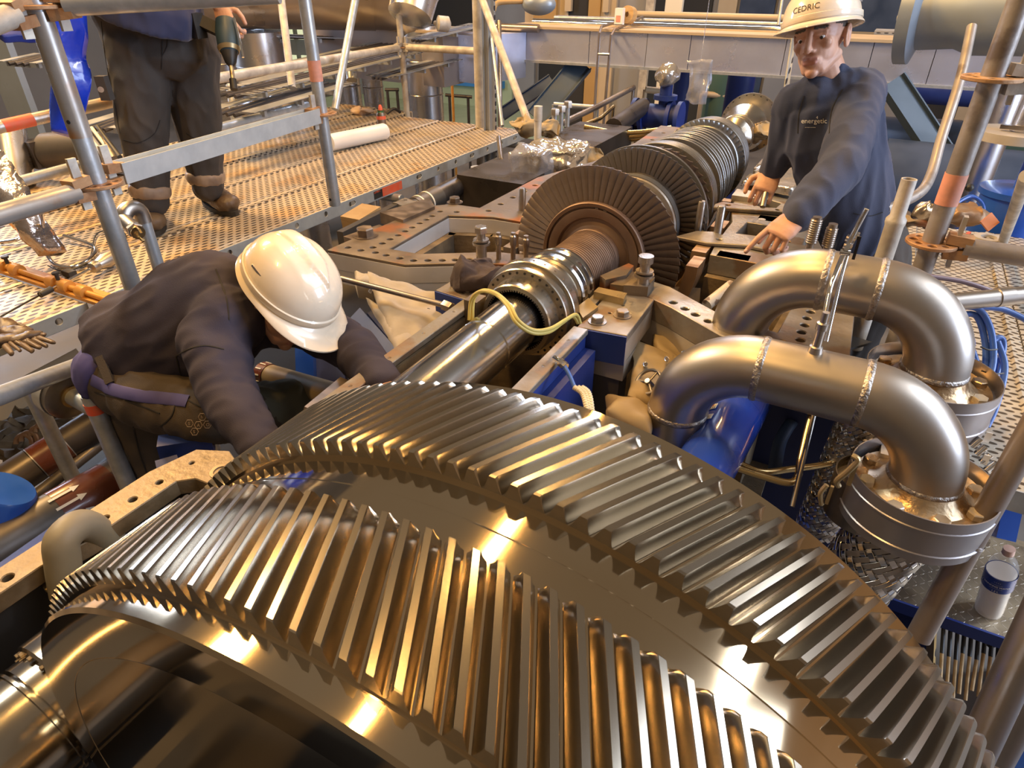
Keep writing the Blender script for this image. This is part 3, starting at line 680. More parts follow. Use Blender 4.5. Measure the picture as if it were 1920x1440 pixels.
# ---------------------------------------------------------------- bearing pedestal and coupling box
def pedestal():
    root = thing('bearing_pedestal', 'blue-fronted steel beam carrying the shaft bearing ahead of the bladed wheel', 'bearing pedestal', (0, 1.5, .9))
    plate('top_plate', [(.155, 1.385), (.285, 1.40), (.278, 1.64), (.15, 1.66)], [(.20, 1.50, .005), (.19, 1.45, .005), (.215, 1.56, .004), (.245, 1.52, .006)], AZ-.022, AZ, M_['castg'], root)
    MB().prism([(.155, 1.387), (.283, 1.402), (.277, 1.638), (.155, 1.655)], AZ-.085, AZ-.0225).build('end_block', M_['cloth'], root)
    MB().prism([(.150, 1.3795), (.2855, 1.3945), (.2845, 1.3995), (.149, 1.3845)], AZ-.086, AZ-.003).build('front_face', M_['blue'], root)
    MB().box((.232, 1.47, AZ-.115), (.10, .12, .055)).build('shim_block', M_['cloth'], root)
    MB().prism([(.19, 1.42), (.27, 1.42), (.26, 1.52), (.20, 1.52)], 1.2, AZ-.145).build('pillar', M_['greypipe'], root)
    plate('top_plate', [(-.155, 1.385), (-.295, 1.40), (-.285, 1.62), (-.15, 1.64)], [(-.20, 1.50, .005), (-.24, 1.56, .005)], AZ-.022, AZ, M_['castg'], root)
    MB().prism([(-.150, 1.3795), (-.296, 1.3945), (-.296, 1.3995), (-.150, 1.3845)], AZ-.075, AZ-.003).build('front_face', M_['blue'], root)
    MB().prism([(-.155, 1.387), (-.293, 1.402), (-.285, 1.62), (-.155, 1.64)], AZ-.075, AZ-.0225).build('end_block', M_['cloth'], root)
    for x, y, r in ((.19, 1.435, .017), (.235, 1.50, .017), (-.25, 1.45, .015), (-.205, 1.43, .009)): bolt(root, (x, y, AZ), r, r*.85, 'studm')
    # wedge plates and keeper blocks beside the gland
    MB().prism([(.115, 1.47), (.155, 1.42), (.165, 1.50), (.12, 1.54)], AZ-.10, AZ+.01).build('guard_plate', M_['goldp'], root)
    MB().prism([(.125, 1.565), (.215, 1.56), (.21, 1.60), (.125, 1.60)], AZ-.02, AZ+.02).build('keeper_block', M_['goldp'], root)
    for pts, z, m in (([(.105, 1.66), (.13, 1.64), (.17, 1.70), (.165, 1.78), (.145, 1.79)], .028, 'cast'), ([(.145, 1.64), (.20, 1.65), (.21, 1.74), (.17, 1.76)], .018, 'cast'), ([(.19, 1.625), (.255, 1.645), (.25, 1.72), (.20, 1.73)], .03, 'cast')):
        MB().prism(pts, AZ-.03, AZ+z).build('keeper_block', M_[m], root)
    bolt(root, (.225, 1.675, AZ+.03), .009, .004, 'boltd', False)
    for x in (.30, -.30): pass
    half_ring('bearing_shell', 1.46, 1.62, .116, .145, 'castg', root)
    # the trough
    r2 = thing('coupling_box', 'open oily trough with drilled rails on both sides of the bare shaft', 'gear housing', (0, .95, .9))
    for s in (-1, 1):
        hs = [(s*.168, y, .0035) for y in (.60, .74, .88, 1.02, 1.16, 1.30)]
        plate('rail', [(s*.148, .46), (s*.188, .46), (s*.188, 1.378), (s*.148, 1.378)], hs, AZ-.012, AZ+.004, M_['castg'], r2)
        for x, y, r in hs: MB().cyl((x, y, AZ-.004), (x, y, AZ+.0025), .0032, None, 10).build('screw', M_['boltd'], r2)
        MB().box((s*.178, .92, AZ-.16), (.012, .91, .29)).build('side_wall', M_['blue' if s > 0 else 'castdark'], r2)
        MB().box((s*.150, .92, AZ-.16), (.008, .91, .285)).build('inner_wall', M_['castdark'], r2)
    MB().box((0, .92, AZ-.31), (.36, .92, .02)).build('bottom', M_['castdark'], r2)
    MB().box((-.128, 1.345, AZ+.0), (.04, .05, .07)).build('sensor_block', M_['cast'], r2)
    MB().tube([(.10, 1.33, AZ-.12), (.085, 1.29, AZ-.16), (.11, 1.26, AZ-.2), (.14, 1.28, AZ-.21)], .006, 10).build('drain_pipe', M_['brass'], r2)
    # blue skirts under the machine, left and right of the trough
    r3 = thing('machine_base', 'dark blue welded base frame below the trough and casing', 'machine frame', (0, 1, 0))
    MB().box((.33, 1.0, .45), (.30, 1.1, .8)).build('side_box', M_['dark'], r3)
    MB().box((.20, 1.20, 1.38), (.03, .34, .40)).build('side_box', M_['blue'], r3)
    MB().box((.64, 1.88, .68), (.66, .26, 1.36)).build('side_box', M_['blued2'], r3)
    MB().box((.85, 1.75, .3), (.9, .5, .5)).build('side_box', M_['blued2'], r3)
    MB().bar(at(660, 600, d=1.98), at(748, 705, d=1.74), .09, .02, FW).build('sloping_plate', M_['blued2'], r3)
    MB().bar(at(700, 620, d=2.0), at(800, 740, d=1.75), .14, .02, FW+UP*.8).build('sloping_plate', M_['blued2'], r3)
    MB().bar(at(572, 640, d=2.02), at(578, 800, d=1.95), .055, .03, FW).build('upright', M_['bluev'], r3)
    MB().bar(at(610, 640, d=2.10), at(640, 800, d=2.0), .09, .03, FW).build('upright', M_['blue'], r3)
    MB().box((0, 2.6, .55), (1.3, 2.6, .9)).build('bed', M_['blued2'], r3)
M_['goldp'] = mat('golden_oily_plate', (.46, .36, .20), (.36, .27, .14), rough=.35, metal=.7, scale=8)
M_['blued2'] = mat('deep_blue_base', (.010, .018, .075), (.014, .024, .10), rough=.45, scale=3)
pedestal()

# ---------------------------------------------------------------- gearbox lower half at the left
def gearbox():
    root = thing('gearbox_casing', 'oily lower gearbox casing whose drilled flange runs along the left of the gear', 'gearbox', (-.2, .3, .9))
    Z = 1.68
    out = [(-.235, -.12), (-.185, -.12), (-.185, .24), (-.172, .30), (-.172, .455), (-.150, .475), (-.098, .478), (-.098, .53), (-.16, .555), (-.215, .53), (-.235, .45)]
    hs = [(-.205, .205, .0075), (-.198, .27, .004), (-.196, .345, .0055), (-.196, .392, .0065), (-.195, .44, .0055), (-.19, .50, .004), (-.205, .10, .007), (-.205, .0, .006)]
    plate('joint_flange', out, hs, Z-.03, Z, M_['goldcast'], root)
    MB().lathe((-.125, .508, 0), (0, 0, 1), [(Z-.02, .013), (Z+.002, .013), (Z+.002, .019), (Z-.02, .019)], 24, True, False).build('threaded_boss', M_['boltd'], root)
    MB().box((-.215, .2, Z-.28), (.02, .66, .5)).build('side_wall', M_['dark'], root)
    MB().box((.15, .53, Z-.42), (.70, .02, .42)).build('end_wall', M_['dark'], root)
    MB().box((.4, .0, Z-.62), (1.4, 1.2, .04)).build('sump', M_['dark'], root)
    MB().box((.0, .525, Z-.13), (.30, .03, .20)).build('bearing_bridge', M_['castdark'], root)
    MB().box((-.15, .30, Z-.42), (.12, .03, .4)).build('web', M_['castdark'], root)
    # bent lifting elbow with a bolted foot
    e = thing('oil_elbow', 'thick grey-green painted oil pipe elbow rising from the gearbox at the left', 'pipe', (-.12, .30, 1.6))
    a = at(118, 1095, d=.94); b = at(118, 1010, d=.93); c = at(160, 985, d=.97); d_ = at(222, 1030, d=1.04); f = at(330, 1100, d=1.12)
    MB().tube(smooth_path([a+Vector((0, 0, -.02)), (a+b)/2, b, c, d_, f], 7), .0235, 20).build('elbow', M_['lift'], e)
    q = at(112, 1092, d=.955); mb = MB().cyl(q, q+Vector((0, 0, .006)), .020, None, 24)
    mb.build('foot', M_['goldp'], e); bolt(e, q+Vector((0, 0, .006)), .006, .005, 'boltd')
M_['goldcast'] = mat('oily_machined_flange', (.12, .085, .045), (.24, .18, .11), rough=.5, metal=.4, scale=14, bump=.3, bscale=90)
gearbox()

# ---------------------------------------------------------------- the two steam pipe bends
def ubend(name, label, y, z, xl, xr, R, r, zend_l, zend_r, tap=None):
    root = thing(name, label, 'steam pipe', ((xl+xr)/2, y, zend_r))
    u, v = Vector((1, 0, 0)), Vector((0, 0, 1))
    el = MB().tube(arc((xl+R, y, z-R), R, 180, 90, 16, u, v), r, 40); el.build('elbow', M_['stain'], root)
    MB().tube([(xl+R, y, z), (xr-R, y, z)], r, 40).build('cross_pipe', M_['stain'], root)
    MB().tube(arc((xr-R, y, z-R), R, 90, 0, 16, u, v), r, 40).build('elbow', M_['stain'], root)
    MB().tube([(xl, y, z-R), (xl, y, zend_l)], r, 40).build('riser', M_['stain'], root)
    MB().tube([(xr, y, z-R), (xr, y, zend_r)], r, 40).build('riser', M_['stain'], root)
    for c, ax in (((xl, y, z-R), (0, 0, 1)), ((xl+R, y, z), (1, 0, 0)), ((xr-R, y, z), (1, 0, 0)), ((xr, y, z-R), (0, 0, 1))):
        MB().lathe(c, ax, [(-.008, r*.995), (-.0055, r+.0016), (-.002, r+.0028), (.002, r+.0028), (.0055, r+.0016), (.008, r*.995)], 48, True, False).build('weld_seam', M_['weld'], root)
    # weld neck, flange with bolts, shroud ring
    zf = zend_r
    MB().lathe((xr, y, 0), (0, 0, 1), [(zf+.03, r), (zf+.012, r+.012), (zf, r+.03), (zf, r*.9)], 48, True, False).build('weld_neck', M_['oil'], root)
    MB().lathe((xr, y, 0), (0, 0, 1), [(zf, .02), (zf, .128), (zf-.02, .128), (zf-.02, .02)], 48, True, False).build('flange', M_['oil'], root)
    for k in range(8):
        a = 2*PI*k/8+.35
        bolt(root, (xr+.108*math.cos(a), y+.108*math.sin(a), zf), .0165, .014, 'boltp' if k % 3 else 'oil', False)
    sh = MB().lathe((xr, y, 0), (0, 0, 1), [(zf+.030, .138), (zf+.030, .1405), (zf+.004, .1405), (zf+.002, .1425), (zf-.002, .1425), (zf-.004, .1405), (zf-.058, .1405), (zf-.060, .1430), (zf-.064, .1430), (zf-.066, .1405), (zf-.082, .1405), (zf-.082, .138)], 72, True, False)
    sh.build('shroud_ring', M_['hood'], root)
    return root
XS = .716
pr = .070
u1 = ubend('steam_bend', 'near stainless steam pipe bend with an instrument tapping, arching right of the gear', 1.325, CAM.z-.735, XS-.262, XS+.266, .162, pr, 1.05, CAM.z-.925)
u2 = ubend('steam_bend', 'farther stainless steam pipe bend arching behind the tapped one', 1.60, CAM.z-.615, XS-.195, XS+.250, .166, pr, 1.45, CAM.z-.815)
# instrument tubes on the crossing pipes
def tubing():
    zt = CAM.z-.735+pr
    p = at(1527, 662, y=1.325); x = p.x
    root = thing('instrument_tubing', 'pair of slim chrome impulse tubes with valves standing on the near steam bend', 'pipe', (x, 1.325, zt))
    MB().lathe((x, 1.325, 0), (0, 0, 1), [(zt-.01, .016), (zt+.012, .013), (zt+.014, .009), (zt+.05, .009), (zt+.052, .012), (zt+.066, .012), (zt+.068, .007), (zt+.09, .007)], 20).build('tapping', M_['stain'], root)
    a = Vector((x, 1.325, zt+.07)); b = at(1560, 530, d=1.36); c = at(1592, 455, d=1.34); e = at(1625, 392, d=1.30)
    MB().tube(smooth_path([a, b, c, e], 6), .0052, 14).build('tube', M_['chrome'], root)
    a2 = at(1549, 640, d=1.46); b2 = at(1582, 500, d=1.45); c2 = at(1602, 440, d=1.42)
    MB().tube(smooth_path([a2, b2, c2], 6), .0045, 14).build('tube', M_['chrome'], root)
    for q, px, py in ((.0095, 1592, 455), (.0085, 1586, 470), (.008, 1600, 448)):
        c = at(px, py, d=1.345); dv = (e-b).normalized(); MB().hexa(c, dv, q, .016).build('union_nut', M_['chrome'], root)
    c = at(1575, 472, d=1.35); MB().cyl(c, c+Vector((.02, 0, 0)), .006, None, 14).build('valve', M_['chrome'], root)
    c = at(1606, 465, d=1.35); MB().box(c, (.006, .004, .05)).build('valve_lever', M_['chrome'], root)
tubing()
def braid(name, label, x, y, z0, z1, r, lean=(0, 0)):
    root = thing(name, label, 'hose', (x, y, min(z0, z1)))
    def P(t): return Vector((x+lean[0]*t, y+lean[1]*t, z0+(z1-z0)*t))
    MB().tube([P(i/8) for i in range(9)], r*.93, 24).build('core', M_['blackm'], root)
    n = 24; H = abs(z1-z0); N = 150; tot = H/r*1.0
    for dirn in (1, -1):
        mb = MB()
        for k in range(n):
            rings = []
            for i in range(N+1):
                t = i/N; a = 2*PI*k/n+dirn*tot*t; u = Vector((math.cos(a), math.sin(a), 0)); tg = Vector((-math.sin(a), math.cos(a), 0))
                other = n*(a+dirn*tot*t)/(2*PI); ph = (k-other) if dirn > 0 else (other-k)
                c = P(t)+u*(r+.0011*dirn*max(-1, min(1, 2.2*math.sin(PI/2*ph+PI/4))))
                dd = (tg*dirn-Vector((0, 0, 1))).normalized(); sd = dd.cross(u); w_ = .5*.84*2*PI*r/n*.7071
                rings.append([c+sd*w_, c+u*.0008+sd*w_*.95, c+u*.0008-sd*w_*.95, c-sd*w_])
            mb.rings(rings)
        o = mb.build('braided_strands', M_['chrome' if dirn > 0 else 'stain'], root, sharp=20); o['kind'] = 'stuff'
braid('braided_hose', 'wide braided steel hose hanging below the near shroud ring', XS+.262, 1.325, CAM.z-.99, CAM.z-1.45, .083, (-.10, -.06))
braid('braided_hose', 'braided steel hose half hidden behind the near shroud ring', XS+.15, 1.55, CAM.z-.86, CAM.z-1.30, .06, (-.02, 0))
def clamps():
    # second, smaller flange cover tucked left of the near shroud
    c = at(1612, 925, z=CAM.z-.955); x, y, z = c.x+.02, c.y+.06, c.z
    root = thing('flange_cover', 'smaller dark drum-shaped flange cover left of the near shroud ring', 'cover', (x, y, z-.1))
    MB().lathe((x, y, 0), (0, 0, 1), [(z+.012, .074), (z+.012, .077), (z-.10, .077), (z-.10, .074)], 48, True, False).build('drum', M_['dsteel'], root)
    MB().cyl((x, y, z-.02), (x, y, z-.015), .074, None, 40).build('inner_plate', M_['boltp'], root)
    for a in (120, 200): bolt(root, (x+.045*math.cos(math.radians(a)), y+.045*math.sin(math.radians(a)), z-.015), .014, .014, 'oil', False)
    t = thing('toggle_clamp', 'golden toggle clamp on the left rim of the near shroud ring', 'clamp', (0, 0, 0))
    p = at(1588, 880, d=1.27); t.location = p; WPOS[t.name] = p.copy()
    MB().tube(smooth_path([p+Vector((0, 0, .035)), p+Vector((.012, -.004, .03)), p+Vector((.002, -.006, 0)), p+Vector((-.010, -.004, -.03)), p+Vector((-.004, 0, -.045))], 5), .006, 10).build('lever', M_['goldp'], t)
    MB().box(p+Vector((.012, 0, .0)), (.008, .006, .07)).build('base', M_['goldp'], t)
    t = thing('toggle_clamp', 'golden toggle clamp on the small dark flange cover', 'clamp', (0, 0, 0))
    p = at(1545, 925, d=1.28); t.location = p; WPOS[t.name] = p.copy()
    MB().tube(smooth_path([p+Vector((0, 0, .022)), p+Vector((-.006, -.004, .0)), p+Vector((.002, 0, -.028))], 5), .005, 10).build('lever', M_['goldp'], t)
    MB().box(p+Vector((.010, 0, .0)), (.006, .006, .045)).build('base', M_['goldp'], t)
clamps()
# ---------------------------------------------------------------- scaffold decks
DZ = 1.40
def plank(label, x0, x1, y0, y1, z=DZ, m='deck', side=False, group='scaffold planks of the left platform'):
    t = thing('scaffold_plank', label, 'scaffold plank', ((x0+x1)/2, (y0+y1)/2, z-.055), group)
    g = .006; xm = (x0+x1)/2
    # the raised edges and a shallow centre groove are real relief
    prof = [(x0+g, -.052), (x0+g, -.004), (x0+g+.008, 0), (x0+.028, 0), (x0+.032, -.006), (x0+.040, -.006), (x0+.044, 0),
            (x1-.044, 0), (x1-.040, -.006), (x1-.032, -.006), (x1-.028, 0), (x1-g-.008, 0), (x1-g, -.004), (x1-g, -.052), (x1-g-.004, -.052), (x1-g-.004, -.012), (x0+g+.004, -.012), (x0+g+.004, -.052)]
    mb = MB(); mb.rings([[(x, y0+.004, z+h) for x, h in prof], [(x, y1-.004, z+h) for x, h in prof]])
    mb.build('deck_sheet', M_[m], t)
    if side:
        holes = []; y = y0+.16; k = 0
        while y < y1-.1:
            h = .024 if k % 3 else .034
            if k % 3 == 0: holes.append([(y-.030+.0, -.014), (y-.018, -.002+.0), (y+.018, -.002), (y+.030, -.014), (y+.018, -.026), (y-.018, -.026)])
            else: holes.append((y, -.014, .013))
            y += .20; k += 1
        holes = [[(a, b-.010) for a, b in h] if isinstance(h[0], tuple) else (h[0], h[1]-.010, h[2]) for h in holes]
        plate('side_rail', [(y0, -.058), (y1, -.058), (y1, .002), (y0, .002)], holes, -.002, .002, M_['rail'], t, bevel=.0006, xf=lambda a, b, c: (x1-g+.002+c, a, z+b))
        MB().box((x1-g-.012, (y0+y1)/2, z-.058), (.03, y1-y0, .003)).build('bottom_lip', M_['rail'], t)
    return t
XE = -1.62; PW = .39
YJ = 1.19
near_l = ['scaffold plank at the machine side of the left platform, carrying a red label', 'middle perforated plank under the standing man and the white roll', 'third perforated plank from the machine on the left platform']
for k, lb in enumerate(near_l): plank(lb, XE-PW*(k+1), XE-PW*k, YJ, 4.53, side=(k == 0))
near2 = ['nearest short plank below the loose gloves at the left edge', 'second near plank, under the long silver mallet', 'third near plank at the far left, under the chrome stand']
for k, lb in enumerate(near2): plank(lb, XE-PW*(k+1), XE-PW*k, .05, YJ-.07, side=(k == 0), group='planks in front of the ochre bar')
for k, lb in enumerate(['outer plank left of the deck gap behind the standing man', 'outermost plank of the left platform beside the cable trays']):
    plank(lb, XE-PW*(k+4)-.03, XE-PW*(k+3)-.03, 1.2+.2*k, 4.75, z=DZ+.0, side=False)
def deckthings():
    # red and black sticker on the edge rail
    x = XE-.006+.0042
    a = at(703, 383, x=x); b = at(719, 378, x=x); c = at(755, 362, x=x)
    t = thing('rail_sticker', 'red sticker with a black end on the side rail of the left platform', 'sticker', (x, b.y, DZ-.05))
    MB().box((x, (a.y+b.y)/2, DZ-.030), (.0015, b.y-a.y, .042)).build('black_end', M_['black'], t)
    MB().box((x, (b.y+c.y)/2, DZ-.030), (.0015, c.y-b.y, .046)).build('red_field', M_['red'], t)
    text('LAYER 3', 'print', M_['red'], t, Vector((x+.0012, a.y+.004, DZ-.020)), Vector((0, 1, 0)), Vector((0, 0, 1)), .014)
    # ochre bar with clamps across the plank ends
    z = DZ+.006
    t = thing('ochre_locking_bar', 'ochre painted locking bar with clamps across the plank ends', 'bar', (-2.1, YJ-.03, z))
    MB().box((-2.15, YJ-.035, z+.005), (1.35, .075, .012)).build('strip', M_['yellow'], t)
    MB().cyl((-2.75, YJ-.05, z+.022), (-1.50, YJ-.05, z+.022), .011, None, 14).build('rod', M_['yellow'], t)
    for x in (-2.17, -2.08, -1.84, -1.76, -1.66):
        MB().lathe((x, YJ-.05, z+.022), (1, 0, 0), [(-.022, .014), (-.02, .024), (.0, .026), (.02, .024), (.022, .014)], 20).build('collar', M_['yellow'], t)
    for x in (-2.13, -1.80): MB().cyl((x, YJ-.05, z+.04), (x, YJ-.05, z+.065), .007, None, 10).cyl((x, YJ-.05, z+.062), (x, YJ-.05, z+.07), .013, None, 10).build('knob', M_['black'], t)
    # timber packers and ledger under the deck
    for y in (1.3, 2.9, 4.4):
        t = one('cross_ledger', {1.3: 'near steel ledger carrying the left platform', 2.9: 'middle steel ledger carrying the left platform', 4.4: 'far steel ledger carrying the left platform'}[y], 'scaffold tube',
            MB().cyl((-3.1, y, DZ-.085), (XE+.05, y, DZ-.085), .024, None, 16), M_['galv'], 'ledgers below the platform')
TXT = {}
def text(s, name, material, parent, pos, right, up, size, align='LEFT', depth=.0004, warp=None):
    cu = bpy.data.curves.new(name, 'FONT'); cu.body = s; cu.size = size; cu.align_x = align; cu.extrude = depth
    cu.resolution_u = 3
    o = bpy.data.objects.new('tmp', cu); COL.objects.link(o); dg = bpy.context.evaluated_depsgraph_get()
    me = bpy.data.meshes.new_from_object(o.evaluated_get(dg)); bpy.data.objects.remove(o)
    off = WPOS[parent.name]; n = right.cross(up) if right else None
    for v in me.vertices:
        p = warp(v.co.x, v.co.y, v.co.z) if warp else pos+right*v.co.x+up*v.co.y+n*v.co.z
        v.co = p-off
    me.materials.clear()
    o = link(name, me, material, parent); WPOS[o.name] = off
    return o
deckthings()

def rosette(parent, p, r=.061, m='rusty'):
    """ring-lock disc with eight openings"""
    hs = []
    for k in range(8):
        a = 2*PI*k/8; hs.append((p[0]+.042*math.cos(a), p[1]+.042*math.sin(a), .0085 if k % 2 else .011))
    plate('rosette', [(p[0]+r*math.cos(2*PI*q/32), p[1]+r*math.sin(2*PI*q/32)) for q in range(32)], hs, p[2]-.0045, p[2]+.0045, M_[m], parent)
def wedge_head(parent, p, d, m='rusty'):
    """the forked head of a ledger clamped on a rosette, with its wedge"""
    p, d = Vector(p), Vector(d).normalized()
    for s in (1, -1): MB().bar(p+d*.030+Vector((0, 0, s*.020)), p+d*.085+Vector((0, 0, s*.016)), .040, .024).build('wedge_head', M_[m], parent)
    MB().box(p+d*.052+Vector((0, 0, .012)), (.010, .022, .13)).build('wedge', M_['galvw'], parent)
def post(name_label, x, y, z0, z1, r=.0242, m='galvr', ros=(), bands=(), holes=(), group=None):
    t = thing('scaffold_post', name_label, 'scaffold post', (x, y, z0), group)
    MB().lathe((x, y, 0), (0, 0, 1), [(z0, r-.003), (z0, r), (z1, r), (z1, r-.003)], 32, True, False).build('tube', M_[m], t)
    for z in ros: rosette(t, (x, y, z))
    for z, h, mm in bands: MB().lathe((x, y, 0), (0, 0, 1), [(z, r+.0002), (z, r+.0012), (z+h, r+.0012), (z+h, r+.0002)], 32, True, False).build('painted_band', M_[mm], t)
    for z, a in holes: 
        c = Vector((x+r*math.cos(a), y+r*math.sin(a), z)); n = Vector((math.cos(a), math.sin(a), 0))
        MB().cyl(c-n*.001, c+n*.0012, .006, None, 14).build('hole', M_['dark'], t)
    return t
def ledger(label, a, b, r=.0242, m='galv', heads=True, group=None, name='scaffold_ledger', bands=()):
    a, b = Vector(a), Vector(b); d = (b-a).normalized()
    t = thing(name, label, 'scaffold tube', (a+b)/2, group)
    MB().cyl(a, b, r, None, 28).build('tube', M_[m], t)
    if heads:
        wedge_head(t, a-d*.07, d); wedge_head(t, b+d*.07, -d)
    for k0, k1, mm in bands: MB().cyl(a+(b-a)*k0, a+(b-a)*k1, r+.001, None, 28).build('painted_band', M_[mm], t)
    return t
def scaffold_left():
    A = at(183, 345, d=1.72); ax, ay, az = A; zt_ = at(62, 12, y=ay).z
    post('grey scaffold post with a rosette at the near left, in front of the standing man', ax, ay, .0, zt_+.2, m='galv', ros=(az, zt_), group=None)
    o = thing('post_sleeve', 'upper tube of the nearest left scaffold post, streaked with orange rust', 'scaffold post', (ax, ay, az+.12))
    MB().lathe((ax, ay, 0), (0, 0, 1), [(az+.12, .0245), (az+.12, .0262), (zt_-.01, .0262), (zt_-.01, .0245)], 32, True, False).build('tube', M_['galvr'], o)
    for z, a in ((az+.16, -1.2), (az+.22, -2.4)):
        c = Vector((ax+.026*math.cos(a), ay+.026*math.sin(a), z)); n = Vector((math.cos(a), math.sin(a), 0))
        MB().cyl(c-n*.001, c+n*.0012, .005, None, 14).build('hole', M_['dark'], o)
    B = at(603, 213, d=2.62); bx, by, bz = B
    zb = at(620, 383, y=by).z
    post('scaffold post with orange tape mark ending free above the platform', bx, by, zb, bz+1.0, m='galv', ros=(bz,), bands=[(bz+.12, .075, 'redp')], holes=[(zb+.03, -1.6)])
    a = Vector((ax, ay, az+.012)); b = Vector((bx, by, bz+.0)); d = (b-a).normalized()
    t = thing('scaffold_transom', 'flat galvanised U-section transom across the legs of the standing man', 'scaffold beam', (a+b)/2)
    a2, b2 = a+d*.07, b-d*.05
    MB().bar(a2, b2, .05, .003).build('web', M_['rail'], t)
    mb = MB(); s = Vector((d.y, -d.x, 0))
    mb.bar(a2+s*.024+Vector((0, 0, .0)), b2+s*.024, .004, .055); mb.build('flange_face', M_['rail'], t)
    MB().bar(a2-s*.024, b2-s*.024, .004, .055).build('flange_face', M_['rail'], t)
    wedge_head(t, a, d); wedge_head(t, b, -d)
    # ledgers leaving the first post to the left
    c = at(0, 400, d=1.5); e = (Vector((ax, ay, az))-c).normalized()
    ledger('thick ledger tube leaving the nearest post toward the left edge', c-e*.3, Vector((ax, ay, az-.005))-e*.07, m='galvr', heads=False)
    wh = thing('ledger_coupler', 'rusty wedge coupler on the left of the nearest rosette', 'coupler', (ax, ay, az)); wedge_head(wh, (ax, ay, az), -e)
    T = Vector((ax, ay, zt_)); g = at(240, 2, d=1.50)
    ledger('top rail crossing the shirt hem of the standing man', T+(g-T).normalized()*.07, g+(g-T).normalized()*.35, r=.0242, m='galv', heads=False)
    g2 = at(0, 38, d=1.42)
    ledger('top rail stub at the upper left corner', g2+(g2-T).normalized()*.2, T+(g2-T).normalized()*.07, m='galvw', heads=False)
    wh = thing('ledger_coupler', 'pair of rusty wedge couplers on the top rosette at the upper left', 'coupler', T); wedge_head(wh, T, (g-T)); wedge_head(wh, T, (g2-T))
    # rails behind the standing man
    C = at(763, 212, z=DZ); cx, cy = C.x, C.y; zr = at(748, 88, y=cy).z
    post('whitish post at the far corner of the left platform', cx, cy, DZ-.5, zr+.9, m='galvw', ros=(zr,), group=None)
    p0 = Vector((cx, cy, zr)); p1 = at(390, 150, d=3.35); p2 = at(0, 238, d=2.75)
    ledger('long handrail tube running left from the far corner post behind the man', p1, p0+(p1-p0).normalized()*.07, r=.026, m='galvw', heads=False)
    ledger('brown-stained handrail with red paint mark at the left edge', p2+(p2-p1)*.15, p1+(p2-p1)*.2, r=.026, m='galvr', heads=False, bands=[(.17, .30, 'red')])
    p3 = at(916, 97, d=4.7); ledger('ochre-lit cross tube from the far corner post to the slotted upright', p0+(p3-p0).normalized()*.07, p3, r=.026, m='galvw', heads=False)
    wedge = thing('ledger_coupler', 'wedge couplers clamped round the far corner post', 'coupler', p0); wedge_head(wedge, p0, p3-p0, 'galvw'); wedge_head(wedge, p0, p1-p0, 'galvw')
    wedge = thing('ledger_coupler', 'wedge coupler at the end of the ochre-lit cross tube', 'coupler', p3); wedge_head(wedge, p3+(p3-p0).normalized()*.05, p0-p3, 'galvw')
    # more uprights behind
    D = at(900, 250, d=4.95); post('tall brownish upright left of the slotted channel', D.x, D.y, 0, 4.0, r=.032, m='galvw')
    for q, (px, w_) in enumerate(((917, .035), (927, .03))):
        p = at(px, 250, d=4.85)
        one('slotted_upright', ['wide slotted steel channel standing beside the platform end', 'narrow slotted steel channel right beside the wide one'][q], 'channel',
            MB().box((p.x, p.y, 2.2), (w_, .02, 3.6)).box((p.x-w_/2, p.y-.02, 2.2), (.004, .05, 3.6)), M_['slotz'])
    def tube(label, pts, r, m, name='scaffold_tube', cat='scaffold tube', seg=18):
        return one(name, label, cat, MB().tube(pts, r, seg), M_[m])
    tube('long pale diagonal brace right of the slotted channels', [at(897, -20, d=4.3), at(992, 233, d=4.1)], .0242, 'galvw')
    tube('slim shiny vertical tube between the diagonal brace and the channels', [at(921, 62, d=4.5), at(942, 236, d=4.4)], .012, 'galv', 'slim_tube', 'tube')
    tube('thin grey vertical pipe with a clip behind the diagonal brace', [at(936, 40, d=5.6), at(938, 260, d=5.6), Vector((at(938, 260, d=5.6).x, at(938, 260, d=5.6).y, 0))], .02, 'brownpipe', 'slim_tube', 'tube')
    tube('leaning grey tube behind the orange-marked post', [at(668, -10, d=4.2), at(628, 205, d=4.2)], .0242, 'galv')
    tube('pale vertical tube between the drill and the orange-marked post', [at(526, -10, d=4.2), at(548, 165, d=4.2)], .0242, 'galvw')
    tube('short upright tube below the cable tray right of the drill', [at(432, 160, d=4.4), at(440, 215, d=4.4), Vector((at(440, 215, d=4.4).x, at(440, 215, d=4.4).y, 0))], .03, 'galv')
    tube('blue-grey upright tube behind the leaning tube', [at(655, 100, d=5.4), at(660, 150, d=5.4)], .045, 'galv')
    tube('galvanised tube lying low behind the man toward the deck', [at(380, 250, d=3.6), at(575, 198, d=4.3)], .030, 'galv')
    tube('dull tube low at the left behind the chrome stand', [at(40, 340, d=2.9), at(150, 310, d=3.1)], .024, 'galv')
    # lower posts and tubes below the near deck
    for lb, p0_, p1_, mm, bd in (('grey post below the deck left of the pump coupling', (68, 735), (132, 905), 'galv', None),):
        p = at(100, 820, d=2.15); post(lb, p.x, p.y, 0, DZ-.12, m='galv')
    p = at(220, 860, d=1.86); zt = at(218, 770, y=p.y).z; post('grey post with a red spot below the bending worker', p.x, p.y, 0, zt+.02, m='galv', bands=[(zt-.035, .03, 'red')])
    a = at(0, 742, d=1.62); b = at(150, 684, d=1.98); ledger('fat galvanised ledger below the near plank edge', a-(b-a)*.6, b+(b-a)*.4, m='galv', heads=False)
    # elbow fitting on a pipe stub, and its pipe
    p = at(275, 430, d=1.95)
    t = thing('pipe_bend_fitting', 'galvanised pipe stub with a polished elbow and brass coupling in front of the boots', 'pipe fitting', (p.x, p.y, 1.0))
    zt = at(262, 408, y=p.y).z
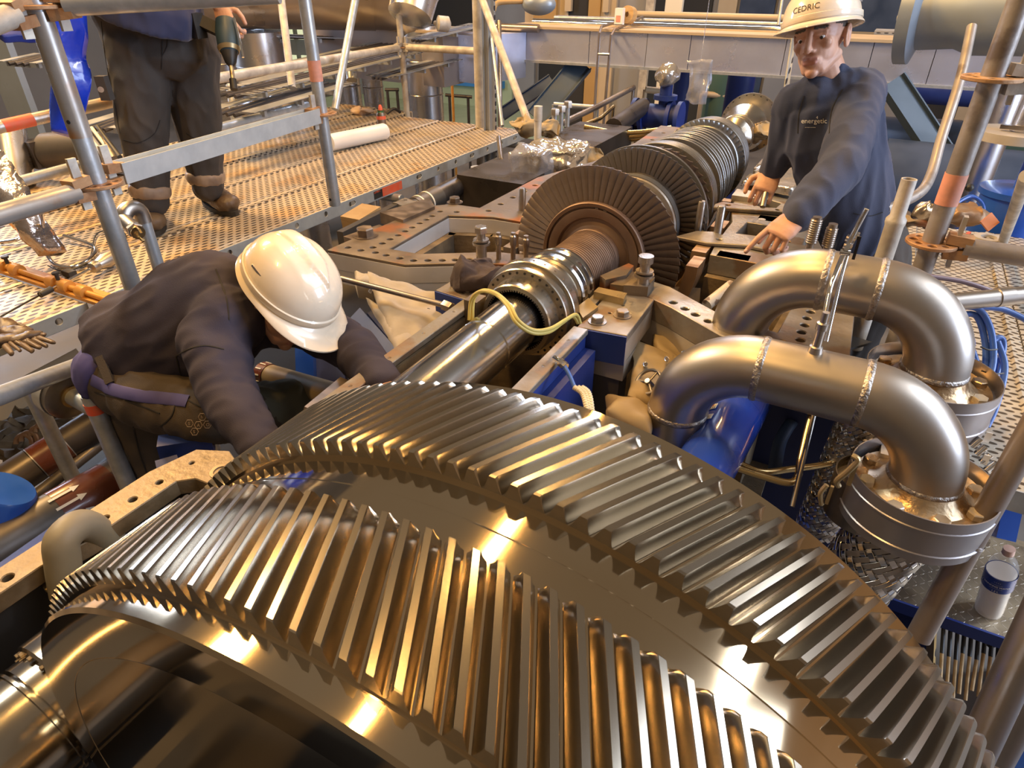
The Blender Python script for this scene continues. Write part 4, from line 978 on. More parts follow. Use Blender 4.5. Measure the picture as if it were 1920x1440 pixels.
    MB().cyl((p.x, p.y, .9), (p.x, p.y, zt), .0185, None, 24).build('stub_pipe', M_['galv'], t)
    c = Vector((p.x, p.y, zt)); l = (at(232, 430, d=1.88)-c); l.z = 0; l.normalize()
    MB().tube([c+Vector((0, 0, -.01))]+arc(c+l*.032+Vector((0, 0, .008)), .032, 180, 20, 8, -l*-1, Vector((0, 0, 1))), .0225, 20).build('elbow', M_['stain'], t)
    e = at(232, 412, d=1.87); f = at(252, 430, d=1.83)
    MB().tube([e, f], .021, 20).build('coupling', M_['stain'], t); dd = (f-e).normalized()
    MB().hexa(f, dd, .023, .014).build('nut', M_['stain'], t)
    MB().lathe(f, dd, [(.014, .012), (.022, .019), (.028, .019), (.028, .013)], 20).build('brass_ring', M_['brass'], t)
    for s in (-1, 1): 
        u, v = frame_of(dd); q = f+dd*.026+u*.016*s; MB().tube([q, q+dd*.022+u*.002*s, q+dd*.030-u*.006*s], .0035, 8).build('claw', M_['brass'], t)
scaffold_left()

def scaffold_right():
    # big post with two rosettes
    R1 = at(1747, 455, d=1.66); R2 = at(1848, 146, y=R1.y)
    x, y = R1.x, R1.y
    post('big worn scaffold post at the right with a pink painted band', x, y, .0, R2.z+.5, r=.0245, m='weather', ros=(R1.z, R2.z), bands=[(R1.z+.10, .075, 'redp')])
    e = at(1920, 476, y=y); ledger('rusty-headed ledger leaving the big post at the right', Vector((x+.07, y, R1.z)), Vector((x+.75, y+.02, R1.z-.01)), m='weather', heads=False)
    t = thing('ledger_coupler', 'rusty wedge coupler on the lower rosette of the big right post', 'coupler', (x, y, R1.z)); wedge_head(t, (x, y, R1.z), (1, 0, 0))
    t = thing('ledger_coupler', 'pale wedge coupler on the upper rosette of the big right post', 'coupler', (x, y, R2.z)); wedge_head(t, (x, y, R2.z), (1, .3, 0), 'galvw')
    f = Vector((x+.09, y+.02, R2.z)); ledger('short rusty ledger at the right edge by the upper rosette', f, f+Vector((.6, .18, 0)), m='galvr', heads=False)
    # spigot
    a = at(1658, 480, d=1.85); zt = at(1700, 335, y=a.y).z
    t = thing('scaffold_spigot', 'whitish short scaffold spigot behind the near steam bends', 'scaffold post', (a.x, a.y, a.z-.2))
    MB().lathe((a.x, a.y, 0), (0, 0, 1), [(a.z-.3, .021), (a.z-.3, .024), (zt-.13, .024), (zt-.12, .0265), (zt-.11, .0265), (zt-.10, .0195), (zt, .0195), (zt, .016)], 28, True, False).build('tube', M_['galvw'], t)
    # right platform: two planks
    Z = CAM.z-.95
    P = at(1704, 418, z=Z); 
    for k, lb in enumerate(['pale perforated plank on the right beside the big post', 'second pale perforated plank at the right edge']):
        x0 = P.x+.00+.33*k
        t = thing('scaffold_plank', lb, 'scaffold plank', (x0+.16, 1.9, Z-.05), 'planks of the right platform')
        y0, y1 = 1.45, P.y+.02
        xs_ = [(x0, 0), (x0+.03, .004), (x0+.035, -.004), (x0+.29, -.004), (x0+.295, .004), (x0+.325, 0)]
        prof = [(a_, b_) for a_, b_ in xs_]+[(x0+.325, -.05), (x0+.32, -.05), (x0+.32, -.012), (x0+.005, -.012), (x0+.005, -.05), (x0, -.05)]
        MB().rings([[(a_, yy, Z+b_) for a_, b_ in prof] for yy in (y0, y1)]).build('deck_sheet', M_['deckr'], t)
        MB().box((x0+.16, y0-.002, Z-.025), (.32, .004, .055)).build('end_channel', M_['rail'], t)
    t = one('deck_rail', 'galvanised upright edge strip left of the pale right planks', 'rail', MB().box((P.x-.018, 1.95, Z+.01), (.020, 1.1, .05)), M_['galvw'])
    q = at(1852, 450, z=Z); one('rubber_washer', 'large pale ring lying on the right planks by the small tube', 'ring', MB().lathe((q.x, q.y, Z+.002), (0, 0, 1), [(0, .03), (0, .055), (.012, .055), (.012, .03)], 36, True, False), M_['concrete'])
    q = at(1810, 442, z=Z+.01); one('red_marker', 'small red stick lying on the right planks', 'marker', MB().bar(q, at(1818, 436, z=Z+.01), .012, .008), M_['red'])
    a = at(1880, 455, z=Z); b = at(1925, 330, d=1.75); one('scaffold_tube', 'short leaning tube at the right edge above the pale planks', 'scaffold tube', MB().cyl(a, b, .018, None, 18), M_['galvw'])
    # tubes crossing the right side
    a = at(1772, 568, d=1.50); b = at(1930, 552, d=1.50); one('grey_pipe', 'short grey pipe with a sleeve across the right planks', 'pipe', MB().cyl(a, b, .0205, None, 24).cyl(at(1868, 558, d=1.50), at(1895, 555, d=1.50), .0225, None, 24), M_['stain'])
    a = at(1960, 760, d=1.22); b = at(1722, 1195, d=1.40); t = thing('scaffold_brace', 'long brown-grey tube slanting past the near shroud ring at the right', 'scaffold tube', (a+b)/2)
    MB().cyl(a, b, .0242, None, 28).build('tube', M_['galvr2'], t); c = a+(b-a)*.555; d = (b-a).normalized()
    MB().lathe(c, d, [(0, .0245), (0, .0262), (.006, .0262), (.006, .0245)], 28, True, False).build('hose_clip', M_['chrome'], t); MB().box(c+RT*.03, (.014, .010, .012)).build('clip_screw', M_['chrome'], t)
    for k, (p, q, r, m, lb) in enumerate((((1960, 1130), (1835, 1400), .027, 'steelpipe', 'dark steel tube in the lower right corner'), ((1960, 1240), (1850, 1440), .030, 'steelpipe', 'second steel tube just right of the first in the lower right corner'))):
        a = at(*p, d=1.02+.06*k); b = at(*q, d=1.05+.06*k); one('scaffold_tube', lb, 'scaffold tube', MB().cyl(a, b+(b-a)*.6, r, None, 28), M_[m])
M_['galvr2'] = mat('brownish_tube', (.30, .25, .22), (.24, .19, .16), rough=.42, metal=.7, scale=12)
M_['steelpipe'] = mat('dull_steel_tube', (.26, .25, .27), (.20, .18, .18), rough=.36, metal=.9, scale=10)
scaffold_right()

# ---------------------------------------------------------------- behind the machine
def tube_t(name, label, cat, pts, r, m, seg=20, group=None, smooth=False):
    return one(name, label, cat, MB().tube(smooth_path(pts, 6) if smooth else pts, r, seg), M_[m], group)
def background():
    # aluminium clad duct: a run of panels
    Y = 6.0
    t = thing('air_duct', 'long aluminium-clad rectangular duct crossing behind the rotor', 'duct', (0, Y, 1.9))
    zt = at(1200, 62, y=Y).z; zb = at(1200, 126, y=Y).z; h = zt-zb
    px = [945, 1105, 1213, 1295, 1475, 1640, 1760, 1860]
    xs = [at(p, 80, y=Y).x for p in px]+[at(1860, 80, y=Y).x+3]
    for i, (a, b) in enumerate(zip(xs, xs[1:])):
        MB().box(((a+b)/2, Y+.2+.003*(i % 2), (zt+zb)/2), (b-a-.005, .4, h-.004*(i % 2))).build('panel', M_['duct'], t)
    MB().box(((xs[0]+xs[-1])/2, Y+.2, zt+.012), (xs[-1]-xs[0], .46, .02)).build('top_edge', M_['cream_edge'], t)
    MB().box(((xs[0]+xs[-1])/2, Y-.008, zb-.006), (xs[-1]-xs[0], .03, .02)).build('bottom_edge', M_['galv'], t)
    # nearer duct box at the left end
    t2 = thing('air_duct', 'grey duct box with a sloped end left of the slotted channels', 'duct', (-3.6, 6.4, 1.9))
    a = at(620, 60, d=6.0); b = at(860, 60, d=6.0); 
    P0 = at(600, 42, d=6.3); P1 = at(858, 60, d=5.7); H = .42
    MB().bar(P0+Vector((0, 0, -H/2)), P1+Vector((0, 0, -H/2)), .5, H).build('panel', M_['duct2'], t2)
    P2 = at(950, 62, d=6.1); MB().bar(P1+Vector((0, 0, -H/2)), P2+Vector((0, 0, -.17)), .5, .38).build('panel', M_['duct'], t2)
    MB().bar(P0+Vector((0, 0, .01)), P1+Vector((0, 0, .01)), .54, .02).build('top_edge', M_['cream_edge'], t2)
    # pipes and trays on top of the duct
    def X(p0, p1, y, z_px, r, m, lb, nm='conduit', cat='pipe', lift=0):
        a = at(p0, z_px, y=y); b = at(p1, z_px, y=y); z = at((p0+p1)/2, z_px, y=y).z
        return one(nm, lb, cat, MB().cyl((a.x, y, z), (b.x, y, z), r, None, 14), M_[m])
    X(1000, 1500, 6.3, 50, .03, 'chrome', 'shiny conduit lying along the top of the aluminium duct'); X(930, 1010, 5.95, 52, .035, 'brownpipe', 'short brown pipe lying on the left end of the duct')
    X(1180, 1600, 7.2, 32, .03, 'cream_edge', 'pale pipe above and behind the duct'); X(1040, 1480, 6.6, 40, .02, 'galv', 'thin grey conduit above the duct')
    a = at(1640, 62, y=6.6); b = at(1990, 62, y=6.6); one('cable_tray', 'slotted cable tray above the right part of the duct', 'cable tray', MB().box(((a.x+b.x)/2, 6.6, a.z-.02), (b.x-a.x, .25, .09)), M_['slotx'])
    one('blue_beam', 'dark blue steel beam high behind the duct', 'beam', MB().box((2.0, 9.0, at(1400, 20, y=9.0).z), (4.4, .15, .34)), M_['blued'])
    one('blue_beam', 'blue beam below the duct at the right of the standing worker', 'beam', MB().cyl((at(1640, 172, y=8).x, 8, at(1800, 172, y=8).z), (at(1960, 172, y=8).x, 8, at(1800, 172, y=8).z), .13, None, 20), M_['blue'])
    one('dark_vessel', 'long dark blue vessel low behind the right worker', 'tank', MB().lathe((at(1640, 330, y=5.5).x, 5.5, at(1700, 320, y=5.5).z-.1), (1, 0, 0), [(0, .05), (.02, .30), (1.5, .30), (1.52, .05)], 40), M_['blued'])
    one('dark_vessel', 'dark horizontal pipe bank high behind the right worker', 'tank', MB().cyl(at(1640, 255, d=7), at(1790, 262, d=7), .20, None, 28).cyl(at(1650, 255, d=7), Vector((at(1650, 255, d=7).x, at(1650, 255, d=7).y, 0)), .06, None, 12), M_['blued'])
    q = at(1672, 305, d=4.6); one('pipe_ring_end', 'open round pipe end with pale rim right of the worker', 'pipe', MB().lathe(q, (FW*-1), [(0, .03), (0, .055), (-.06, .055), (-.06, .03)], 28, True, False), M_['concrete'])
    # ceiling-hung and standing blue pipes
    for lb, px, y, r, z0, z1, m in (('thick blue vertical pipe behind the far end flange', 1383, 6.8, .125, 0, 1.72, 'blue'), ('blue vertical pipe left of the clear bag', 1276, 6.7, .085, 0, 1.72, 'blue'), ('dark blue-green column right of the clear bag', 1345, 7.4, .14, 0, 1.7, 'grn')):
        p = at(px, 190, y=y); one('blue_pipe', lb, 'pipe', MB().cyl((p.x, y, z0), (p.x, y, z1), r, None, 28), M_[m])
    # blue valve with flanges
    p = at(1232, 210, y=5.0); t = thing('blue_valve', 'blue flanged valve body beside the far discs', 'valve', (p.x, 5, p.z-.2)); c = Vector((p.x, 5, p.z-.03))
    MB().cyl(c-Vector((.18, 0, 0)), c+Vector((.18, 0, 0)), .085, None, 28).build('body', M_['blue'], t)
    for s in (-.17, -.10, .10, .17): MB().cyl(c+Vector((s-.014, 0, 0)), c+Vector((s+.014, 0, 0)), .115, None, 28).build('flange', M_['blue'], t)
    MB().cyl(c+Vector((.05, 0, .05)), c+Vector((.05, 0, .30)), .045, None, 24).build('neck', M_['blue'], t); MB().cyl(c+Vector((.05, 0, .12)), c+Vector((.05, 0, .15)), .085, None, 24).build('flange', M_['blue'], t)
    q = at(1252, 141, y=5.0); o = MB(); o.ell(q, (.085, .085, .085), None, 20, 14)
    o = crumple(o, .022, 14); one('foil_wrap', 'crumpled foil-wrapped ball on top of the blue valve', 'wrapping', o, M_['foil'], sharp=180)
    q = at(1308, 155, y=4.9); o = MB(); o.box(q, (.14, .05, .26)); o = crumple(subd(o, 4), .03, 9); one('clear_bag', 'clear plastic bag hanging beside the blue pipe', 'bag', o.tube([q+Vector((0, 0, .10)), q+Vector((0, 0, .75))], .0025, 6), M_['pet2'], sharp=180)
    # diagonal struts
    def strut(label, p0, p1, d, w, h, m='steelblue'):
        a = at(*p0, d=d); b = at(*p1, d=d); t = thing('diagonal_brace', label, 'brace', (a+b)/2)
        MB().bar(a, b, w, .012, FW).build('web', M_[m], t)
        u = (b-a).normalized().cross(FW).normalized()
        for s in (-1, 1): MB().bar(a+u*s*w/2, b+u*s*w/2, .010, h, FW).build('flange', M_[m], t)
    strut('blue-grey diagonal steel brace under the left part of the duct', (1092, 118), (1005, 222), 6.0, .20, .07)
    strut('blue-grey diagonal steel brace running down right of the worker', (1672, 152), (1800, 345), 4.6, .17, .07)
    strut('dark sloping channel left of the blue-grey brace', (1035, 150), (940, 215), 7.0, .12, .05, 'blued')
    # twin thin tubes
    t = thing('impulse_tubes', 'twin thin tubes tied together in front of the duct', 'pipe', at(1130, 150, y=5.7))
    for pts in ([(1180, 34, 6.6), (1128, 50, 5.9), (1124, 62, 5.72), (1117, 165, 5.70), (1113, 240, 5.7)], [(1205, 32, 6.6), (1152, 56, 5.9), (1146, 66, 5.72), (1137, 165, 5.70), (1131, 240, 5.7)]):
        MB().tube([at(a, b, y=c) for a, b, c in pts], .012, 10).build('tube', M_['brownpipe'], t)
    MB().cyl(at(1122, 101, y=5.68), at(1143, 102, y=5.68), .010, None, 8).build('tie', M_['stain'], t)
    # small camera-like cup and roll on the duct
    q = at(1162, 30, y=6.1); t = thing('paper_box', 'small printed white box standing on the duct', 'box', q); MB().box(q, (.07, .06, .12)).build('box', M_['white'], t)
    MB().box(q+Vector((0, -.032, -.02)), (.04, .002, .05)).build('print', M_['redp'], t)
    q = at(1175, 27, y=6.15); one('paper_roll', 'tan paper roll leaning behind the small box', 'roll', MB().lathe(q, (-.3, -1, .2), [(0, .02), (0, .07), (-.06, .07), (-.06, .02)], 24, True, False), M_['wood'])
    # handrails
    for lb, pts, r, m in (('brown handrail tube sloping up toward the grey panels', [(1035, 240, 4.6), (1120, 200, 5.1), (1188, 164, 5.6)], .022, 'brownpipe'),
                          ('dark thick pipe sloping toward the blue valve', [(1150, 240, 4.2), (1205, 200, 4.8)], .06, 'blackm'),
                          ('thin ochre pipe below the sloping handrail', [(1080, 240, 4.4), (1125, 222, 4.6), (1150, 200, 4.8)], .015, 'brass'),
                          ('horizontal grey rail behind the bolts', [(1038, 196, 5.2), (1120, 202, 5.2)], .02, 'galv'),
                          ('pale rail right of the grey post', [(1210, 168, 6.0), (1250, 172, 6.0)], .03, 'cream_edge'),
                          ('pale rail between the blue pipes', [(1316, 176, 6.6), (1360, 180, 6.6)], .03, 'cream_edge')):
        P_ = [at(a, b, d=c) for a, b, c in pts]; mbh = MB().tube(P_, r, 14)
        t = thing('handrail', lb, 'rail', P_[0]); mbh.build('rail', M_[m], t)
        for q in (P_[0], P_[-1]): MB().cyl((q.x, q.y, 0), q, r*.7, None, 10).build('upright', M_[m], t)
    # golden hoses
    for k, (pts, lb) in enumerate((([(1095, 238), (1150, 248), (1200, 248), (1258, 240)], 'uppermost golden hose behind the foil-wrapped drum'), ([(1085, 243), (1140, 254), (1190, 256), (1254, 246)], 'second golden hose behind the foil-wrapped drum'),
                                   ([(1080, 250), (1130, 260), (1180, 262), (1238, 254)], 'third golden hose behind the foil-wrapped drum'))):
        tube_t('golden_hose', lb, 'hose', [at(a, b, d=4.05+.05*k) for a, b in pts], .016, 'brass', smooth=True, group='golden hoses')
    # three tall bolts and a pin
    for px, py, lb in ((1040, 232, 'first tall hex bolt behind the foil-wrapped drum, leftmost of three'), (1052, 226, 'middle tall hex bolt behind the foil-wrapped drum'), (1064, 218, 'right tall hex bolt behind the foil-wrapped drum')):
        p = at(px, py, d=3.9); t = thing('tall_bolt', lb, 'bolt', p); MB().cyl(p-Vector((0, 0, .06)), p+Vector((0, 0, .07)), .014, None, 16).build('shank', M_['galv'], t)
        MB().hexa(p+Vector((0, 0, .05)), (0, 0, 1), .026, .035).build('nut', M_['stain'], t)
    p = at(1008, 262, d=3.5); one('stand_pin', 'upright steel pin with a sleeve beside the platform corner', 'pin', MB().lathe((p.x, p.y, 0), (0, 0, 1), [(p.z-.05, .05), (p.z-.03, .05), (p.z-.03, .020), (p.z+.10, .020), (p.z+.10, .023), (p.z+.17, .023), (p.z+.17, .017)], 24), M_['galvw'])
    # wrapped drum
    p = at(1050, 300, d=3.35); mb = MB().lathe((p.x, p.y, p.z-.09), (0, 0, 1), [(.01*k, .170-.0004*k) for k in range(17)]+[(.168, .160-.012*k) for k in range(13)], 110)
    one('wrapped_drum', 'large drum wrapped in crumpled clear plastic behind the bladed wheel', 'drum', crumple(mb, .020, 19), M_['foil'], sharp=180)
    mb = MB().box(at(1000, 312, d=3.2), (.16, .16, .16)); one('plastic_wrap', 'loose crumpled plastic sheet left of the wrapped drum', 'wrapping', crumple(subd(mb, 4), .035, 9), M_['pet2'], sharp=180)
    mb = MB().box(at(1075, 345, d=3.1), (.2, .1, .05))
    for lb, px, py, d, s in (('ochre crumpled cloth beside the steel pin', 985, 235, 3.7, (.14, .10, .07)), ('ochre crumpled cloth right of the steel pin', 1028, 243, 3.7, (.10, .08, .06)), ('brownish cloth heap on the far casing beside the cone', 1432, 248, 3.6, (.14, .12, .06)), ('pinkish-brown packing beside the wrapped drum', 1112, 300, 3.3, (.10, .08, .08))):
        mb = MB().ell(at(px, py, d=d), [k*.62 for k in s], None, 40, 24); one('cloth_heap', lb, 'cloth', crumple(mb, .035, 17), M_['blankety'], sharp=180)
    one('foil_sheet', 'crumpled silvery foil sheet on the casing between the worker arms', 'foil', crumple(subd(MB().box(at(1455, 335, d=2.75), (.20, .34, .02)), 4), .03, 10), M_['foil'], sharp=180)
    # clad columns, with seams
    for lb, px, d, r, z1 in (('tall metal-clad column behind the far corner post', 797, 6.0, .165, 2.0), ('clad column left of the tall one, brightly streaked', 700, 6.4, .10, 2.0), ('clad column far behind the leaning tube', 655, 6.5, .12, 2.0),
                             ('wide clad column behind the cable trays', 500, 6.0, .22, 1.95), ('low clad column top below the cable tray', 425, 5.2, .17, 1.50), ('low clad column with a copper-lit top behind the trays', 540, 5.3, .16, 1.58), ('clad column at the left behind the legs', 430, 6.6, .2, 1.9)):
        p = at(px, 170, d=d); t = thing('clad_column', lb, 'column', (p.x, p.y, 0))
        MB().lathe((p.x, p.y, 0), (0, 0, 1), [(0, r), (z1, r)], 48).build('cladding', M_['clad'], t)
        for z in (z1*.72, z1*.86): MB().lathe((p.x, p.y, 0), (0, 0, 1), [(z-.006, r), (z, r+.005), (z+.006, r)], 48, True, False).build('seam_ring', M_['clad'], t)
    # big overhead clad pipe with its elbow
    a = at(380, -14, d=5.4); b = at(700, -6, d=5.6); t = thing('overhead_pipe', 'big brownish clad pipe across the top left', 'pipe', (a+b)/2)
    MB().cyl(a+(a-b)*.6, b, .26, None, 40).build('run', M_['brownpipe'], t); MB().tube(smooth_path([b, b+(b-a).normalized()*.25+Vector((0, 0, -.03)), b+(b-a).normalized()*.42+Vector((0, 0, -.16))], 6), .25, 40).build('elbow', M_['brownpipe'], t)
    a = at(790, -60, d=5.0); b = at(768, 32, d=5.0); one('clad_elbow', 'shiny orange-lit clad pipe end above the duct', 'pipe', MB().lathe(b, (a-b), [(0, .12), (.01, .17), (.20, .18), (.21, .185), (.22, .18), (.6, .19)], 40), M_['clad'])
    # cable trays
    def tray(label, p0, p1, d0, d1, w, h=.07, m='slot'):
        a = at(*p0, d=d0); b = at(*p1, d=d1); t = thing('cable_tray', label, 'cable tray', (a+b)/2); dr = (b-a).normalized(); u = Vector((0, 0, 1)); s = dr.cross(u).normalized()
        for sg in (0, 1): MB().bar(a+s*w*sg, b+s*w*sg, h, .004).build('side', M_[m], t)
        n = max(3, int((b-a).length/.35)); me = None
        for i in range(n): 
            q = a+(b-a)*(i+.5)/n; MB().bar(q-u*h*.35, q+s*w-u*h*.35, .02, .03).build('rung', M_['galv'], t)
        mb = MB()
        for k in range(3):
            mb = MB().tube([a+s*w*(.25+.22*k)-u*h*.2, (a+b)/2+s*w*(.3+.18*k)-u*h*.1, b+s*w*(.25+.22*k)-u*h*.2], .013, 8); mb.build('cable', M_['cable'], t)
    tray('upper cable tray crossing behind the drill and the post', (395, 150), (760, 66), 4.5, 6.2, .30)
    tray('slotted tray just below the long handrail', (395, 172), (745, 92), 4.0, 5.6, .28, .08)
    tray('slotted tray lower behind the legs', (395, 205), (600, 150), 3.9, 4.6, .28, .10)
    tray('tray crossing high with black cables', (440, 62), (720, 70), 5.8, 6.4, .28, .08, 'slotx'); tray('higher slotted tray above the drill', (430, 52), (640, 22), 5.8, 6.6, .22, .06)
    tray('slotted tray right of the far corner post', (690, 142), (830, 108), 5.2, 5.8, .2, .07); tray('slotted tray behind the standing man at left', (150, 235), (250, 205), 3.7, 4.0, .25, .09)
    tray('slotted tray in front of the grey duct box', (765, 72), (885, 44), 5.3, 5.8, .18, .07); tray('rusty slotted tray at the left edge', (0, 115), (70, 100), 4.2, 4.4, .3, .06)
    # top centre: white siren and hose
    q = at(833, 45, d=5.0); one('white_siren', 'round white sounder on a stalk above the grey duct box', 'siren', MB().lathe(q, (-.6, -.7, .1), [(-.05, .02), (-.03, .055), (.05, .055), (.06, .03)], 28).cyl(q, q+Vector((-.12, .05, .0)), .018, None, 12), M_['galvw'])
    q = at(1010, 8, d=4.6); t = thing('ribbed_drum', 'grey round instrument head with hose at the top centre', 'instrument', q); MB().ell(q, (.13, .09, .07), None, 28, 16).build('body', M_['greyfl'], t)
    tube_t('beige_hose', 'beige hose curling from the grey instrument head', 'hose', [at(925, 20, d=4.6), at(935, 5, d=4.6), at(980, 2, d=4.6)], .018, 'wood', smooth=True)
    # railings on the green floor
    for lb, pts, m in (('dark railing on the green floor left of the tall column', [(722, 168), (748, 168)], 'blackm'), ('dark railing on the green floor right of the tall column', [(835, 178), (885, 182)], 'blackm')):
        a = at(*pts[0], d=8); b = at(*pts[1], d=8); t = thing('floor_railing', lb, 'railing', (a+b)/2); MB().cyl(a, b, .02, None, 8).build('rail', M_[m], t)
        for k in (.15, .85): c = a+(b-a)*k; MB().cyl((c.x, c.y, 0), c, .018, None, 8).build('post', M_[m], t)
    p = at(850, 210, d=7.5); one('ochre_pipe', 'thin ochre pipe rising from the green floor', 'pipe', MB().tube([(p.x, p.y, 0), (p.x, p.y, at(850, 142, d=7.5).z), at(830, 142, d=7.5)], .016, 8), M_['yellow'])
    a = at(850, 152, y=12.42); one('blue_kerb', 'bright blue plinth at the end of the green floor', 'plinth', MB().box((a.x, a.y, a.z), (2.4, .14, .13)), M_['bluesky'])
    mb = MB().box((-.86, 3.42, .785), (.36, 1.5, 1.57)); one('valve_bench', 'dark steel bench beside the left casing flange under the wrapped drum', 'bench', mb, M_['blackm'])
def subd(mb, n):
    if n == 0: return mb
    me = bpy.data.meshes.new('t'); me.from_pydata([tuple(v) for v in mb.v], [], mb.f); bm = bmesh.new(); bm.from_mesh(me)
    bmesh.ops.subdivide_edges(bm, edges=bm.edges, cuts=2**(n-1)+1, use_grid_fill=True)
    bm.verts.index_update(); o = MB(); o.v = [v.co.copy() for v in bm.verts]; o.f = [[v.index for v in f.verts] for f in bm.faces]; o.m = [0]*len(o.f)
    bm.free(); bpy.data.meshes.remove(me); return o
def crumple(mb, amp, freq):
    for i, v in enumerate(mb.v):
        n = noise.noise_vector(v*freq); n2 = noise.noise_vector(v*freq*2.7+Vector((5, 1, 2))); mb.v[i] = v+n*amp+n2*amp*.4
    return mb
M_['cream_edge'] = mat('dusty_cream_edge', (.50, .38, .24), None, rough=.55, metal=.2)
M_['duct2'] = mat('warm_lit_grey_duct', (.46, .42, .42), (.40, .36, .36), rough=.4, metal=.7, scale=2)  # grey duct metal, slightly warm in tone
M_['pet2'] = mat('crumpled_clear_sheet', (.55, .57, .66), None, rough=.15, metal=.4, alpha=.45, bump=1, bscale=18)
M_['bluesky'] = mat('sky_blue_paint', (.04, .22, .55), None, rough=.5)
background()

def right_background():
    # big grey flanged pipe at the top right
    f = at(1722, 30, d=2.75)
    ax = (at(1925, 25, d=2.55)-f).normalized()
    t = thing('flanged_pipe', 'big grey pipe with a thick bolted end flange at the upper right', 'pipe', f)
    MB().lathe(f, ax, [(-.05, .07), (-.05, .185), (.0, .185), (.02, .13), (.16, .125), (.22, .15), (.7, .155), (1.4, .155)], 6*8).build('pipe_body', M_['greyfl'], t)
    u, v = frame_of(ax)
    for k in range(12):
        a = 2*PI*k/12; c = f-ax*.051+(u*math.cos(a)+v*math.sin(a))*.155; MB().cyl(c, c-ax*.003, .012, None, 14).build('bolt_hole', M_['white'], t)
    # bent grey conduit
    tube_t('bent_conduit', 'bent grey conduit curving down right of the worker', 'pipe', [at(1822, 50, d=2.5), at(1800, 150, d=2.45), at(1765, 260, d=2.4), at(1745, 330, d=2.35), at(1720, 365, d=2.3), at(1660, 392, d=2.25)], .018, 'weather', smooth=True)
    # metal clad vertical pipe, discs, blue vessel
    p = at(1825, 330, d=3.2); one('clad_riser', 'shiny clad vertical pipe right of the big scaffold post', 'pipe', MB().cyl((p.x, p.y, 0), (p.x, p.y, p.z+.45), .085, None, 36), M_['clad'])
    p = at(1905, 245, d=2.7); t = thing('round_table_flange', 'large pale round flange plate at the right edge', 'flange', p); MB().lathe(p, (0, 0, 1), [(-.035, .02), (-.035, .15), (0, .15), (0, .02)], 48, True, False).build('plate', M_['concrete'], t); MB().cyl(p+Vector((.02, 0, 0)), p+Vector((.06, 0, 1.0)), .045, None, 24).build('stem', M_['clad'], t)
    MB().bar(p+Vector((-.06, -.02, .015)), p+Vector((.02, -.05, .02)), .02, .016).build('lever', M_['dsteel'], t)
    q = at(1935, 60, d=2.6); one('round_end_plate', 'pale round cap in the upper right corner', 'cap', MB().cyl(q, q+Vector((.0, .02, .05)), .13, None, 36), M_['concrete'])
    p = at(1900, 380, d=2.9); t = thing('blue_tank', 'bright blue cylindrical tank with a thick blue riser at the right edge', 'tank', (p.x, p.y, 1.0))
    z = at(1900, 345, d=2.9).z; MB().lathe((p.x, p.y, 0), (0, 0, 1), [(.8, .135), (z-.04, .135), (z-.035, .15), (z-.01, .15), (z, .12), (z, .02)], 44).build('body', M_['bluev'], t)
    MB().cyl((p.x+.03, p.y, z), (p.x+.03, p.y, z+.35), .055, None, 28).build('riser', M_['bluev'], t)
    one('orange_board', 'small orange board lying at the foot of the blue tank', 'board', MB().bar(at(1845, 425, d=2.3), at(1866, 408, d=2.3), .045, .006, FW), M_['orange'])
    for lb, px, py, d, s, m in (('brown wrapped bundle behind the right planks', 1800, 400, 2.5, (.13, .09, .05), 'wood2'), ('domed brass-coloured cover left of the big post', 1740, 395, 2.45, (.055, .055, .04), 'oil'), ('brown clutter behind the post', 1720, 412, 2.6, (.12, .08, .03), 'cast')):
        one('bundle', lb, 'bundle', crumple(MB().ell(at(px, py, d=d), [k*.8 for k in s], None, 40, 24), .022, 20), M_[m], sharp=180)
    # lever valve and blue hose by the clad riser
    tube_t('thin_blue_hose', 'thin blue hose behind the big post', 'hose', [at(1795, 380, d=2.7), at(1820, 368, d=2.7), at(1840, 380, d=2.7), at(1846, 402, d=2.7)], .008, 'bluev', smooth=True)
    q = at(1818, 352, d=2.6); one('ball_lever', 'black ball-ended lever behind the big post', 'lever', MB().cyl(at(1798, 345, d=2.6), q, .006, None, 8).ell(q, (.016, .016, .016)), M_['black'])
    # green panels and wall clutter
    one('green_panel', 'dark green sheet behind the round flange at the right', 'panel', MB().box(at(1900, 285, d=6), (.8, .03, .3)), M_['grn'])
    a = at(1700, 200, d=9); 
    t = thing('corrugated_wall', 'cream corrugated wall strip behind the diagonal brace', 'wall', a)
    for k in range(14): MB().box((at(1670+14*k, 215, y=10.5).x, 10.5, 1.9), (.10, .06+.03*(k % 2), 1.5)).build('corrugation', M_['wallc'], t)
    # slotted angle by the worker's head
    a = at(1490, 40, d=4.0); b = at(1462, 225, d=4.0); b = b+(b-a)*2.2; one('slotted_angle', 'slim slotted angle iron left of the standing worker', 'angle iron', MB().bar(a, b, .006, .04).bar(a+RT*.01, b+RT*.01, .03, .004), M_['slotz'])
    tube_t('steel_rod', 'bluish steel rod above the duct left of the worker', 'rod', [at(1468, -10, d=4.4), at(1459, 48, d=4.4)], .010, 'galv')
    # blue hoses bundle at the right
    dd = 1.55
    loops = [[(1795, 575), (1835, 580), (1858, 620), (1862, 680), (1845, 740), (1835, 800)], [(1800, 590), (1830, 592), (1845, 630), (1848, 680), (1835, 740), (1815, 830)], [(1862, 720), (1880, 660), (1878, 635), (1862, 640), (1856, 680), (1858, 730), (1838, 790), (1800, 850)],
             [(1806, 600), (1822, 640), (1815, 660), (1800, 640)], [(1810, 660), (1830, 680), (1820, 650)], [(1835, 575), (1880, 580), (1925, 600)], [(1870, 640), (1884, 690), (1868, 760), (1850, 800)]]
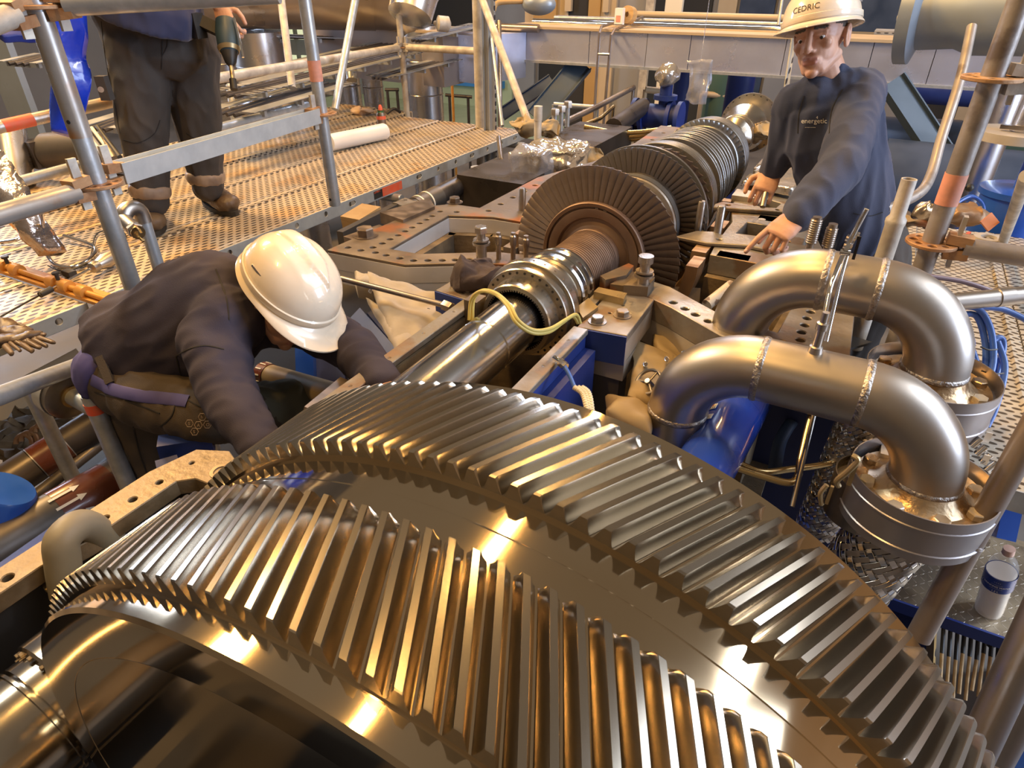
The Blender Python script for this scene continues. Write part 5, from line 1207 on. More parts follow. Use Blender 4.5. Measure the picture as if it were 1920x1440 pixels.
    names = ['outer loop of blue hose beside the far shroud ring', 'inner loop of blue hose beside the far shroud ring', 'blue hose with a tight upper bend beside the right planks', 'small curl of blue hose inside the loops', 'short blue hose end inside the loops', 'blue hose running off to the right edge', 'blue hose at the right side of the tied bundle']
    for k, l in enumerate(loops): tube_t('blue_hose', names[k], 'hose', [at(a, b, d=dd+.012*(k % 3)) for a, b in l], .0075, 'hoseblue', 14, 'blue hoses', True)
    for k, (a, b) in enumerate((((1838, 650), (1870, 655)), ((1840, 695), (1882, 700)))): one('cable_tie', ['upper black tie round the blue hoses', 'lower black tie round the blue hoses'][k], 'tie', MB().tube(smooth_path([at(*a, d=1.53), at((a[0]+b[0])/2, a[1]+6, d=1.525), at(*b, d=1.53)], 4), .002, 6), M_['black'])
    tube_t('grey_cable', 'thin grey cable crossing above the right planks', 'cable', [at(1715, 515, d=1.56), at(1800, 527, d=1.56), at(1860, 546, d=1.56)], .006, 'hosegrey', smooth=True)
    # blue table with chequer plate
    Z = CAM.z-1.675
    c = [at(1650, 1040, z=Z), at(1700, 1140, z=Z), at(1860, 1195, z=Z), at(1960, 1130, z=Z), at(1960, 1000, z=Z), at(1800, 985, z=Z)]
    t = thing('chequer_step', 'chequer-plate step with a blue edge below the near shroud ring', 'platform', (sum(p.x for p in c)/6, sum(p.y for p in c)/6, Z-.05))
    x0 = at(1668, 1122, z=Z).x; x1 = x0+.80; y0 = at(1780, 1160, z=Z).y; y1 = y0+.46
    MB().box(((x0+x1)/2, (y0+y1)/2, Z-.003), (x1-x0, y1-y0, .006)).build('plate', M_['chequer'], t)
    MB().box(((x0+x1)/2, y0-.004, Z-.018), (x1-x0, .008, .045)).build('edge', M_['blue'], t)
    MB().box((x0-.004, (y0+y1)/2, Z-.018), (.008, y1-y0, .045)).build('edge', M_['blue'], t)
    for xx in (x0+.02, x1-.02): MB().box((xx, y1-.02, Z/2-.02), (.04, .04, Z-.05)).build('leg', M_['bluev'], t)
    Z2 = Z-.30
    t = thing('chequer_step', 'lower chequer-plate step at the right edge below the first', 'platform', (1.6, y0-.1, Z2-.05))
    MB().box((x1-.10, y0-.02, Z2-.003), (.5, .30, .006)).build('plate', M_['chequer'], t); MB().box((x1-.10, y0-.174, Z2-.02), (.5, .008, .05)).build('edge', M_['blue'], t)
    # blue frame bars at right
    for lb, p0, p1, d in (('long bright blue bar at the right below the hoses', (1935, 760), (1880, 1010), 1.95), ('blue bar left of the long one', (1895, 775), (1880, 850), 2.0), ('blue flat bar at the lower right edge', (1935, 1330), (1890, 1440), 1.75)):
        one('blue_frame_bar', lb, 'bar', MB().bar(at(*p0, d=d), at(*p1, d=d), .05, .05), M_['bluev'])
    one('wooden_batten', 'pale timber batten among the blue bars at the right', 'batten', MB().bar(at(1838, 782, d=1.8), at(1900, 815, d=1.8), .05, .03, FW), M_['cloth'])
    # cable bunch hanging under the step
    t = thing('cable_bunch', 'row of golden-brown cable ends hanging under the blue step edge', 'cables', at(1810, 1250, d=1.72))
    for k in range(9):
        a = at(1770+13*k, 1165+3*k, d=2.03); b = at(1766+13*k, 1225+(k % 3)*6, d=2.0); c_ = at(1762+12*k, 1295+(k*7 % 5)*6, d=1.97)
        MB().tube([a, b], .0062, 8).build('sheath', M_['black'], t); MB().tube([b, c_], .0055, 8).build('cable', M_['wood'], t)
    a = at(1740, 1180, d=1.85); one('slotted_strip', 'ochre slotted strip beside the cable bunch', 'strip', MB().bar(at(1748, 1165, d=2.03), at(1744, 1250, d=1.99), .006, .06), M_['slotgold'])
    tube_t('thin_cable', 'thin dark cable looping under the step', 'cable', [at(1835, 1178, d=2.04), at(1855, 1212, d=2.02), at(1885, 1200, d=2.02)], .004, 'black', smooth=True)
    # valve cluster right of near shroud
    q = at(1838, 840, d=1.45); t = thing('solenoid_cluster', 'cluster of small chrome fittings with white tags right of the near shroud ring', 'valve', q)
    for k in range(5): 
        p = at(1812+9*k, 822+15*k, d=1.46); MB().cyl(p, p+Vector((.012, .01, .02)), .008, None, 12).build('fitting', M_['chrome'], t)
    for px, py in ((1852, 820), (1848, 862)): MB().box(at(px, py, d=1.45), (.012, .003, .026)).build('tag_plate', M_['white'], t)
M_['hosegrey'] = mat('violet_grey_cable', (.16, .13, .18), None, rough=.4)
M_['slotgold'] = pattern_mat('slotted_ochre_strip', (.55, .38, .16), (.05, .04, .03), (.03, .022), (.32, .2), (2, 0), metal=.4, rough=.5)
right_background()
# ---------------------------------------------------------------- middle ground bits
def midground():
    # insulation blankets left of the trough
    root = None
    def blanket(label, pts, z, th, m='blanket', amp=.013, freq=15, name='insulation_blanket', studs=()):
        mb = MB().prism([(p.x, p.y) for p in pts], z-th, z, xf=None)
        me = bpy.data.meshes.new('t'); 
        o = MB(); top = [p for p in pts]
        # gridded quad between four corners
        A, B, C_, D_ = pts; N = 22; rings = []
        for s, dz in ((0, 0), (1, -th)):
            for i in range(N+1):
                for j in range(N+1):
                    u, v = i/N, j/N; p = (A*(1-u)+B*u)*(1-v)+(D_*(1-u)+C_*u)*v
                    e = min(u, 1-u, v, 1-v); puff = .020*(1-math.exp(-e*14))*(.6+.8*noise.noise(p*9)+.5*noise.noise(p*23)) 
                    o.v.append(p+Vector((0, 0, dz+(puff if s == 0 else 0)))+noise.noise_vector(p*freq)*amp*(1 if s == 0 else .3))
        K = (N+1)*(N+1)
        for i in range(N):
            for j in range(N):
                a = i*(N+1)+j; o.f.append([a, a+1, a+N+2, a+N+1]); o.f.append([K+a, K+a+N+1, K+a+N+2, K+a+1])
        for i in range(N):
            for a, b in (((i*(N+1)), ((i+1)*(N+1))), ((i*(N+1)+N), ((i+1)*(N+1)+N)), (i, i+1), (N*(N+1)+i, N*(N+1)+i+1)): o.f.append([a, b, K+b, K+a])
        o.m = [0]*len(o.f)
        t = thing(name, label, 'insulation', sum(pts, Vector())/4); o.build('cloth', M_[m], t, sharp=60)
        for px, py, d in studs:
            q = at(px, py, d=d); n = -ray(px, py).normalized(); MB().cyl(q-n*.01, q+n*.008, .006, None, 12).build('button', M_['studm'], t); MB().tube(arc(q+n*.009, .006, 0, 300, 8, RT, UP), .0012, 6).build('wire_ring', M_['chrome'], t)
        return t
    blanket('cream quilted blanket with wire buttons left of the trough, hanging', [at(690, 510, d=2.02), at(832, 555, d=1.95), at(820, 655, d=1.78), at(735, 645, d=1.80)], 0, .03, studs=[(695, 546, 1.97), (715, 552, 1.96), (725, 563, 1.95), (750, 572, 1.93), (762, 574, 1.92), (750, 582, 1.91), (764, 583, 1.90), (790, 575, 1.92), (803, 582, 1.90), (788, 588, 1.9)])
    blanket('cream blanket roll at the upper left of the trough', [at(662, 512, d=2.05), at(745, 535, d=2.02), at(742, 552, d=1.98), at(668, 530, d=1.99)], 0, .05, amp=.01)
    blanket('lower cream blanket flap beside the trough rail', [at(690, 560, d=1.97), at(760, 600, d=1.88), at(795, 668, d=1.75), at(748, 668, d=1.76)], 0, .02)
    blanket('ochre quilted blanket with wire buttons right of the pedestal', [at(1198, 640, d=1.78), at(1270, 668, d=1.78), at(1235, 770, d=1.60), at(1175, 740, d=1.62)], 0, .03, 'blankety', studs=[(1210, 683, 1.69), (1250, 673, 1.70), (1282, 662, 1.72)])
    blanket('pale ochre blanket cushion below the right flange', [at(1225, 625, d=1.84), at(1310, 660, d=1.84), at(1290, 705, d=1.74), at(1240, 690, d=1.74)], 0, .05, 'blankety')
    blanket('ochre blanket panel in front of the near steam bend', [at(1138, 740, d=1.66), at(1222, 765, d=1.62), at(1222, 815, d=1.50), at(1138, 775, d=1.55)], 0, .02, 'blankety')
    # rods and rag
    tube_t('guard_rod', 'straight steel guard rod in front of the quilted blankets', 'rod', [at(640, 522, d=1.93), at(833, 572, d=1.80)], .0085, 'studm')
    a = at(833, 572, d=1.80); one('rod_nut', 'hexagonal end fitting of the guard rod', 'nut', MB().hexa(a, (1, -.2, 0), .016, .03), M_['studm'])
    p = at(900, 520, d=1.86); mb = MB().ell(p, (.075, .06, .045), None, 40, 24); one('dark_rag', 'crumpled dark rag lying on the flange beside the coupling', 'rag', crumple(mb, .035, 14), M_['rag'], sharp=180)
    # olive cables over the shaft
    for k in (0, 1):
        pts = [(880+6*k, 600, 1.62), (884+4*k, 562, 1.60), (902+2*k, 546-k, 1.55), (930, 552-2*k, 1.50), (952+4*k, 575-2*k, 1.46), (968+4*k, 605-4*k, 1.44), (998+2*k, 624-5*k, 1.46), (1030+2*k, 622-6*k, 1.50), (1056+4*k, 604-4*k, 1.56), (1074+6*k, 593-3*k, 1.60), (1084+4*k, 606, 1.62)]
        tube_t('olive_cable', ['olive-yellow cable looped over the bare shaft, front one', 'olive-yellow cable looped over the bare shaft, rear one'][k], 'cable', [at(a, b, d=c) for a, b, c in pts], .0046, 'yhose', 12, 'olive cables over the shaft', True)
    # conduits right of the trough
    tube_t('blue_wire', 'short bent blue wire sheath below the right rail', 'cable', [at(1055, 682, d=1.48), at(1066, 700, d=1.47), at(1078, 728, d=1.46)], .005, 'hoseblue', smooth=True)
    for k in range(3):
        mb = MB(); P = smooth_path([at(1076+k*7, 726, d=1.45), at(1092+k*6, 738, d=1.44), at(1100+k*5, 765+k*3, d=1.42), at(1104+k*3, 790, d=1.42)], 14)
        mb.tube(P, [.0068 if i % 2 else .0054 for i in range(len(P))], 12); one('corrugated_sheath', ['left cream corrugated cable sheath behind the gear', 'middle cream corrugated cable sheath behind the gear', 'right cream corrugated cable sheath behind the gear'][k], 'cable', mb, M_['cream'], 'corrugated sheaths', sharp=20)
    q = at(1050, 678, d=1.49); one('cable_gland', 'small chrome cable gland on the outside of the right rail', 'gland', MB().hexa(q, (.9, -.4, -.2), .010, .022).cyl(q, q+Vector((-.02, .01, 0)), .006, None, 10), M_['chrome'])
    # handwheel
    c = at(1216, 716, d=1.63); n = (Vector((-.35, -.55, .75))).normalized(); u, v = frame_of(n)
    t = thing('hand_wheel', 'small black valve handwheel in front of the ochre blanket', 'handwheel', c)
    MB().tube([c+(u*math.cos(2*PI*k/32)+v*math.sin(2*PI*k/32))*.034 for k in range(32)], .0045, 10, closed=True).build('rim', M_['dsteel'], t)
    for k in range(3): MB().cyl(c, c+(u*math.cos(2*PI*k/3)+v*math.sin(2*PI*k/3))*.032, .003, None, 8).build('spoke', M_['dsteel'], t)
    MB().cyl(c+n*.008, c-n*.06, .007, None, 12).build('stem', M_['dsteel'], t)
    # blue cylinder between the risers
    a = at(1400, 735, d=1.72); b = at(1320, 880, d=1.50)
    t = thing('blue_pipe', 'glossy blue pipe with two white labels between the steam pipe risers', 'pipe', (a+b)/2)
    d_ = (b-a).normalized(); L_ = (b-a).length
    MB().lathe(a, d_, [(-.05, .062), (.0, .072), (L_*.35, .072), (L_*.352, .0715), (L_*.36, .0715), (L_*.362, .072), (L_+.08, .066)], 40).build('pipe_body', M_['bluegl'], t)
    for px, py, w in ((1333, 764, .034), (1326, 782, .028)):
        r_ = ray(px, py).normalized(); q = at(px, py, d=1.50)
        s = t.name
        # find the surface of the cylinder along the ray
        for k in range(200):
            q = CAM+r_*(1.3+.003*k); rel = q-a; dist = (rel-d_*rel.dot(d_)).length
            if dist < .0722: break
        nn = (rel-d_*rel.dot(d_)).normalized(); uu = d_; vv = nn.cross(uu)
        lab = MB().box(q+nn*.0008, (w, .020, .001), Matrix((vv, uu, nn)).transposed()); lab.build('label', M_['white'], t)
        if px > 1330:
            MB().box(q+nn*.0014+uu*-.004, (w*.55, .008, .0006), Matrix((vv, uu, nn)).transposed()).build('orange_print', M_['yellow'], t)
            for k in range(6): MB().box(q+nn*.0014+uu*.006+vv*(w*(-.38+.15*k)), (w*.08, .004, .0006), Matrix((vv, uu, nn)).transposed()).build('print_mark', M_['ink'], t)
        else:
            for k in range(3): MB().box(q+nn*.0014+uu*(-.005+.005*k), (w*.7, .0012, .0006), Matrix((vv, uu, nn)).transposed()).build('print_line', M_['wood'], t)
    # golden hydraulic pipes
    tube_t('golden_pipe', 'upper golden hydraulic pipe right of the blue pipe', 'pipe', [at(1372, 862, d=1.62), at(1425, 884, d=1.60), at(1480, 880, d=1.62), at(1560, 868, d=1.64), at(1608, 850, d=1.66)], .0085, 'brass', smooth=True)
    tube_t('golden_pipe', 'lower golden hydraulic pipe bending up beside the rod', 'pipe', [at(1365, 872, d=1.58), at(1430, 893, d=1.57), at(1478, 905, d=1.56), at(1496, 893, d=1.57), at(1502, 860, d=1.58), at(1530, 740, d=1.64)], .009, 'brass', smooth=True)
    tube_t('thin_rod', 'thin dark rod slanting down from the near steam bend', 'rod', [at(1528, 770, d=1.50), at(1485, 950, d=1.46)], .0055, 'dsteel')
    one('support_arm', 'dark blue support arm in the shade below the near steam bend', 'bracket', MB().tube(smooth_path([at(1485, 790, d=1.9), at(1462, 830, d=1.85), at(1450, 900, d=1.75)], 6), .018, 8, flat=.4), M_['blued'])
    # threaded studs in front of the worker
    for (px, py0, py1), lb in (((1522, 480, 405), 'tall threaded stud in front of the worker, left one'), ((1553, 485, 418), 'threaded stud in front of the worker, right one')):
        p = at(px-8, py0, d=1.85); z1 = at(px, py1, y=p.y).z; t = thing('threaded_stud', lb, 'stud', (p.x, p.y, p.z-.1), 'threaded studs')
        prof = [(p.z-.15, .010)]; z = p.z+(z1-p.z)*.35; prof += [(z, .010)]
        while z < z1-.012: prof += [(z, .0145), (z+.003, .0165), (z+.006, .0145)]; z += .0062
        prof += [(z, .012), (z1, .012), (z1, .006)]
        MB().lathe((p.x, p.y, 0), (0, 0, 1), prof, 20).build('threaded_rod', M_['studm'], t)
    # small black valve on the right flange under the rear bend
    c = at(1572, 610, d=1.85); t = thing('small_actuator', 'small black valve with a steel body under the far steam bend', 'valve', c)
    MB().cyl(c-Vector((0, 0, .05)), c+Vector((0, 0, .01)), .022, None, 20).build('body', M_['black'], t); MB().cyl(c+Vector((0, 0, .01)), c+Vector((0, 0, .045)), .014, None, 16).build('neck', M_['studm'], t); MB().cyl(c+Vector((0, 0, .045)), c+Vector((0, 0, .05)), .03, None, 16).build('collar', M_['blue'], t)
    one('black_plate', 'dark diamond-shaped gasket plate beside the small black valve', 'plate', MB().prism([(c.x-.06, c.y+.02), (c.x, c.y+.07), (c.x+.10, c.y+.05), (c.x+.04, c.y-.03)], c.z-.06, c.z-.052), M_['black'])
    one('rusty_strut', 'peeling white and rust strut behind the drilled right flange', 'strut', MB().cyl(at(1325, 572, d=1.98), at(1372, 535, d=2.02), .018, None, 20), M_['peel'])
    # platform side pipes below the deck edge
    a = at(760, 400, d=2.9); b = at(895, 330, d=3.3)
    t = thing('black_pipe', 'black pipe with a grey banded joint between deck edge and casing', 'pipe', (a+b)/2); MB().cyl(a, b, .048, None, 28).build('run', M_['blackm'], t); MB().cyl(a+(b-a)*.12, a+(b-a)*.42, .050, None, 28).build('band', M_['greypipe'], t)
    for k in (.16, .26): MB().cyl(a+(b-a)*k, a+(b-a)*(k+.015), .0512, None, 28).build('white_stripe', M_['white'], t)
    p = at(895, 360, d=3.35); one('chrome_post', 'shiny vertical tube below the platform edge', 'tube', MB().cyl((p.x, p.y, .3), (p.x, p.y, at(895, 305, d=3.35).z), .03, None, 24), M_['galv'])
    p = at(770, 395, d=2.85); one('iron_block', 'dirty iron valve block between deck edge and rusty flange', 'valve', crumple(subd(MB().box(p, (.12, .09, .07)), 3), .012, 20), M_['castg'])
    c = at(940, 330, d=3.25); t = thing('lever_handle', 'three-armed lever with black balls beside the wrapped drum', 'lever', c)
    for px, py in ((920, 340), (957, 346), (975, 330)):
        q = at(px, py, d=3.22); MB().cyl(c, q, .007, None, 8).build('arm', M_['chrome'], t); MB().ell(q, (.016, .016, .016)).build('ball', M_['black'], t)
    MB().cyl(c-Vector((0, 0, .12)), c, .03, None, 20).build('hub', M_['galv'], t)
    tube_t('bent_bar', 'bent grey bar beside the platform corner', 'bar', [at(935, 258, d=3.6), at(940, 300, d=3.4), at(952, 312, d=3.4), at(985, 295, d=3.5)], .013, 'greypipe')
    one('timber_packer', 'pale timber packer under the platform edge', 'timber', MB().bar(at(660, 430, d=2.7), at(700, 405, d=2.8), .10, .10), M_['wood'])
    one('grey_beam', 'grey steel beam between the platform and the rusty flange', 'beam', MB().bar(at(640, 455, d=2.55), at(760, 392, d=2.9), .03, .09), M_['greypipe'])
M_['bluegl'] = mat('glossy_blue_paint', (.012, .045, .33), (.02, .06, .40), rough=.18, coat=.7, scale=3)
M_['peel'] = mat('peeling_white_paint', (.56, .52, .46), (.20, .14, .10), rough=.6, scale=28, contrast=(.48, .54))
midground()

def left_low():
    # pump coupling drum and its pipe
    c = at(128, 738, d=2.0); ax = (at(210, 785, d=1.93)-at(128, 738, d=2.0)).normalized()
    t = thing('drum_coupling', 'dark drum with a polished band behind the bending worker', 'coupling', c)
    MB().lathe(c, ax, [(-.06, .03), (-.055, .075), (-.01, .078), (.015, .078), (.02, .070), (.02, .04)], 40).build('drum', M_['dsteel'], t)
    MB().lathe(c, ax, [(-.045, .0785), (-.045, .081), (-.005, .081), (-.005, .0785)], 40, True, False).build('polished_band', M_['galv'], t)
    MB().cyl(c+ax*.02, c+ax*.16, .027, None, 24).build('stub', M_['galv'], t); MB().lathe(c, ax, [(.02, .036), (.026, .036), (.026, .027), (.02, .027)], 24, True, False).build('ring', M_['brass'], t)
    def pipe(label, p0, p1, d0, d1, r, m, bands=(), name='floor_pipe'):
        a = at(*p0, d=d0); b = at(*p1, d=d1); t = thing(name, label, 'pipe', (a+b)/2); dr = (b-a).normalized()
        MB().cyl(a-dr*.5, b, r, None, 32).build('run', M_[m], t)
        for k0, k1, mm, nm in bands: MB().cyl(a+(b-a)*k0, a+(b-a)*k1, r+.0015, None, 32).build(nm, M_[mm], t)
        return t, a, b
    pipe('black pipe with a brown band at the left behind the worker', (20, 900), (330, 700), 2.25, 2.6, .062, 'blackm', [(.14, .30, 'brownl', 'brown_band'), (-.2, .13, 'greypipe', 'grey_sleeve'), (.30, .305, 'galv', 'ring'), (.135, .14, 'galv', 'ring')])
    t, a, b = pipe('grey pipe with a red-brown flow band and white arrows at the lower left', (20, 1010), (300, 850), 1.85, 2.2, .066, 'greypipe', [(.27, .62, 'brownl', 'flow_band')])
    dr = (b-a).normalized()
    for px, py in ((135, 940), (150, 965), (165, 985), (120, 925)):
        r_ = ray(px, py).normalized(); q = None
        for k in range(900):
            q = CAM+r_*(1.4+.0015*k); rel = q-a; rr = (rel-dr*rel.dot(dr)).length
            if rr < .0685: break
        nn = (rel-dr*rel.dot(dr)).normalized(); vv = nn.cross(dr)
        f = lambda x, y: q+nn*.0012+dr*x+vv*y
        MB().add([f(-.045, -.004), f(.02, -.004), f(.02, .004), f(-.045, .004)], [(0, 1, 2, 3)]).add([f(.02, -.011), f(.045, 0), f(.02, .011)], [(0, 1, 2)]).build('arrow', M_['white'], t)
    pipe('thin grey pipe between the two floor pipes', (60, 935), (230, 800), 2.2, 2.5, .02, 'greypipe')
    pipe('dark lower pipe in the gap at the left', (150, 925), (320, 790), 2.6, 2.9, .05, 'blackm')
    c = at(8, 915, d=1.85); one('blue_barrel', 'blue drum end at the left edge beside the floor pipes', 'drum', MB().lathe(c, (.3, .5, .75), [(-.2, .085), (-.01, .085), (0, .078), (0, .01)], 40), M_['bluev'])
    one('blue_channel', 'flat blue channel left of the gearbox flange', 'channel', MB().bar(at(-10, 1085, d=1.15), at(128, 985, d=1.32), .045, .012), M_['blue'])
    one('chrome_bar', 'shiny round bar beside the blue channel', 'bar', MB().bar(at(5, 1092, d=1.06), at(92, 1030, d=1.14), .010, .028), M_['stain'])
    one('junction_block', 'dark clutter of small fittings below the near planks', 'fittings', crumple(subd(MB().box(at(60, 820, d=2.6), (.35, .25, .08)), 4), .05, 16), M_['castdark'])
    for k, (px, py) in enumerate(((45, 830), (55, 825), (72, 815), (82, 808))): one('curved_bracket', ['first brown hoop among the clutter below the planks', 'second brown hoop among the clutter below the planks', 'third brown hoop among the clutter below the planks', 'fourth brown hoop among the clutter below the planks'][k], 'hoop', MB().tube(arc(at(px, py, d=2.4), .03, -10, 190, 10, RT, UP), .009, 10), M_['rusty'], 'brown hoops')
    one('cream_panel_low', 'dusty sheet panel below the near plank edge', 'panel', MB().bar(at(0, 800, d=2.9), at(180, 700, d=3.1), .30, .02, FW), M_['wallc'])
    one('blue_bracket', 'blue folded bracket under the bending worker', 'bracket', MB().bar(at(300, 845, d=1.62), at(400, 830, d=1.66), .05, .06).bar(at(312, 860, d=1.6), at(318, 885, d=1.58), .05, .01), M_['blue'])
    # shaft stub with striped cap, right of the worker's knee
    a = at(505, 705, d=1.95); b = at(640, 745, d=1.78); t = thing('brass_lit_pipe', 'thick pipe with a striped end cap under the bending worker arms', 'pipe', (a+b)/2)  # pipe run in a plain golden-brown tone
    MB().cyl(a, b, .036, None, 32).build('run', M_['lift2'], t); dr = (b-a).normalized(); MB().cyl(a-dr*.03, a+dr*.008, .038, None, 32).build('cap_band', M_['brownl'], t)
    u, v = frame_of(dr)
    for k in range(12):
        an = 2*PI*k/12; c = a-dr*.012+(u*math.cos(an)+v*math.sin(an))*.0385; MB().bar(c-dr*.014, c+dr*.012, .004, .002, u*math.cos(an)+v*math.sin(an)).build('stripe', M_['white'], t)
    one('dark_wedge', 'dark flat plate behind the gear beside the thick pipe', 'plate', MB().bar(at(590, 775, d=1.36), at(655, 718, d=1.55), .05, .012, FW), M_['boltd'])
M_['lift2'] = mat('golden_brown_pipe_paint', (.34, .26, .15), (.28, .21, .12), rough=.5, scale=6)
left_low()

def deck_clutter():
    # spray can
    p = at(718, 252, z=DZ+.003); t = thing('spray_can', 'spray can with a red cap standing on the left platform', 'spray can', p)
    MB().lathe(p, (0, 0, 1), [(0, .030), (.004, .032), (.135, .032), (.15, .026)], 28).build('can', M_['boltd'], t)
    MB().lathe(p, (0, 0, 1), [(.105, .0322), (.105, .0328), (.128, .0328), (.128, .0322)], 28, True, False).build('orange_band', M_['red'], t)
    MB().lathe(p, (0, 0, 1), [(.150, .026), (.160, .020), (.165, .024)], 28).build('shoulder', M_['grnb'], t)
    MB().lathe(p, (0, 0, 1), [(.165, .016), (.185, .014), (.2, .008)], 20).build('cap', M_['red'], t)
    # white roll
    a = at(618, 268, z=DZ+.055); b = at(722, 246, z=DZ+.055); t = thing('white_roll', 'large roll of white sheet lying on the left platform', 'roll', (a+b)/2)
    dr = (b-a); dr.z = 0; L_ = dr.length; MB().lathe(a, dr, [(0, .018), (0, .052), (.012, .054), (L_-.01, .054), (L_, .050), (L_, .018)], 40, True, False).build('sheet', M_['paper'], t)
    # crumpled brown paper, small heap
    one('tape_heap', 'crumpled beige tape and rag on the platform beside the spray can', 'rag', crumple(MB().ell(at(680, 208, z=DZ+.03), (.10, .06, .025), None, 24, 12), .03, 18), M_['skinheap'], sharp=180)
    tube_t('black_hose_end', 'black hose arc on the platform beside the far corner post', 'hose', [at(725, 213, z=DZ+.03), at(738, 204, z=DZ+.06), at(750, 210, z=DZ+.02)], .012, 'black', smooth=True)
    # mallet
    a = at(75, 553, z=DZ+.03); b = at(172, 503, z=DZ+.035); dr = (b-a).normalized()
    t = thing('mallet', 'long-handled tool with a silver rounded head lying on the near planks', 'tool', (a+b)/2)
    MB().cyl(a, b, .0055, None, 12).build('handle', M_['chrome'], t); MB().cyl(a, a+dr*.05, .011, None, 14).build('grip', M_['black'], t)
    MB().lathe(b, dr, [(-.01, .004), (0, .020), (.02, .023), (.03, .019), (.07, .030), (.12, .028), (.14, .012)], 28).build('head', M_['stain'], t)
    tube_t('trailing_wire', 'thin dark cord trailing from the long-handled tool to the left edge', 'cord', [at(75, 553, z=DZ+.01), at(40, 572, z=DZ+.01), at(-10, 600, z=DZ+.01)], .0035, 'black', smooth=True)
    # gloves
    for k, (px, py, s) in enumerate(((5, 608, (.06, .035, .018)), (28, 622, (.055, .03, .018)), (10, 636, (.05, .03, .016)), (45, 633, (.05, .02, .015)))):
        c = at(px, py, z=DZ+.02); mb = MB().ell(c, s, Matrix.Rotation(.4*k, 3, 'Z'), 20, 10)
        for j in range(4): 
            e = c+Vector((s[0]*.8, (j-1.5)*.016, -.004)); mb.cap(e, e+Vector((.055, (j-1.5)*.006, -.004)), .009, .007, 8)
        one('work_glove', ['dark worn glove at the left edge of the near planks, uppermost', 'dark worn glove second from the left edge on the near planks', 'dark worn glove lowest at the left edge', 'brown glove nearest the bending worker'][k], 'glove', crumple(mb, .008, 30), M_['boot'], 'gloves on the near planks', sharp=180)
    # chrome wire stand and wrapped film roll
    t = thing('chrome_stand', 'bent chrome tube stand on the platform at the left', 'stand', at(105, 470, z=DZ))
    pts = [at(77, 398, z=DZ+.32), at(82, 440, z=DZ+.14), at(88, 475, z=DZ+.03), at(105, 497, z=DZ+.012), at(140, 500, z=DZ+.012), at(172, 482, z=DZ+.012), at(176, 462, z=DZ+.012), at(120, 442, z=DZ+.03)]
    MB().tube(smooth_path(pts, 7), .0085, 14).build('bent_tube', M_['chrome'], t)
    MB().tube(smooth_path([at(0, 455, z=DZ+.01), at(30, 450, z=DZ+.02), at(45, 440, z=DZ+.03)], 5), .008, 12).build('foot', M_['chrome'], t)
    MB().box(at(130, 512, z=DZ+.015), (.05, .03, .022)).build('rubber_foot', M_['black'], t)
    tube_t('looped_wire', 'thin black cord looped on the platform beside the chrome stand', 'cord', [at(90, 498, z=DZ+.01), at(120, 508, z=DZ+.01), at(165, 490, z=DZ+.01), at(180, 440, z=DZ+.01), at(210, 432, z=DZ+.01), at(235, 440, z=DZ+.01), at(200, 455, z=DZ+.01)], .003, 'black', smooth=True)
    c0 = at(-10, 290, d=2.35); c1 = at(40, 400, d=2.3); c2 = at(100, 470, d=2.42)
    mb = MB(); N = 16; A = [at(-20, 270, d=2.5), at(10, 290, d=2.45), at(60, 370, d=2.35), at(125, 470, d=2.45)]; B = [at(-40, 380, d=2.5), at(-10, 395, d=2.4), at(30, 430, d=2.35), at(70, 480, d=2.42)]
    A = smooth_path(A, 8); B = smooth_path(B, 8); rings = []
    for i in range(len(A)):
        ring = []
        for j in range(10): p = A[i]+(B[i]-A[i])*j/9; ring.append(p+noise.noise_vector(p*14)*.02-FW*.05*math.sin(PI*j/9))
        for j in range(9, -1, -1): p = A[i]+(B[i]-A[i])*j/9; ring.append(p+FW*.03*math.sin(PI*j/9)+noise.noise_vector(p*14)*.01)
        rings.append(ring)
    mb.rings(rings); one('plastic_film', 'shiny crumpled plastic film draped over the chrome stand', 'film', mb, M_['film'], sharp=180)
    # blue bag
    A = [at(95, 20, d=2.2), at(100, 100, d=2.25), at(98, 170, d=2.3), at(104, 250, d=2.35)]; B = [at(160, 20, d=2.25), at(158, 100, d=2.3), at(172, 150, d=2.32), at(150, 252, d=2.4)]
    A = smooth_path(A, 8); B = smooth_path(B, 8); rings = []
    for i in range(len(A)):
        ring = []
        for j in range(12): p = A[i]+(B[i]-A[i])*j/11; ring.append(p+noise.noise_vector(Vector((p.x*22, p.y*22, p.z*7)))*.022-FW*.05*math.sin(PI*j/11))
        for j in range(11, -1, -1): p = A[i]+(B[i]-A[i])*j/11; ring.append(p+FW*.05*math.sin(PI*j/11))
        rings.append(ring)
    one('blue_plastic_bag', 'bright blue plastic bag hanging behind the nearest post', 'bag', MB().rings(rings), M_['bag'], sharp=180)
    one('blue_tarpaulin', 'dark blue tarpaulin hanging in the upper left corner', 'tarpaulin', crumple(subd(MB().bar(at(-20, 52, d=2.0), at(62, 45, d=2.1), .12, .02, FW), 4), .015, 7), M_['bagd'], sharp=180)
    # bits behind the left side: grey cabinet, hanging tubes
    one('grey_cabinet', 'pale grey sheet panel in the upper left behind the posts', 'cabinet', MB().box(at(20, 150, d=5), (.35, .05, 1.0)), M_['greyfl'])
    one('clad_column_left', 'shiny clad pipe at the left edge behind the film', 'pipe', MB().cyl(at(12, 240, d=3.5), at(30, 345, d=3.5), .09, None, 32), M_['clad'])
    c = at(92, 285, d=3.6); t = thing('motor', 'dark electric motor in the shade at the left behind the first post', 'motor', c); MB().cyl(c, c+Vector((.25, .1, .02)), .10, None, 28).build('body', M_['greypipe'], t); MB().box(c+Vector((-.02, -.06, .0)), (.10, .08, .14)).build('terminal_box', M_['blackm'], t)
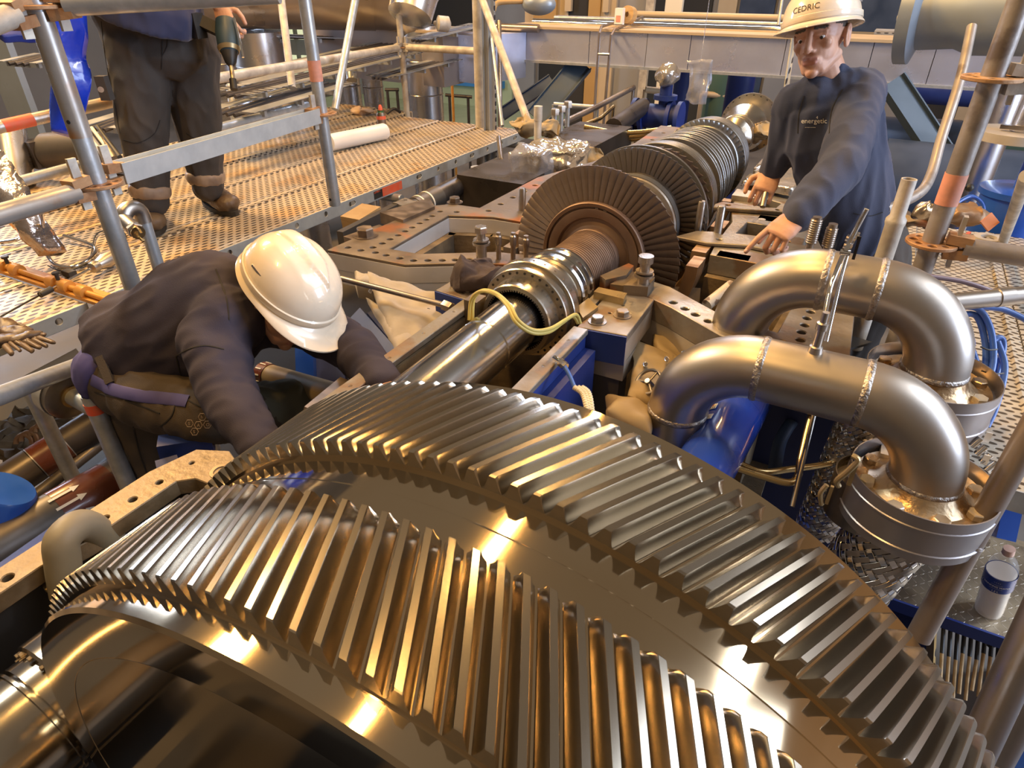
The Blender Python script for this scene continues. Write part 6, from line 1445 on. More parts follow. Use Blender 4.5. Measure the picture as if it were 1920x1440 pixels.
    for k, (p0, p1, r, m) in enumerate((((160, 245), (205, 305), .014, 'galv'), ((172, 240), (222, 305), .008, 'white'), ((183, 238), (225, 295), .010, 'black'), ((190, 250), (215, 300), .016, 'dsteel'))):
        tube_t('stacked_rod', ['leftmost grey rod leaning behind the first post', 'white rod leaning behind the first post', 'black rod leaning behind the first post', 'dark steel rod leaning behind the first post'][k], 'rod', [at(*p0, d=2.9), at(*p1, d=2.7)], r, m, 12, 'leaning rods')
    # water bottle
    p = at(1852, 1146, z=CAM.z-1.675); top = at(1893, 1028, d=(p-CAM).dot(FW)-.155)
    t = thing('water_bottle', 'half full plastic water bottle with a navy label on the chequer step', 'bottle', p)
    ax = (top-p); K = ax.length/.325; ax.normalize()
    sc = lambda pr: [(h*K, r*K) for h, r in pr]
    MB().lathe(p, ax, sc([(0, .030), (.008, .042), (.03, .044), (.17, .044), (.20, .045), (.245, .043), (.275, .030), (.292, .015), (.30, .014), (.305, .014)]), 36, caps=False).build('shell', M_['pet'], t)
    MB().lathe(p, ax, sc([(.004, .028), (.010, .040), (.03, .0425), (.17, .0425), (.215, .0428)]), 36).build('water', M_['water'], t)
    MB().lathe(p, ax, sc([(.150, .0452), (.150, .0460), (.215, .0462), (.215, .0454)]), 48, True, False).build('label', M_['labelb'], t)
    MB().lathe(p, ax, sc([(.300, .010), (.300, .0175), (.324, .017), (.325, .004)]), 24).build('cap', M_['capm'], t)
    v = (CAM-p); u0 = (v-ax*v.dot(ax)).normalized(); v0 = ax.cross(u0); v0 = v0 if v0.dot(RT) > 0 else -v0
    def wr(s, zz, size):
        def warp(x, y, z):
            a = x/(.0478*K); return p+ax*(zz*K+y)+(u0*math.cos(a)+v0*math.sin(a))*.0475*K
        text(s, 'print', M_['white'], t, p, Vector((1, 0, 0)), Vector((0, 0, 1)), size, 'CENTER', 0, warp)
    wr('DRINKING WATER', .177, .0085); wr('1.5 L', .155, .009)
    wr('________', .1905, .0075); wr('_________', .1715, .0075); wr('- - - -', .198, .008)
M_['grnb'] = mat('green_black_shoulder', (.03, .10, .04), None, rough=.4)
M_['skinheap'] = mat('beige_tape', (.55, .40, .27), (.45, .30, .2), rough=.5)
M_['film'] = mat('silvery_film', (.60, .56, .55), (.42, .36, .34), rough=.16, metal=.85, scale=12, bump=1.0, bscale=40)
M_['bagd'] = mat('dark_blue_sheet', (.008, .02, .16), (.012, .03, .22), rough=.6, bump=.4)
deck_clutter()
# ---------------------------------------------------------------- people
M_['navyseam'] = mat('dark_seam', (.02, .018, .018), None, rough=.9)
def blob(mb, voxel, smooth, name, material, parent, wr=0, wfreq=14, wdir=None, sharp=180, rules=None):
    """union of overlapping closed shapes -> one continuous skin (voxel remesh), smoothed, with cloth folds"""
    me = bpy.data.meshes.new('t'); me.from_pydata([tuple(v) for v in mb.v], [], mb.f)
    bm = bmesh.new(); bm.from_mesh(me); bmesh.ops.recalc_face_normals(bm, faces=bm.faces); bm.to_mesh(me); bm.free()
    o = bpy.data.objects.new('tmp', me); COL.objects.link(o)
    m = o.modifiers.new('r', 'REMESH'); m.mode = 'VOXEL'; m.voxel_size = voxel
    m = o.modifiers.new('s', 'SMOOTH'); m.factor = .5; m.iterations = smooth
    dg = bpy.context.evaluated_depsgraph_get(); ev = o.evaluated_get(dg)
    out = bpy.data.meshes.new_from_object(ev); bpy.data.objects.remove(o); bpy.data.meshes.remove(me)
    if wr:
        out.update(); ns = [v.normal.copy() for v in out.vertices]
        for v, n in zip(out.vertices, ns):
            p = v.co; q = Vector((p.x*wfreq, p.y*wfreq, p.z*wfreq*.55)) if wdir is None else p*wfreq-wdir*(p.dot(wdir))*wfreq*.72
            f = noise.noise(q)+.5*noise.noise(q*2.1+Vector((3, 1, 7))); f = (1-abs(f)*2.2)
            v.co = p+n*wr*max(-1, f)
    off = WPOS[parent.name]
    for v in out.vertices: v.co = v.co-off
    out.materials.clear(); out.name = name
    mats = material if isinstance(material, (list, tuple)) else [material]
    o = link(name, out, None, parent)
    for mm in mats: out.materials.append(mm)
    if rules:
        for p in out.polygons: p.material_index = rules(p.center+off)
    out.polygons.foreach_set('use_smooth', [True]*len(out.polygons)); WPOS[o.name] = off
    return o
def ribbon(o, pts, hw, name, material, parent, lift=.002, n=5):
    """a strip of cloth or a seam laid on the surface of a garment"""
    from mathutils.bvhtree import BVHTree
    bv = BVHTree.FromPolygons([v.co+WPOS[o.name] for v in o.data.vertices], [tuple(p.vertices) for p in o.data.polygons])
    P = smooth_path([Vector((a, b, 0)) for a, b in pts], n); hit = []
    for q in P:
        r_ = ray(q.x, q.y).normalized(); h = bv.ray_cast(CAM, r_)
        if h[0]: hit.append((h[0], h[1] if h[1].dot(r_) < 0 else -h[1]))
    if len(hit) < 3: return
    rings = []
    for i, (p, nn) in enumerate(hit):
        t = (hit[min(i+1, len(hit)-1)][0]-hit[max(i-1, 0)][0]).normalized(); s = nn.cross(t).normalized()
        rings.append([p+nn*lift*.2+s*hw, p+nn*lift+s*hw*.8, p+nn*lift-s*hw*.8, p+nn*lift*.2-s*hw])
    return MB().rings(rings).build(name, material, parent, sharp=60)
def basis(f, u):
    f = f.normalized(); u = (u-f*u.dot(f)).normalized(); r = f.cross(u); return r, f, u
def C3(a, b, c): return RT*a+UP*b-FW*c
def head(parent, o, f, u, neck_to, s=1.0, hair=True, helmet=True, writing=None, mouth=True):
    r, f, u = basis(f, u)
    L = lambda x, y, z: o+(r*x+f*y+u*z)*s
    R = Matrix((r, f, u)).transposed()
    mb = MB()
    mb.ell(L(0, -.008, .035), (.074*s, .094*s, .088*s), R, 24, 16); mb.ell(L(0, .022, -.025), (.060*s, .068*s, .080*s), R, 24, 14)
    mb.ell(L(0, .040, -.078), (.042*s, .045*s, .034*s), R, 20, 12); mb.ell(L(0, .068, -.102), (.020*s, .018*s, .016*s), R, 14, 8)
    for q in (-1, 1):
        mb.cap(L(q*.050, .0, -.050), L(q*.022, .052, -.092), .019*s, .016*s); mb.ell(L(q*.040, .064, -.020), (.020*s, .018*s, .018*s), R, 12, 8)
        mb.cap(L(q*.012, .087, .022), L(q*.047, .071, .021), .0095*s, .0085*s); mb.ell(L(q*.0125, .096, -.040), (.0075*s, .009*s, .0068*s), R, 10, 6)
        # eyelids over the eyeballs
        mb.cap(L(q*.019, .0855, .0072), L(q*.044, .0770, .0062), .0066*s, .0060*s, 8); mb.cap(L(q*.020, .083, -.0085), L(q*.043, .075, -.0085), .0040*s, .004*s, 8)
        # ear: rim, lobe, concha
        ring = [L(q*(.078+.010*math.sin(a)*.4), -.012+.0165*math.cos(a)-.004, -.002+.030*math.sin(a)) for a in (2*PI*k/14 for k in range(14))]
        mb.tube(ring, .0062*s, 8, closed=True); mb.ell(L(q*.076, -.012, -.004), (.006*s, .014*s, .026*s), R, 10, 8)
    mb.cap(L(0, .090, .018), L(0, .113, -.034), .0085*s, .0125*s); mb.cap(L(0, .104, -.030), L(0, .110, -.039), .012*s, .010*s)
    mb.ell(L(0, .070, -.066), (.032*s, .022*s, .024*s), R, 18, 12)
    mb.cap(L(-.021, .0855, -.0635), L(0, .0915, -.0615), .0042*s, .0058*s, 10); mb.cap(L(.021, .0855, -.0635), L(0, .0915, -.0615), .0042*s, .0058*s, 10)
    mb.cap(L(-.015, .0865, -.0735), L(.015, .0865, -.0735), .0062*s, .0062*s, 10)
    mb.cap(L(0, -.012, -.045), neck_to, .056*s, .064*s, 20)
    lipz = -.069
    def rules(p):
        q = p-o; x, y, z = q.dot(r)/s, q.dot(f)/s, q.dot(u)/s
        if y > .083 and abs(x) < .023 and -.080 < z < -.0575: return 1
        if hair and (z > .030+.02*max(0, -y*8) and y < .045 and abs(x) < .1 or (y < -.035 and z > -.045)) and not (abs(x) > .074): return 2
        if hair and y < .012 and z > .022 and abs(x) < .079: return 2
        if .066 < y and .016 < z < .032 and .012 < abs(x) < .050 and abs(z-.024-.0*abs(x)) < .0045: return 2
        return 0
    b = blob(mb, .0033, 3, 'body', [M_['skin'], M_['lip'], M_['hair']], parent, rules=rules)
    for q in (-1, 1):
        c = L(q*.0315, .0728, -.001); e = MB().ell(c, (.0112*s,)*3, None, 16, 12).build('eye', M_['eyew'], parent, sharp=180)
        d = (f*1-u*.62).normalized(); MB().ell(c+d*.0068*s, (.0066*s,)*3, None, 12, 8).build('iris', M_['iris'], e, sharp=180)
    if helmet: make_helmet(parent, L(0, -.004, .056), r, f, u, s, writing)
    return b
def make_helmet(parent, c, r, f, u, s, writing=None):
    """moulded safety helmet: domed shell, raised centre panel, gutter rim, visor"""
    a0, b0, h0 = .113*s, .136*s, .105*s
    def surf(az, el, off=0):
        # az: 0 = front, el: 0 = rim, PI/2 = crown
        cx, cy, cz = math.cos(el)**.80*math.sin(az), math.cos(el)**.80*math.cos(az), math.sin(el)
        k = 1.0
        wd = .24*(1-max(0, (cy-.25)/.52)) if cy > .25 else .24
        rid = max(0, min(1, (wd-abs(cx))/.06))*max(0, min(1, (cy+.75)/.15)); rid = rid*rid*(3-2*rid)
        k += .060*rid*min(1, math.sin(el)*2.2)
        st = math.exp(-((abs(cx)-.50)/.07)**2)*math.exp(-((cy-.05)/.5)**4)*cz
        k += .022*st
        return c+r*cx*a0*k*(1+off)+f*cy*b0*k*(1+off)+u*(cz*h0*k*(1+off))
    N = 120; rings = []
    def ringat(fn): return [fn(2*PI*q/N) for q in range(N)]
    def brim(az): return .009+.054*max(0, math.cos(az))**2.2
    def rimp(az, out, dz): 
        cx, cy = math.sin(az), math.cos(az)
        drop = -.012*max(0, math.cos(az))**2
        return c+r*cx*(a0+out*s)+f*cy*(b0+out*s)+u*(dz+drop*min(1, out/.03))*s
    prof = [ringat(lambda az, e=e: surf(az, e)) for e in [PI/2*.995*(1-k/26) for k in range(27)]]
    prof.append(ringat(lambda az: rimp(az, .0025, -.012)))
    prof.append(ringat(lambda az: rimp(az, .004, -.014)))
    prof.append(ringat(lambda az: rimp(az, brim(az)*.55, -.016)))
    prof.append(ringat(lambda az: rimp(az, brim(az), -.022)))
    prof.append(ringat(lambda az: rimp(az, brim(az)+.001, -.0255)))
    prof.append(ringat(lambda az: rimp(az, brim(az)-.002, -.0265)))
    prof.append(ringat(lambda az: rimp(az, -.003, -.018)))
    prof += [ringat(lambda az, e=e: surf(az, e, -.03)) for e in [PI/2*.995*k/8 for k in range(9)]]
    hlm = MB().rings(prof).build('helmet', M_['shell'], parent, sharp=60)
    band = MB().rings([ringat(lambda az: rimp(az, .0032, -.011)), ringat(lambda az: rimp(az, .0052, -.009)), ringat(lambda az: rimp(az, .0050, .006)), ringat(lambda az: surf(az, .06, .004))], False, False).build('rim_band', M_['shell'], hlm, sharp=60)
    for q in (-1, 1):
        for el in (.34,): 
            p = surf(q*1.75, el, .004); MB().bar(p-f*.018, p+f*.018, .006, .0025, r*q).build('vent_slot', M_['hood'], hlm)
    if writing:
        def warp(x, y, z):
            az = writing[1]-x/a0; el = writing[2]+y/h0; return surf(az, el, .008)
        text(writing[0], 'handwriting', M_['ink'], hlm, c, r, u, writing[3], 'CENTER', 0, warp)
def hand(parent, w, fwd, nrm, side, curls=(10, 15, 20, 25), thumb=20, s=1.0, name='hand', spread=4, rules=None, tdir=(.62, .75, -.15)):
    """palm with four unequal jointed fingers and an opposable thumb; side = unit vector toward the thumb"""
    fwd = fwd.normalized(); nrm = (nrm-fwd*nrm.dot(fwd)).normalized(); sd = fwd.cross(nrm); sd = sd if sd.dot(side) > 0 else -sd
    P = lambda a, b, c: w+(fwd*a+sd*b+nrm*c)*s
    mb = MB(); mb.cap(w-fwd*.05*s, P(.012, 0, 0), .026*s, .026*s, 16)
    mb.loft([P(-.012, 0, 0), P(.0, 0, 0), P(.03, .001, 0), P(.065, 0, .001), P(.088, 0, 0), P(.094, 0, -.001)], [(.022*s, .018*s), (.030*s, .020*s), (.038*s, .019*s), (.041*s, .0165*s), (.038*s, .013*s), (.03*s, .008*s)], nrm, 20)
    mb.ell(P(.022, .024, -.010), (.020*s, .020*s, .016*s), None, 12, 8)
    lens = ((.031, .043, .026, .021), (.011, .048, .030, .023), (-.010, .045, .027, .021), (-.0295, .035, .021, .018)); tips = []
    for i, (off, l1, l2, l3) in enumerate(lens):
        k = curls[i]; p = P(.086-abs(off)*.16, off, .001); ang = 0; rr = (.0092, .0094, .0088, .0078)[i]*s
        dside = sd*math.radians((1.4-i)*spread)
        for j, (l, cc) in enumerate(((l1, k*.75), (l2, k*1.0), (l3, k*.75))):
            ang += math.radians(cc); d = (fwd*math.cos(ang)-nrm*math.sin(ang)+dside*math.cos(ang)).normalized()
            q = p+d*l*s; mb.cap(p, q, rr*(1-.06*j), rr*(.94-.08*j), 12); p = q
        tips.append((p, d))
    a, b, c = tdir; p = P(.018, .026, -.008); d = (fwd*a+sd*b+nrm*c).normalized(); q = p+d*.042*s; mb.cap(p, q, .0135*s, .0108*s, 12)
    d2 = (d+fwd*math.radians(thumb)*1.1-nrm*math.radians(thumb)*.5-sd*math.radians(thumb)*.6).normalized(); q2 = q+d2*.030*s; mb.cap(q, q2, .0105*s, .0094*s, 12)
    q3 = q2+(d2+(d2-d)*.6).normalized()*.024*s; mb.cap(q2, q3, .0093*s, .0078*s, 12)
    o = blob(mb, .0026*s, 2, name, M_['skin'], parent)
    for p, d in tips:
        n2 = (nrm-d*nrm.dot(d)).normalized(); MB().ell(p-d*.001+n2*.0062*s, (.0048*s, .0058*s, .0016*s), Matrix((d.cross(n2), d, n2)).transposed(), 10, 6).build('nail', M_['nail'], o, sharp=180)
    return o
M_['nail'] = mat('fingernail', (.62, .40, .33), None, rough=.3)
def boot(parent, heel, toe, ankle, h=.13, s=1.0):
    d = (toe-heel); L_ = d.length; d.normalize(); up = Vector((0, 0, 1)); sd = d.cross(up)
    P = lambda a, z: heel+d*a*L_+up*z*s
    mb = MB(); mb.loft([P(.02, .045), P(.12, .05), P(.35, .055), P(.6, .045), P(.82, .038), P(.97, .030)], [(.028*s, .035*s), (.036*s, .045*s), (.038*s, .052*s), (.046*s, .044*s), (.048*s, .036*s), (.026*s, .022*s)], up, 18)
    mb.ell(P(.84, .045), (.045*s, .05*s, .032*s)); mb.cap(P(.14, .05), ankle, .040*s, .044*s, 16)
    b = blob(mb, .006, 3, 'boot', M_['boot'], parent, wr=.0015, wfreq=40)
    m = MB(); n = 24; ring = []
    for q in range(n):
        a = 2*PI*q/n; w_ = .043*s*(1+.12*math.cos(a)); ring.append(heel+d*(L_*.5+L_*.53*math.cos(a))+sd*w_*math.sin(a))
    m.rings([[p+up*.0 for p in ring], [p+up*.018*s for p in ring]]).build('sole', M_['sole'], b)
    lm = MB()
    for k in range(4): q = P(.38+.07*k, .098-.008*k); lm = MB().cyl(q-sd*.022, q+sd*.022, .0028, None, 6); lm.build('lace', M_['sole'], b)
    return b

def worker_bending():
    t = thing('person', 'worker in a white helmet and charcoal shirt bending over the back of the gear', 'person', at(250, 760, d=1.8))
    A = at
    hip = A(228, 705, d=1.80); sp1 = A(290, 652, d=1.76); sp2 = A(370, 600, d=1.72); ch = A(445, 570, d=1.70); nk = A(492, 560, d=1.68)
    sh = MB()
    sh.loft([A(212, 672, d=1.80), A(226, 664, d=1.80), A(252, 648, d=1.79), sp1, sp2, A(425, 575, d=1.70), A(470, 562, d=1.69), A(505, 558, d=1.68)],
            [(.10, .10), (.135, .13), (.150, .14), (.155, .135), (.165, .135), (.155, .125), (.11, .10), (.055, .055)], -FW, 28)
    shR = A(402, 640, d=1.58); elR = A(432, 752, d=1.50); wrR = A(492, 838, d=1.38)
    sh.cap(A(430, 600, d=1.62), shR, .088, .082, 20); sh.cap(shR, elR, .078, .062, 20); sh.cap(elR, wrR, .062, .042, 20)
    shL = A(560, 600, d=1.86); elL = A(662, 652, d=1.70); wrL = A(718, 722, d=1.46)
    sh.cap(A(470, 585, d=1.75), shL, .10, .078, 20); sh.cap(shL, elL, .075, .060, 20); sh.cap(elL, wrL, .060, .042, 20)
    sh.loft([A(470, 562, d=1.68), A(500, 556, d=1.67), A(515, 552, d=1.67)], [(.062, .062), (.060, .060), (.055, .055)], -FW)
    shirt = blob(sh, .0075, 5, 'shirt', M_['shirt'], t, wr=.0065, wfreq=13, wdir=(ch-hip).normalized())
    # inner sleeve seam ridge
    tr = MB()
    tr.loft([A(215, 662, d=1.79), A(238, 685, d=1.79), A(256, 708, d=1.79), A(272, 730, d=1.78), A(290, 745, d=1.78)], [(.08, .10), (.105, .13), (.115, .135), (.11, .13), (.08, .10)], -FW, 26)
    tr.cap(A(275, 735, d=1.72), A(385, 778, d=1.66), .095, .078, 20); tr.cap(A(385, 778, d=1.66), A(510, 770, d=1.80), .078, .066, 20)
    tr.cap(A(440, 775, d=1.85), A(545, 758, d=1.84), .085, .070, 20); tr.cap(A(545, 762, d=1.84), A(575, 900, d=1.95), .068, .055, 18)
    tr.cap(A(262, 765, d=1.84), A(285, 860, d=1.95), .074, .062, 20); tr.cap(A(285, 860, d=1.95), A(312, 1010, d=2.12), .062, .055, 18)
    tw = A(178, 664, d=1.7); dirw = (A(250, 740, d=1.8)-A(160, 640, d=1.8)).normalized()
    def rules(p):
        # violet waistband follows the belt line
        k = (p-A(168, 640, d=1.75)).dot((A(262, 800, d=1.75)-A(168, 640, d=1.75)).normalized())
        q = (p-A(530, 745, d=1.8)).length
        if q < .085: return 2
        return 0
    trs = blob(tr, .0075, 4, 'trousers', [M_['trous'], M_['purple'], M_['kneepad']], t, wr=.005, wfreq=15, rules=rules)
    # waistband and belt strips as lofted bands following the hips
    wb = MB(); wb.loft([A(196, 660, d=1.79), A(212, 674, d=1.79), A(228, 688, d=1.79), A(240, 698, d=1.79)], [(.088, .105), (.108, .130), (.118, .138), (.112, .132)], -FW, 32)
    blob(wb, .007, 3, 'waistband', M_['purple'], t, wr=.003, wfreq=18)
    for k, (p0, p1) in enumerate((((186, 668), (206, 718)),)): MB().bar(A(*p0, d=1.645), A(*p1, d=1.640), .022, .006, -FW).build('belt_loop', M_['trous'], t)
    for q in ([(178, 735), (240, 752), (300, 775)], [(330, 752), (322, 780), (300, 800)], [(345, 745), (380, 765), (410, 768)], [(250, 800), (262, 850), (280, 900)]):
        ribbon(trs, q, .0018, 'seam', M_['navyseam'], t)
    ribbon(trs, [(172, 712), (210, 730), (262, 742), (320, 748), (352, 752)], .016, 'waistband_strip', M_['purple'], t, .003)
    for q in ([(330, 668), (352, 655), (385, 648), (420, 655)], [(405, 505), (425, 560), (430, 600)], [(330, 668), (338, 700), (352, 735)]):
        ribbon(shirt, q, .0016, 'seam', M_['navyseam'], t, .0015)
    # printed badge on the thigh
    n = -ray(372, 795).normalized(); c = A(372, 795, d=1.545)
    for i, (dx, dy, ch_) in enumerate(((6, 12, 'h'), (-14, 1, 'S'), (0, -2, 'A'), (14, -1, 'O'), (-6, -13, 'S'))):
        q = A(372+dx*1.2, 795-dy*1.1, d=1.552); ring = [q+(RT*math.cos(PI/3*k)+UP*math.sin(PI/3*k))*.0095 for k in range(6)]
        MB().tube(ring, .0009, 6, closed=True).build('badge_outline', M_['reflect'], t)
        if ch_: text(ch_, 'badge_letter', M_['reflect'], t, q-RT*.0035-UP*.004, RT, UP, .011)
    f = C3(.60, -.72, .16); u = C3(.56, .58, .54)
    hc = A(556, 522, d=1.60)-u.normalized()*.075
    head(t, hc, f, u, A(490, 562, d=1.69))
    hand(t, wrR, wrR-elR, UP*.2-RT*.6-FW*.5, RT, (25, 30, 30, 35))
    hand(t, wrL, wrL-elL, UP*.5-FW*.5, -RT, (25, 30, 30, 35))
    for fx, fy in ((318, 1012), (575, 905)):
        a = A(fx, fy, d=2.15 if fx < 400 else 1.95); a.z = .60; q = a+Vector((.24, .05, 0)); boot(t, a-Vector((.06, 0, 0)), q, a+Vector((0, 0, .12)))
M_['kneepad'] = mat('greenish_knee_patch', (.10, .10, .075), (.14, .14, .10), rough=.85, scale=6)
worker_bending()

def worker_standing_left():
    t = thing('person', 'standing worker seen from the waist down, in dark cargo trousers, holding a drill', 'person', at(350, 415, z=DZ))
    A = at; tr = MB()
    hL, kL, aL = A(262, 92, d=2.70), A(268, 252, d=2.80), A(284, 375, d=2.91)
    hR, kR, aR = A(352, 88, d=2.80), A(372, 238, d=2.95), A(388, 348, d=3.08)
    tr.loft([A(262, -20, d=2.60), A(268, 20, d=2.64), A(290, 60, d=2.70), A(300, 105, d=2.74), A(300, 135, d=2.77)], [(.19, .13), (.205, .135), (.215, .14), (.19, .14), (.12, .11)], -FW, 28)
    for h, k, a in ((hL, kL, aL), (hR, kR, aR)):
        tr.cap(h, h+(k-h)*.6, .128, .108, 22); tr.cap(h+(k-h)*.6, k, .108, .096, 20); tr.cap(k, k+(a-k)*.55, .094, .085, 20); tr.cap(k+(a-k)*.55, a, .083, .070, 20)
    tz = blob(tr, .0075, 4, 'trousers', M_['trousd'], t, wr=.007, wfreq=11)
    for a, k in ((aL, kL), (aR, kR)):
        d = (k-a).normalized(); bb = MB().loft([a+d*(.012+.013*i) for i in range(5)], [(.0745, .0745), (.082, .082), (.0845, .0845), (.085, .085), (.080, .080)], -FW, 28)
        blob(bb, .005, 2, 'reflective_band', M_['reflect'], t, wr=.003, wfreq=14)
    ribbon(tz, [(304, 62), (304, 95), (303, 130)], .002, 'seam', M_['navyseam'], t)
    ribbon(tz, [(312, 66), (314, 85), (304, 105)], .0015, 'seam', M_['navyseam'], t)
    ribbon(tz, [(190, 40), (198, 110), (212, 180), (225, 250)], .0018, 'seam', M_['navyseam'], t)
    ribbon(tz, [(232, 262), (258, 268), (288, 252), (300, 225)], .0018, 'seam', M_['navyseam'], t)
    ribbon(tz, [(350, 250), (372, 262), (396, 250)], .0018, 'seam', M_['navyseam'], t)
    for c, w_, h_ in ((A(196, 165, d=2.62), .055, .09),): 
        MB().box(c, (w_*.7, w_*.7, h_), Matrix.Rotation(YAW, 3, 'Z')).build('thigh_pocket', M_['trousd'], t)
        MB().cyl(A(189, 168, d=2.565), A(189, 168, d=2.558), .011, None, 16).build('pocket_badge', M_['reflect'], t)
    so = MB(); so.loft([A(262, 45, d=2.60), A(262, 25, d=2.58), A(255, -30, d=2.55), A(250, -120, d=2.5), Vector(A(245, -230, d=2.45)), Vector(A(240, -300, d=2.42))], [(.205, .15), (.215, .16), (.21, .15), (.20, .14), (.19, .13), (.08, .08)], -FW, 28)
    so.loft([A(300, 58, d=2.70), A(297, 40, d=2.69), A(285, 0, d=2.66)], [(.14, .13), (.18, .15), (.2, .15)], -FW, 24)
    shl = A(330, -240, d=2.5); el = A(392, -110, d=2.62); wr_ = A(412, 12, d=2.66)
    so.cap(shl, el, .07, .058); so.cap(el, el+(wr_-el)*.55, .058, .05)
    shr = A(160, -240, d=2.45); er = A(110, -110, d=2.55); so.cap(shr, er, .07, .058); so.cap(er, A(120, -60, d=2.5), .058, .045)
    blob(so, .0085, 4, 'pullover', M_['navy'], t, wr=.006, wfreq=10)
    head(t, A(235, -420, d=2.40)+Vector((0, 0, 0)), C3(.2, -.3, .9), C3(0, 1, .1), A(240, -310, d=2.42))
    ar = MB(); ar.cap(el+(wr_-el)*.4, wr_, .040, .030, 18); blob(ar, .004, 3, 'forearm', M_['skin'], t)
    hand(t, wr_, A(428, 52, d=2.66)-wr_, C3(-.3, .1, .9), C3(1, .3, 0), (55, 58, 60, 60), 40, 1.0)
    # boots on the planks
    h = at(285, 405, z=DZ+.002); q = at(297, 460, z=DZ+.002); boot(t, h, h+(q-h).normalized()*.32, aL, s=1.2)
    h = at(385, 378, z=DZ+.002); q = at(462, 415, z=DZ+.002); boot(t, h, h+(q-h).normalized()*.33, aR, s=1.2)
    # the drill in the hand, a thing of its own
    D = 2.62; c = A(428, 66, d=D); dn = (A(437, 150, d=D)-A(424, 45, d=D)).normalized()
    d = thing('cordless_drill', 'dark teal cordless drill held nose down by the standing worker', 'drill', c)
    MB().lathe(A(424, 48, d=D), dn, [(-.03, .02), (-.02, .038), (.03, .045), (.09, .042), (.105, .036), (.115, .030)], 28).build('motor_housing', M_['tealdrill'], d)
    b = A(424, 48, d=D); MB().lathe(b, dn, [(.112, .032), (.135, .026), (.15, .022), (.165, .012)], 24).build('chuck', M_['black'], d)
    MB().cyl(b+dn*.16, b+dn*.225, .0085, None, 14).build('bit_shaft', M_['oil'], d); MB().cyl(b+dn*.22, b+dn*.262, .014, None, 16).build('socket', M_['black'], d)
    MB().bar(b+dn*.02+C3(-.03, 0, 0), b+dn*.0+C3(-.11, .02, 0), .035, .045, dn).build('handle', M_['black'], d)
    MB().box(b+dn*.01+C3(-.13, .01, .0), (.07, .05, .09)).build('battery', M_['black'], d)
    MB().tube(smooth_path([b+C3(.04, .02, .02), b+dn*.08+C3(.055, 0, .02), b+dn*.14+C3(.06, 0, .02)], 5), .005, 8).build('side_handle', M_['chrome'], d)
    MB().lathe(b, dn, [(.092, .0425), (.092, .0445), (.108, .038), (.108, .036)], 28, True, False).build('tan_ring', M_['goldp'], d)
worker_standing_left()

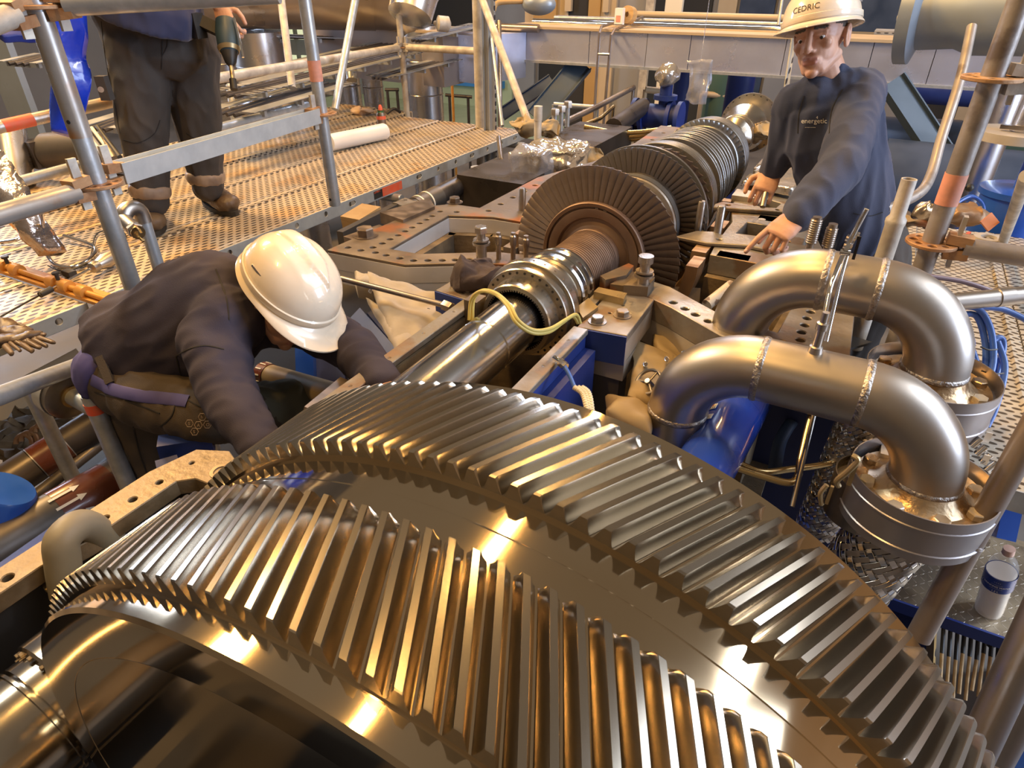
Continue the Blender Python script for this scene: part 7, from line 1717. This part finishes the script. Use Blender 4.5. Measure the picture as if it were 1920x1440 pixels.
def worker_right():
    t = thing('person', 'worker in a white helmet and slate-blue shirt leaning over the casing at the right, pointing', 'person', at(1620, 470, d=2.4))
    A = at; sh = MB()
    sh.loft([A(1622, 470, d=2.40), A(1616, 440, d=2.37), A(1598, 385, d=2.32), A(1580, 315, d=2.26), A(1562, 245, d=2.20), A(1556, 190, d=2.15), A(1556, 165, d=2.14)],
            [(.125, .10), (.140, .11), (.145, .115), (.155, .12), (.170, .12), (.150, .10), (.07, .07)], -FW, 28)
    shL = A(1612, 178, d=2.12); elL = A(1578, 312, d=1.98); wrL = A(1496, 405, d=1.92)
    sh.cap(A(1570, 180, d=2.14), shL, .085, .078, 20); sh.cap(shL, elL, .076, .066, 20); sh.cap(elL, A(1515, 385, d=1.94), .066, .055, 20); sh.cap(A(1515, 385, d=1.94), wrL, .055, .047, 20)
    shR = A(1488, 200, d=2.18); elR = A(1470, 272, d=2.26); wrR = A(1449, 320, d=2.34)
    sh.cap(A(1530, 190, d=2.15), shR, .085, .070, 20); sh.cap(shR, elR, .066, .056, 20); sh.cap(elR, wrR, .056, .044, 20)
    sh.tube([A(1548, 158, d=2.13)+(RT*math.cos(a)*.068+(UP*.45-FW*.9)*math.sin(a)*.062) for a in (2*PI*k/20 for k in range(20))], .012, 10, closed=True)
    so = blob(sh, .0072, 4, 'shirt', M_['shirt3'], t, wr=.007, wfreq=12, wdir=Vector((0, 0, 1)))
    for q in ([(1580, 168), (1560, 205), (1555, 250)], [(1508, 180), (1498, 215), (1496, 250)], [(1600, 400), (1630, 405), (1655, 398)]):
        ribbon(so, q, .0016, 'seam', M_['navyseam'], t, .0015)
    # chest print set on the cloth
    dg = bpy.context.evaluated_depsgraph_get(); dg.update()
    hitme = so.data; from mathutils.bvhtree import BVHTree
    bv = BVHTree.FromPolygons([v.co+WPOS[so.name] for v in hitme.vertices], [tuple(p.vertices) for p in hitme.polygons])
    def drape(px, py):
        def warp(x, y, z):
            r_ = ray(px+x, py-y).normalized(); h = bv.ray_cast(CAM, r_); return (h[0]-r_*.0018) if h[0] else CAM+r_*2.0
        return warp
    text('energetic', 'chest_print', M_['white'], t, None, None, None, 13, 'LEFT', 0, drape(1502, 231))
    text('4', 'chest_print', M_['white'], t, None, None, None, 8, 'LEFT', 0, drape(1530, 223)); text('-------', 'chest_print', M_['white'], t, None, None, None, 9, 'LEFT', 0, drape(1509, 241))
    tr = MB(); tr.loft([A(1618, 420, d=2.37), A(1622, 455, d=2.40), A(1626, 500, d=2.44), A(1626, 530, d=2.46)], [(.135, .11), (.145, .12), (.15, .12), (.10, .10)], -FW, 24)
    fl, fr = A(1600, 500, d=2.42), A(1650, 500, d=2.44)
    for h in (fl, fr):
        k = Vector((h.x+.0, h.y+.02, h.z-.40)); a = Vector((h.x+.02, h.y+.04, .76)); tr.cap(h, k, .10, .075, 20); tr.cap(k, a, .074, .062, 20)
        boot(t, a+Vector((0, .08, -.11)), a+Vector((0, -.18, -.11)), a+Vector((0, .02, 0)))
    blob(tr, .008, 4, 'trousers', M_['trousd'], t, wr=.007, wfreq=13)
    head(t, A(1538, 74, d=2.07), C3(-.68, -.30, .67), C3(-.08, .96, .28), A(1555, 165, d=2.14), .99, writing=('CEDRIC', .02, .16, .024))
    hand(t, wrL, A(1444, 452, d=1.90)-wrL, C3(.15, .75, .65), C3(-.8, .5, 0), (12, 62, 66, 68), 25, 1.05, tdir=(.75, .45, -.45))
    hand(t, wrR, A(1430, 362, d=2.32)-wrR, C3(-.1, .4, .9), C3(-1, .2, 0), (55, 60, 60, 60), 45, 1.0)
    b = thing('steel_dowel', 'small ribbed steel pin held in the right worker other hand', 'pin', A(1434, 372, d=2.30))
    MB().cyl(A(1436, 362, d=2.30), A(1430, 388, d=2.29), .010, None, 16).build('pin', M_['studm'], b)
worker_right()
# platforms the two lower workers stand on (mostly hidden)
one('work_board', 'brown work board under the bending worker boots', 'board', MB().box((-.80, 1.0, .585), (1.0, .62, .03)).box((-1.2, 1.0, .285), (.04, .5, .57)).box((-.4, 1.0, .285), (.04, .5, .57)), M_['castdark'])
one('work_board', 'dark work board under the right worker boots', 'board', MB().box((1.35, 2.18, .635), (.8, .36, .03)).box((1.0, 2.18, .31), (.04, .3, .62)).box((1.7, 2.18, .31), (.04, .3, .62)), M_['castdark'])
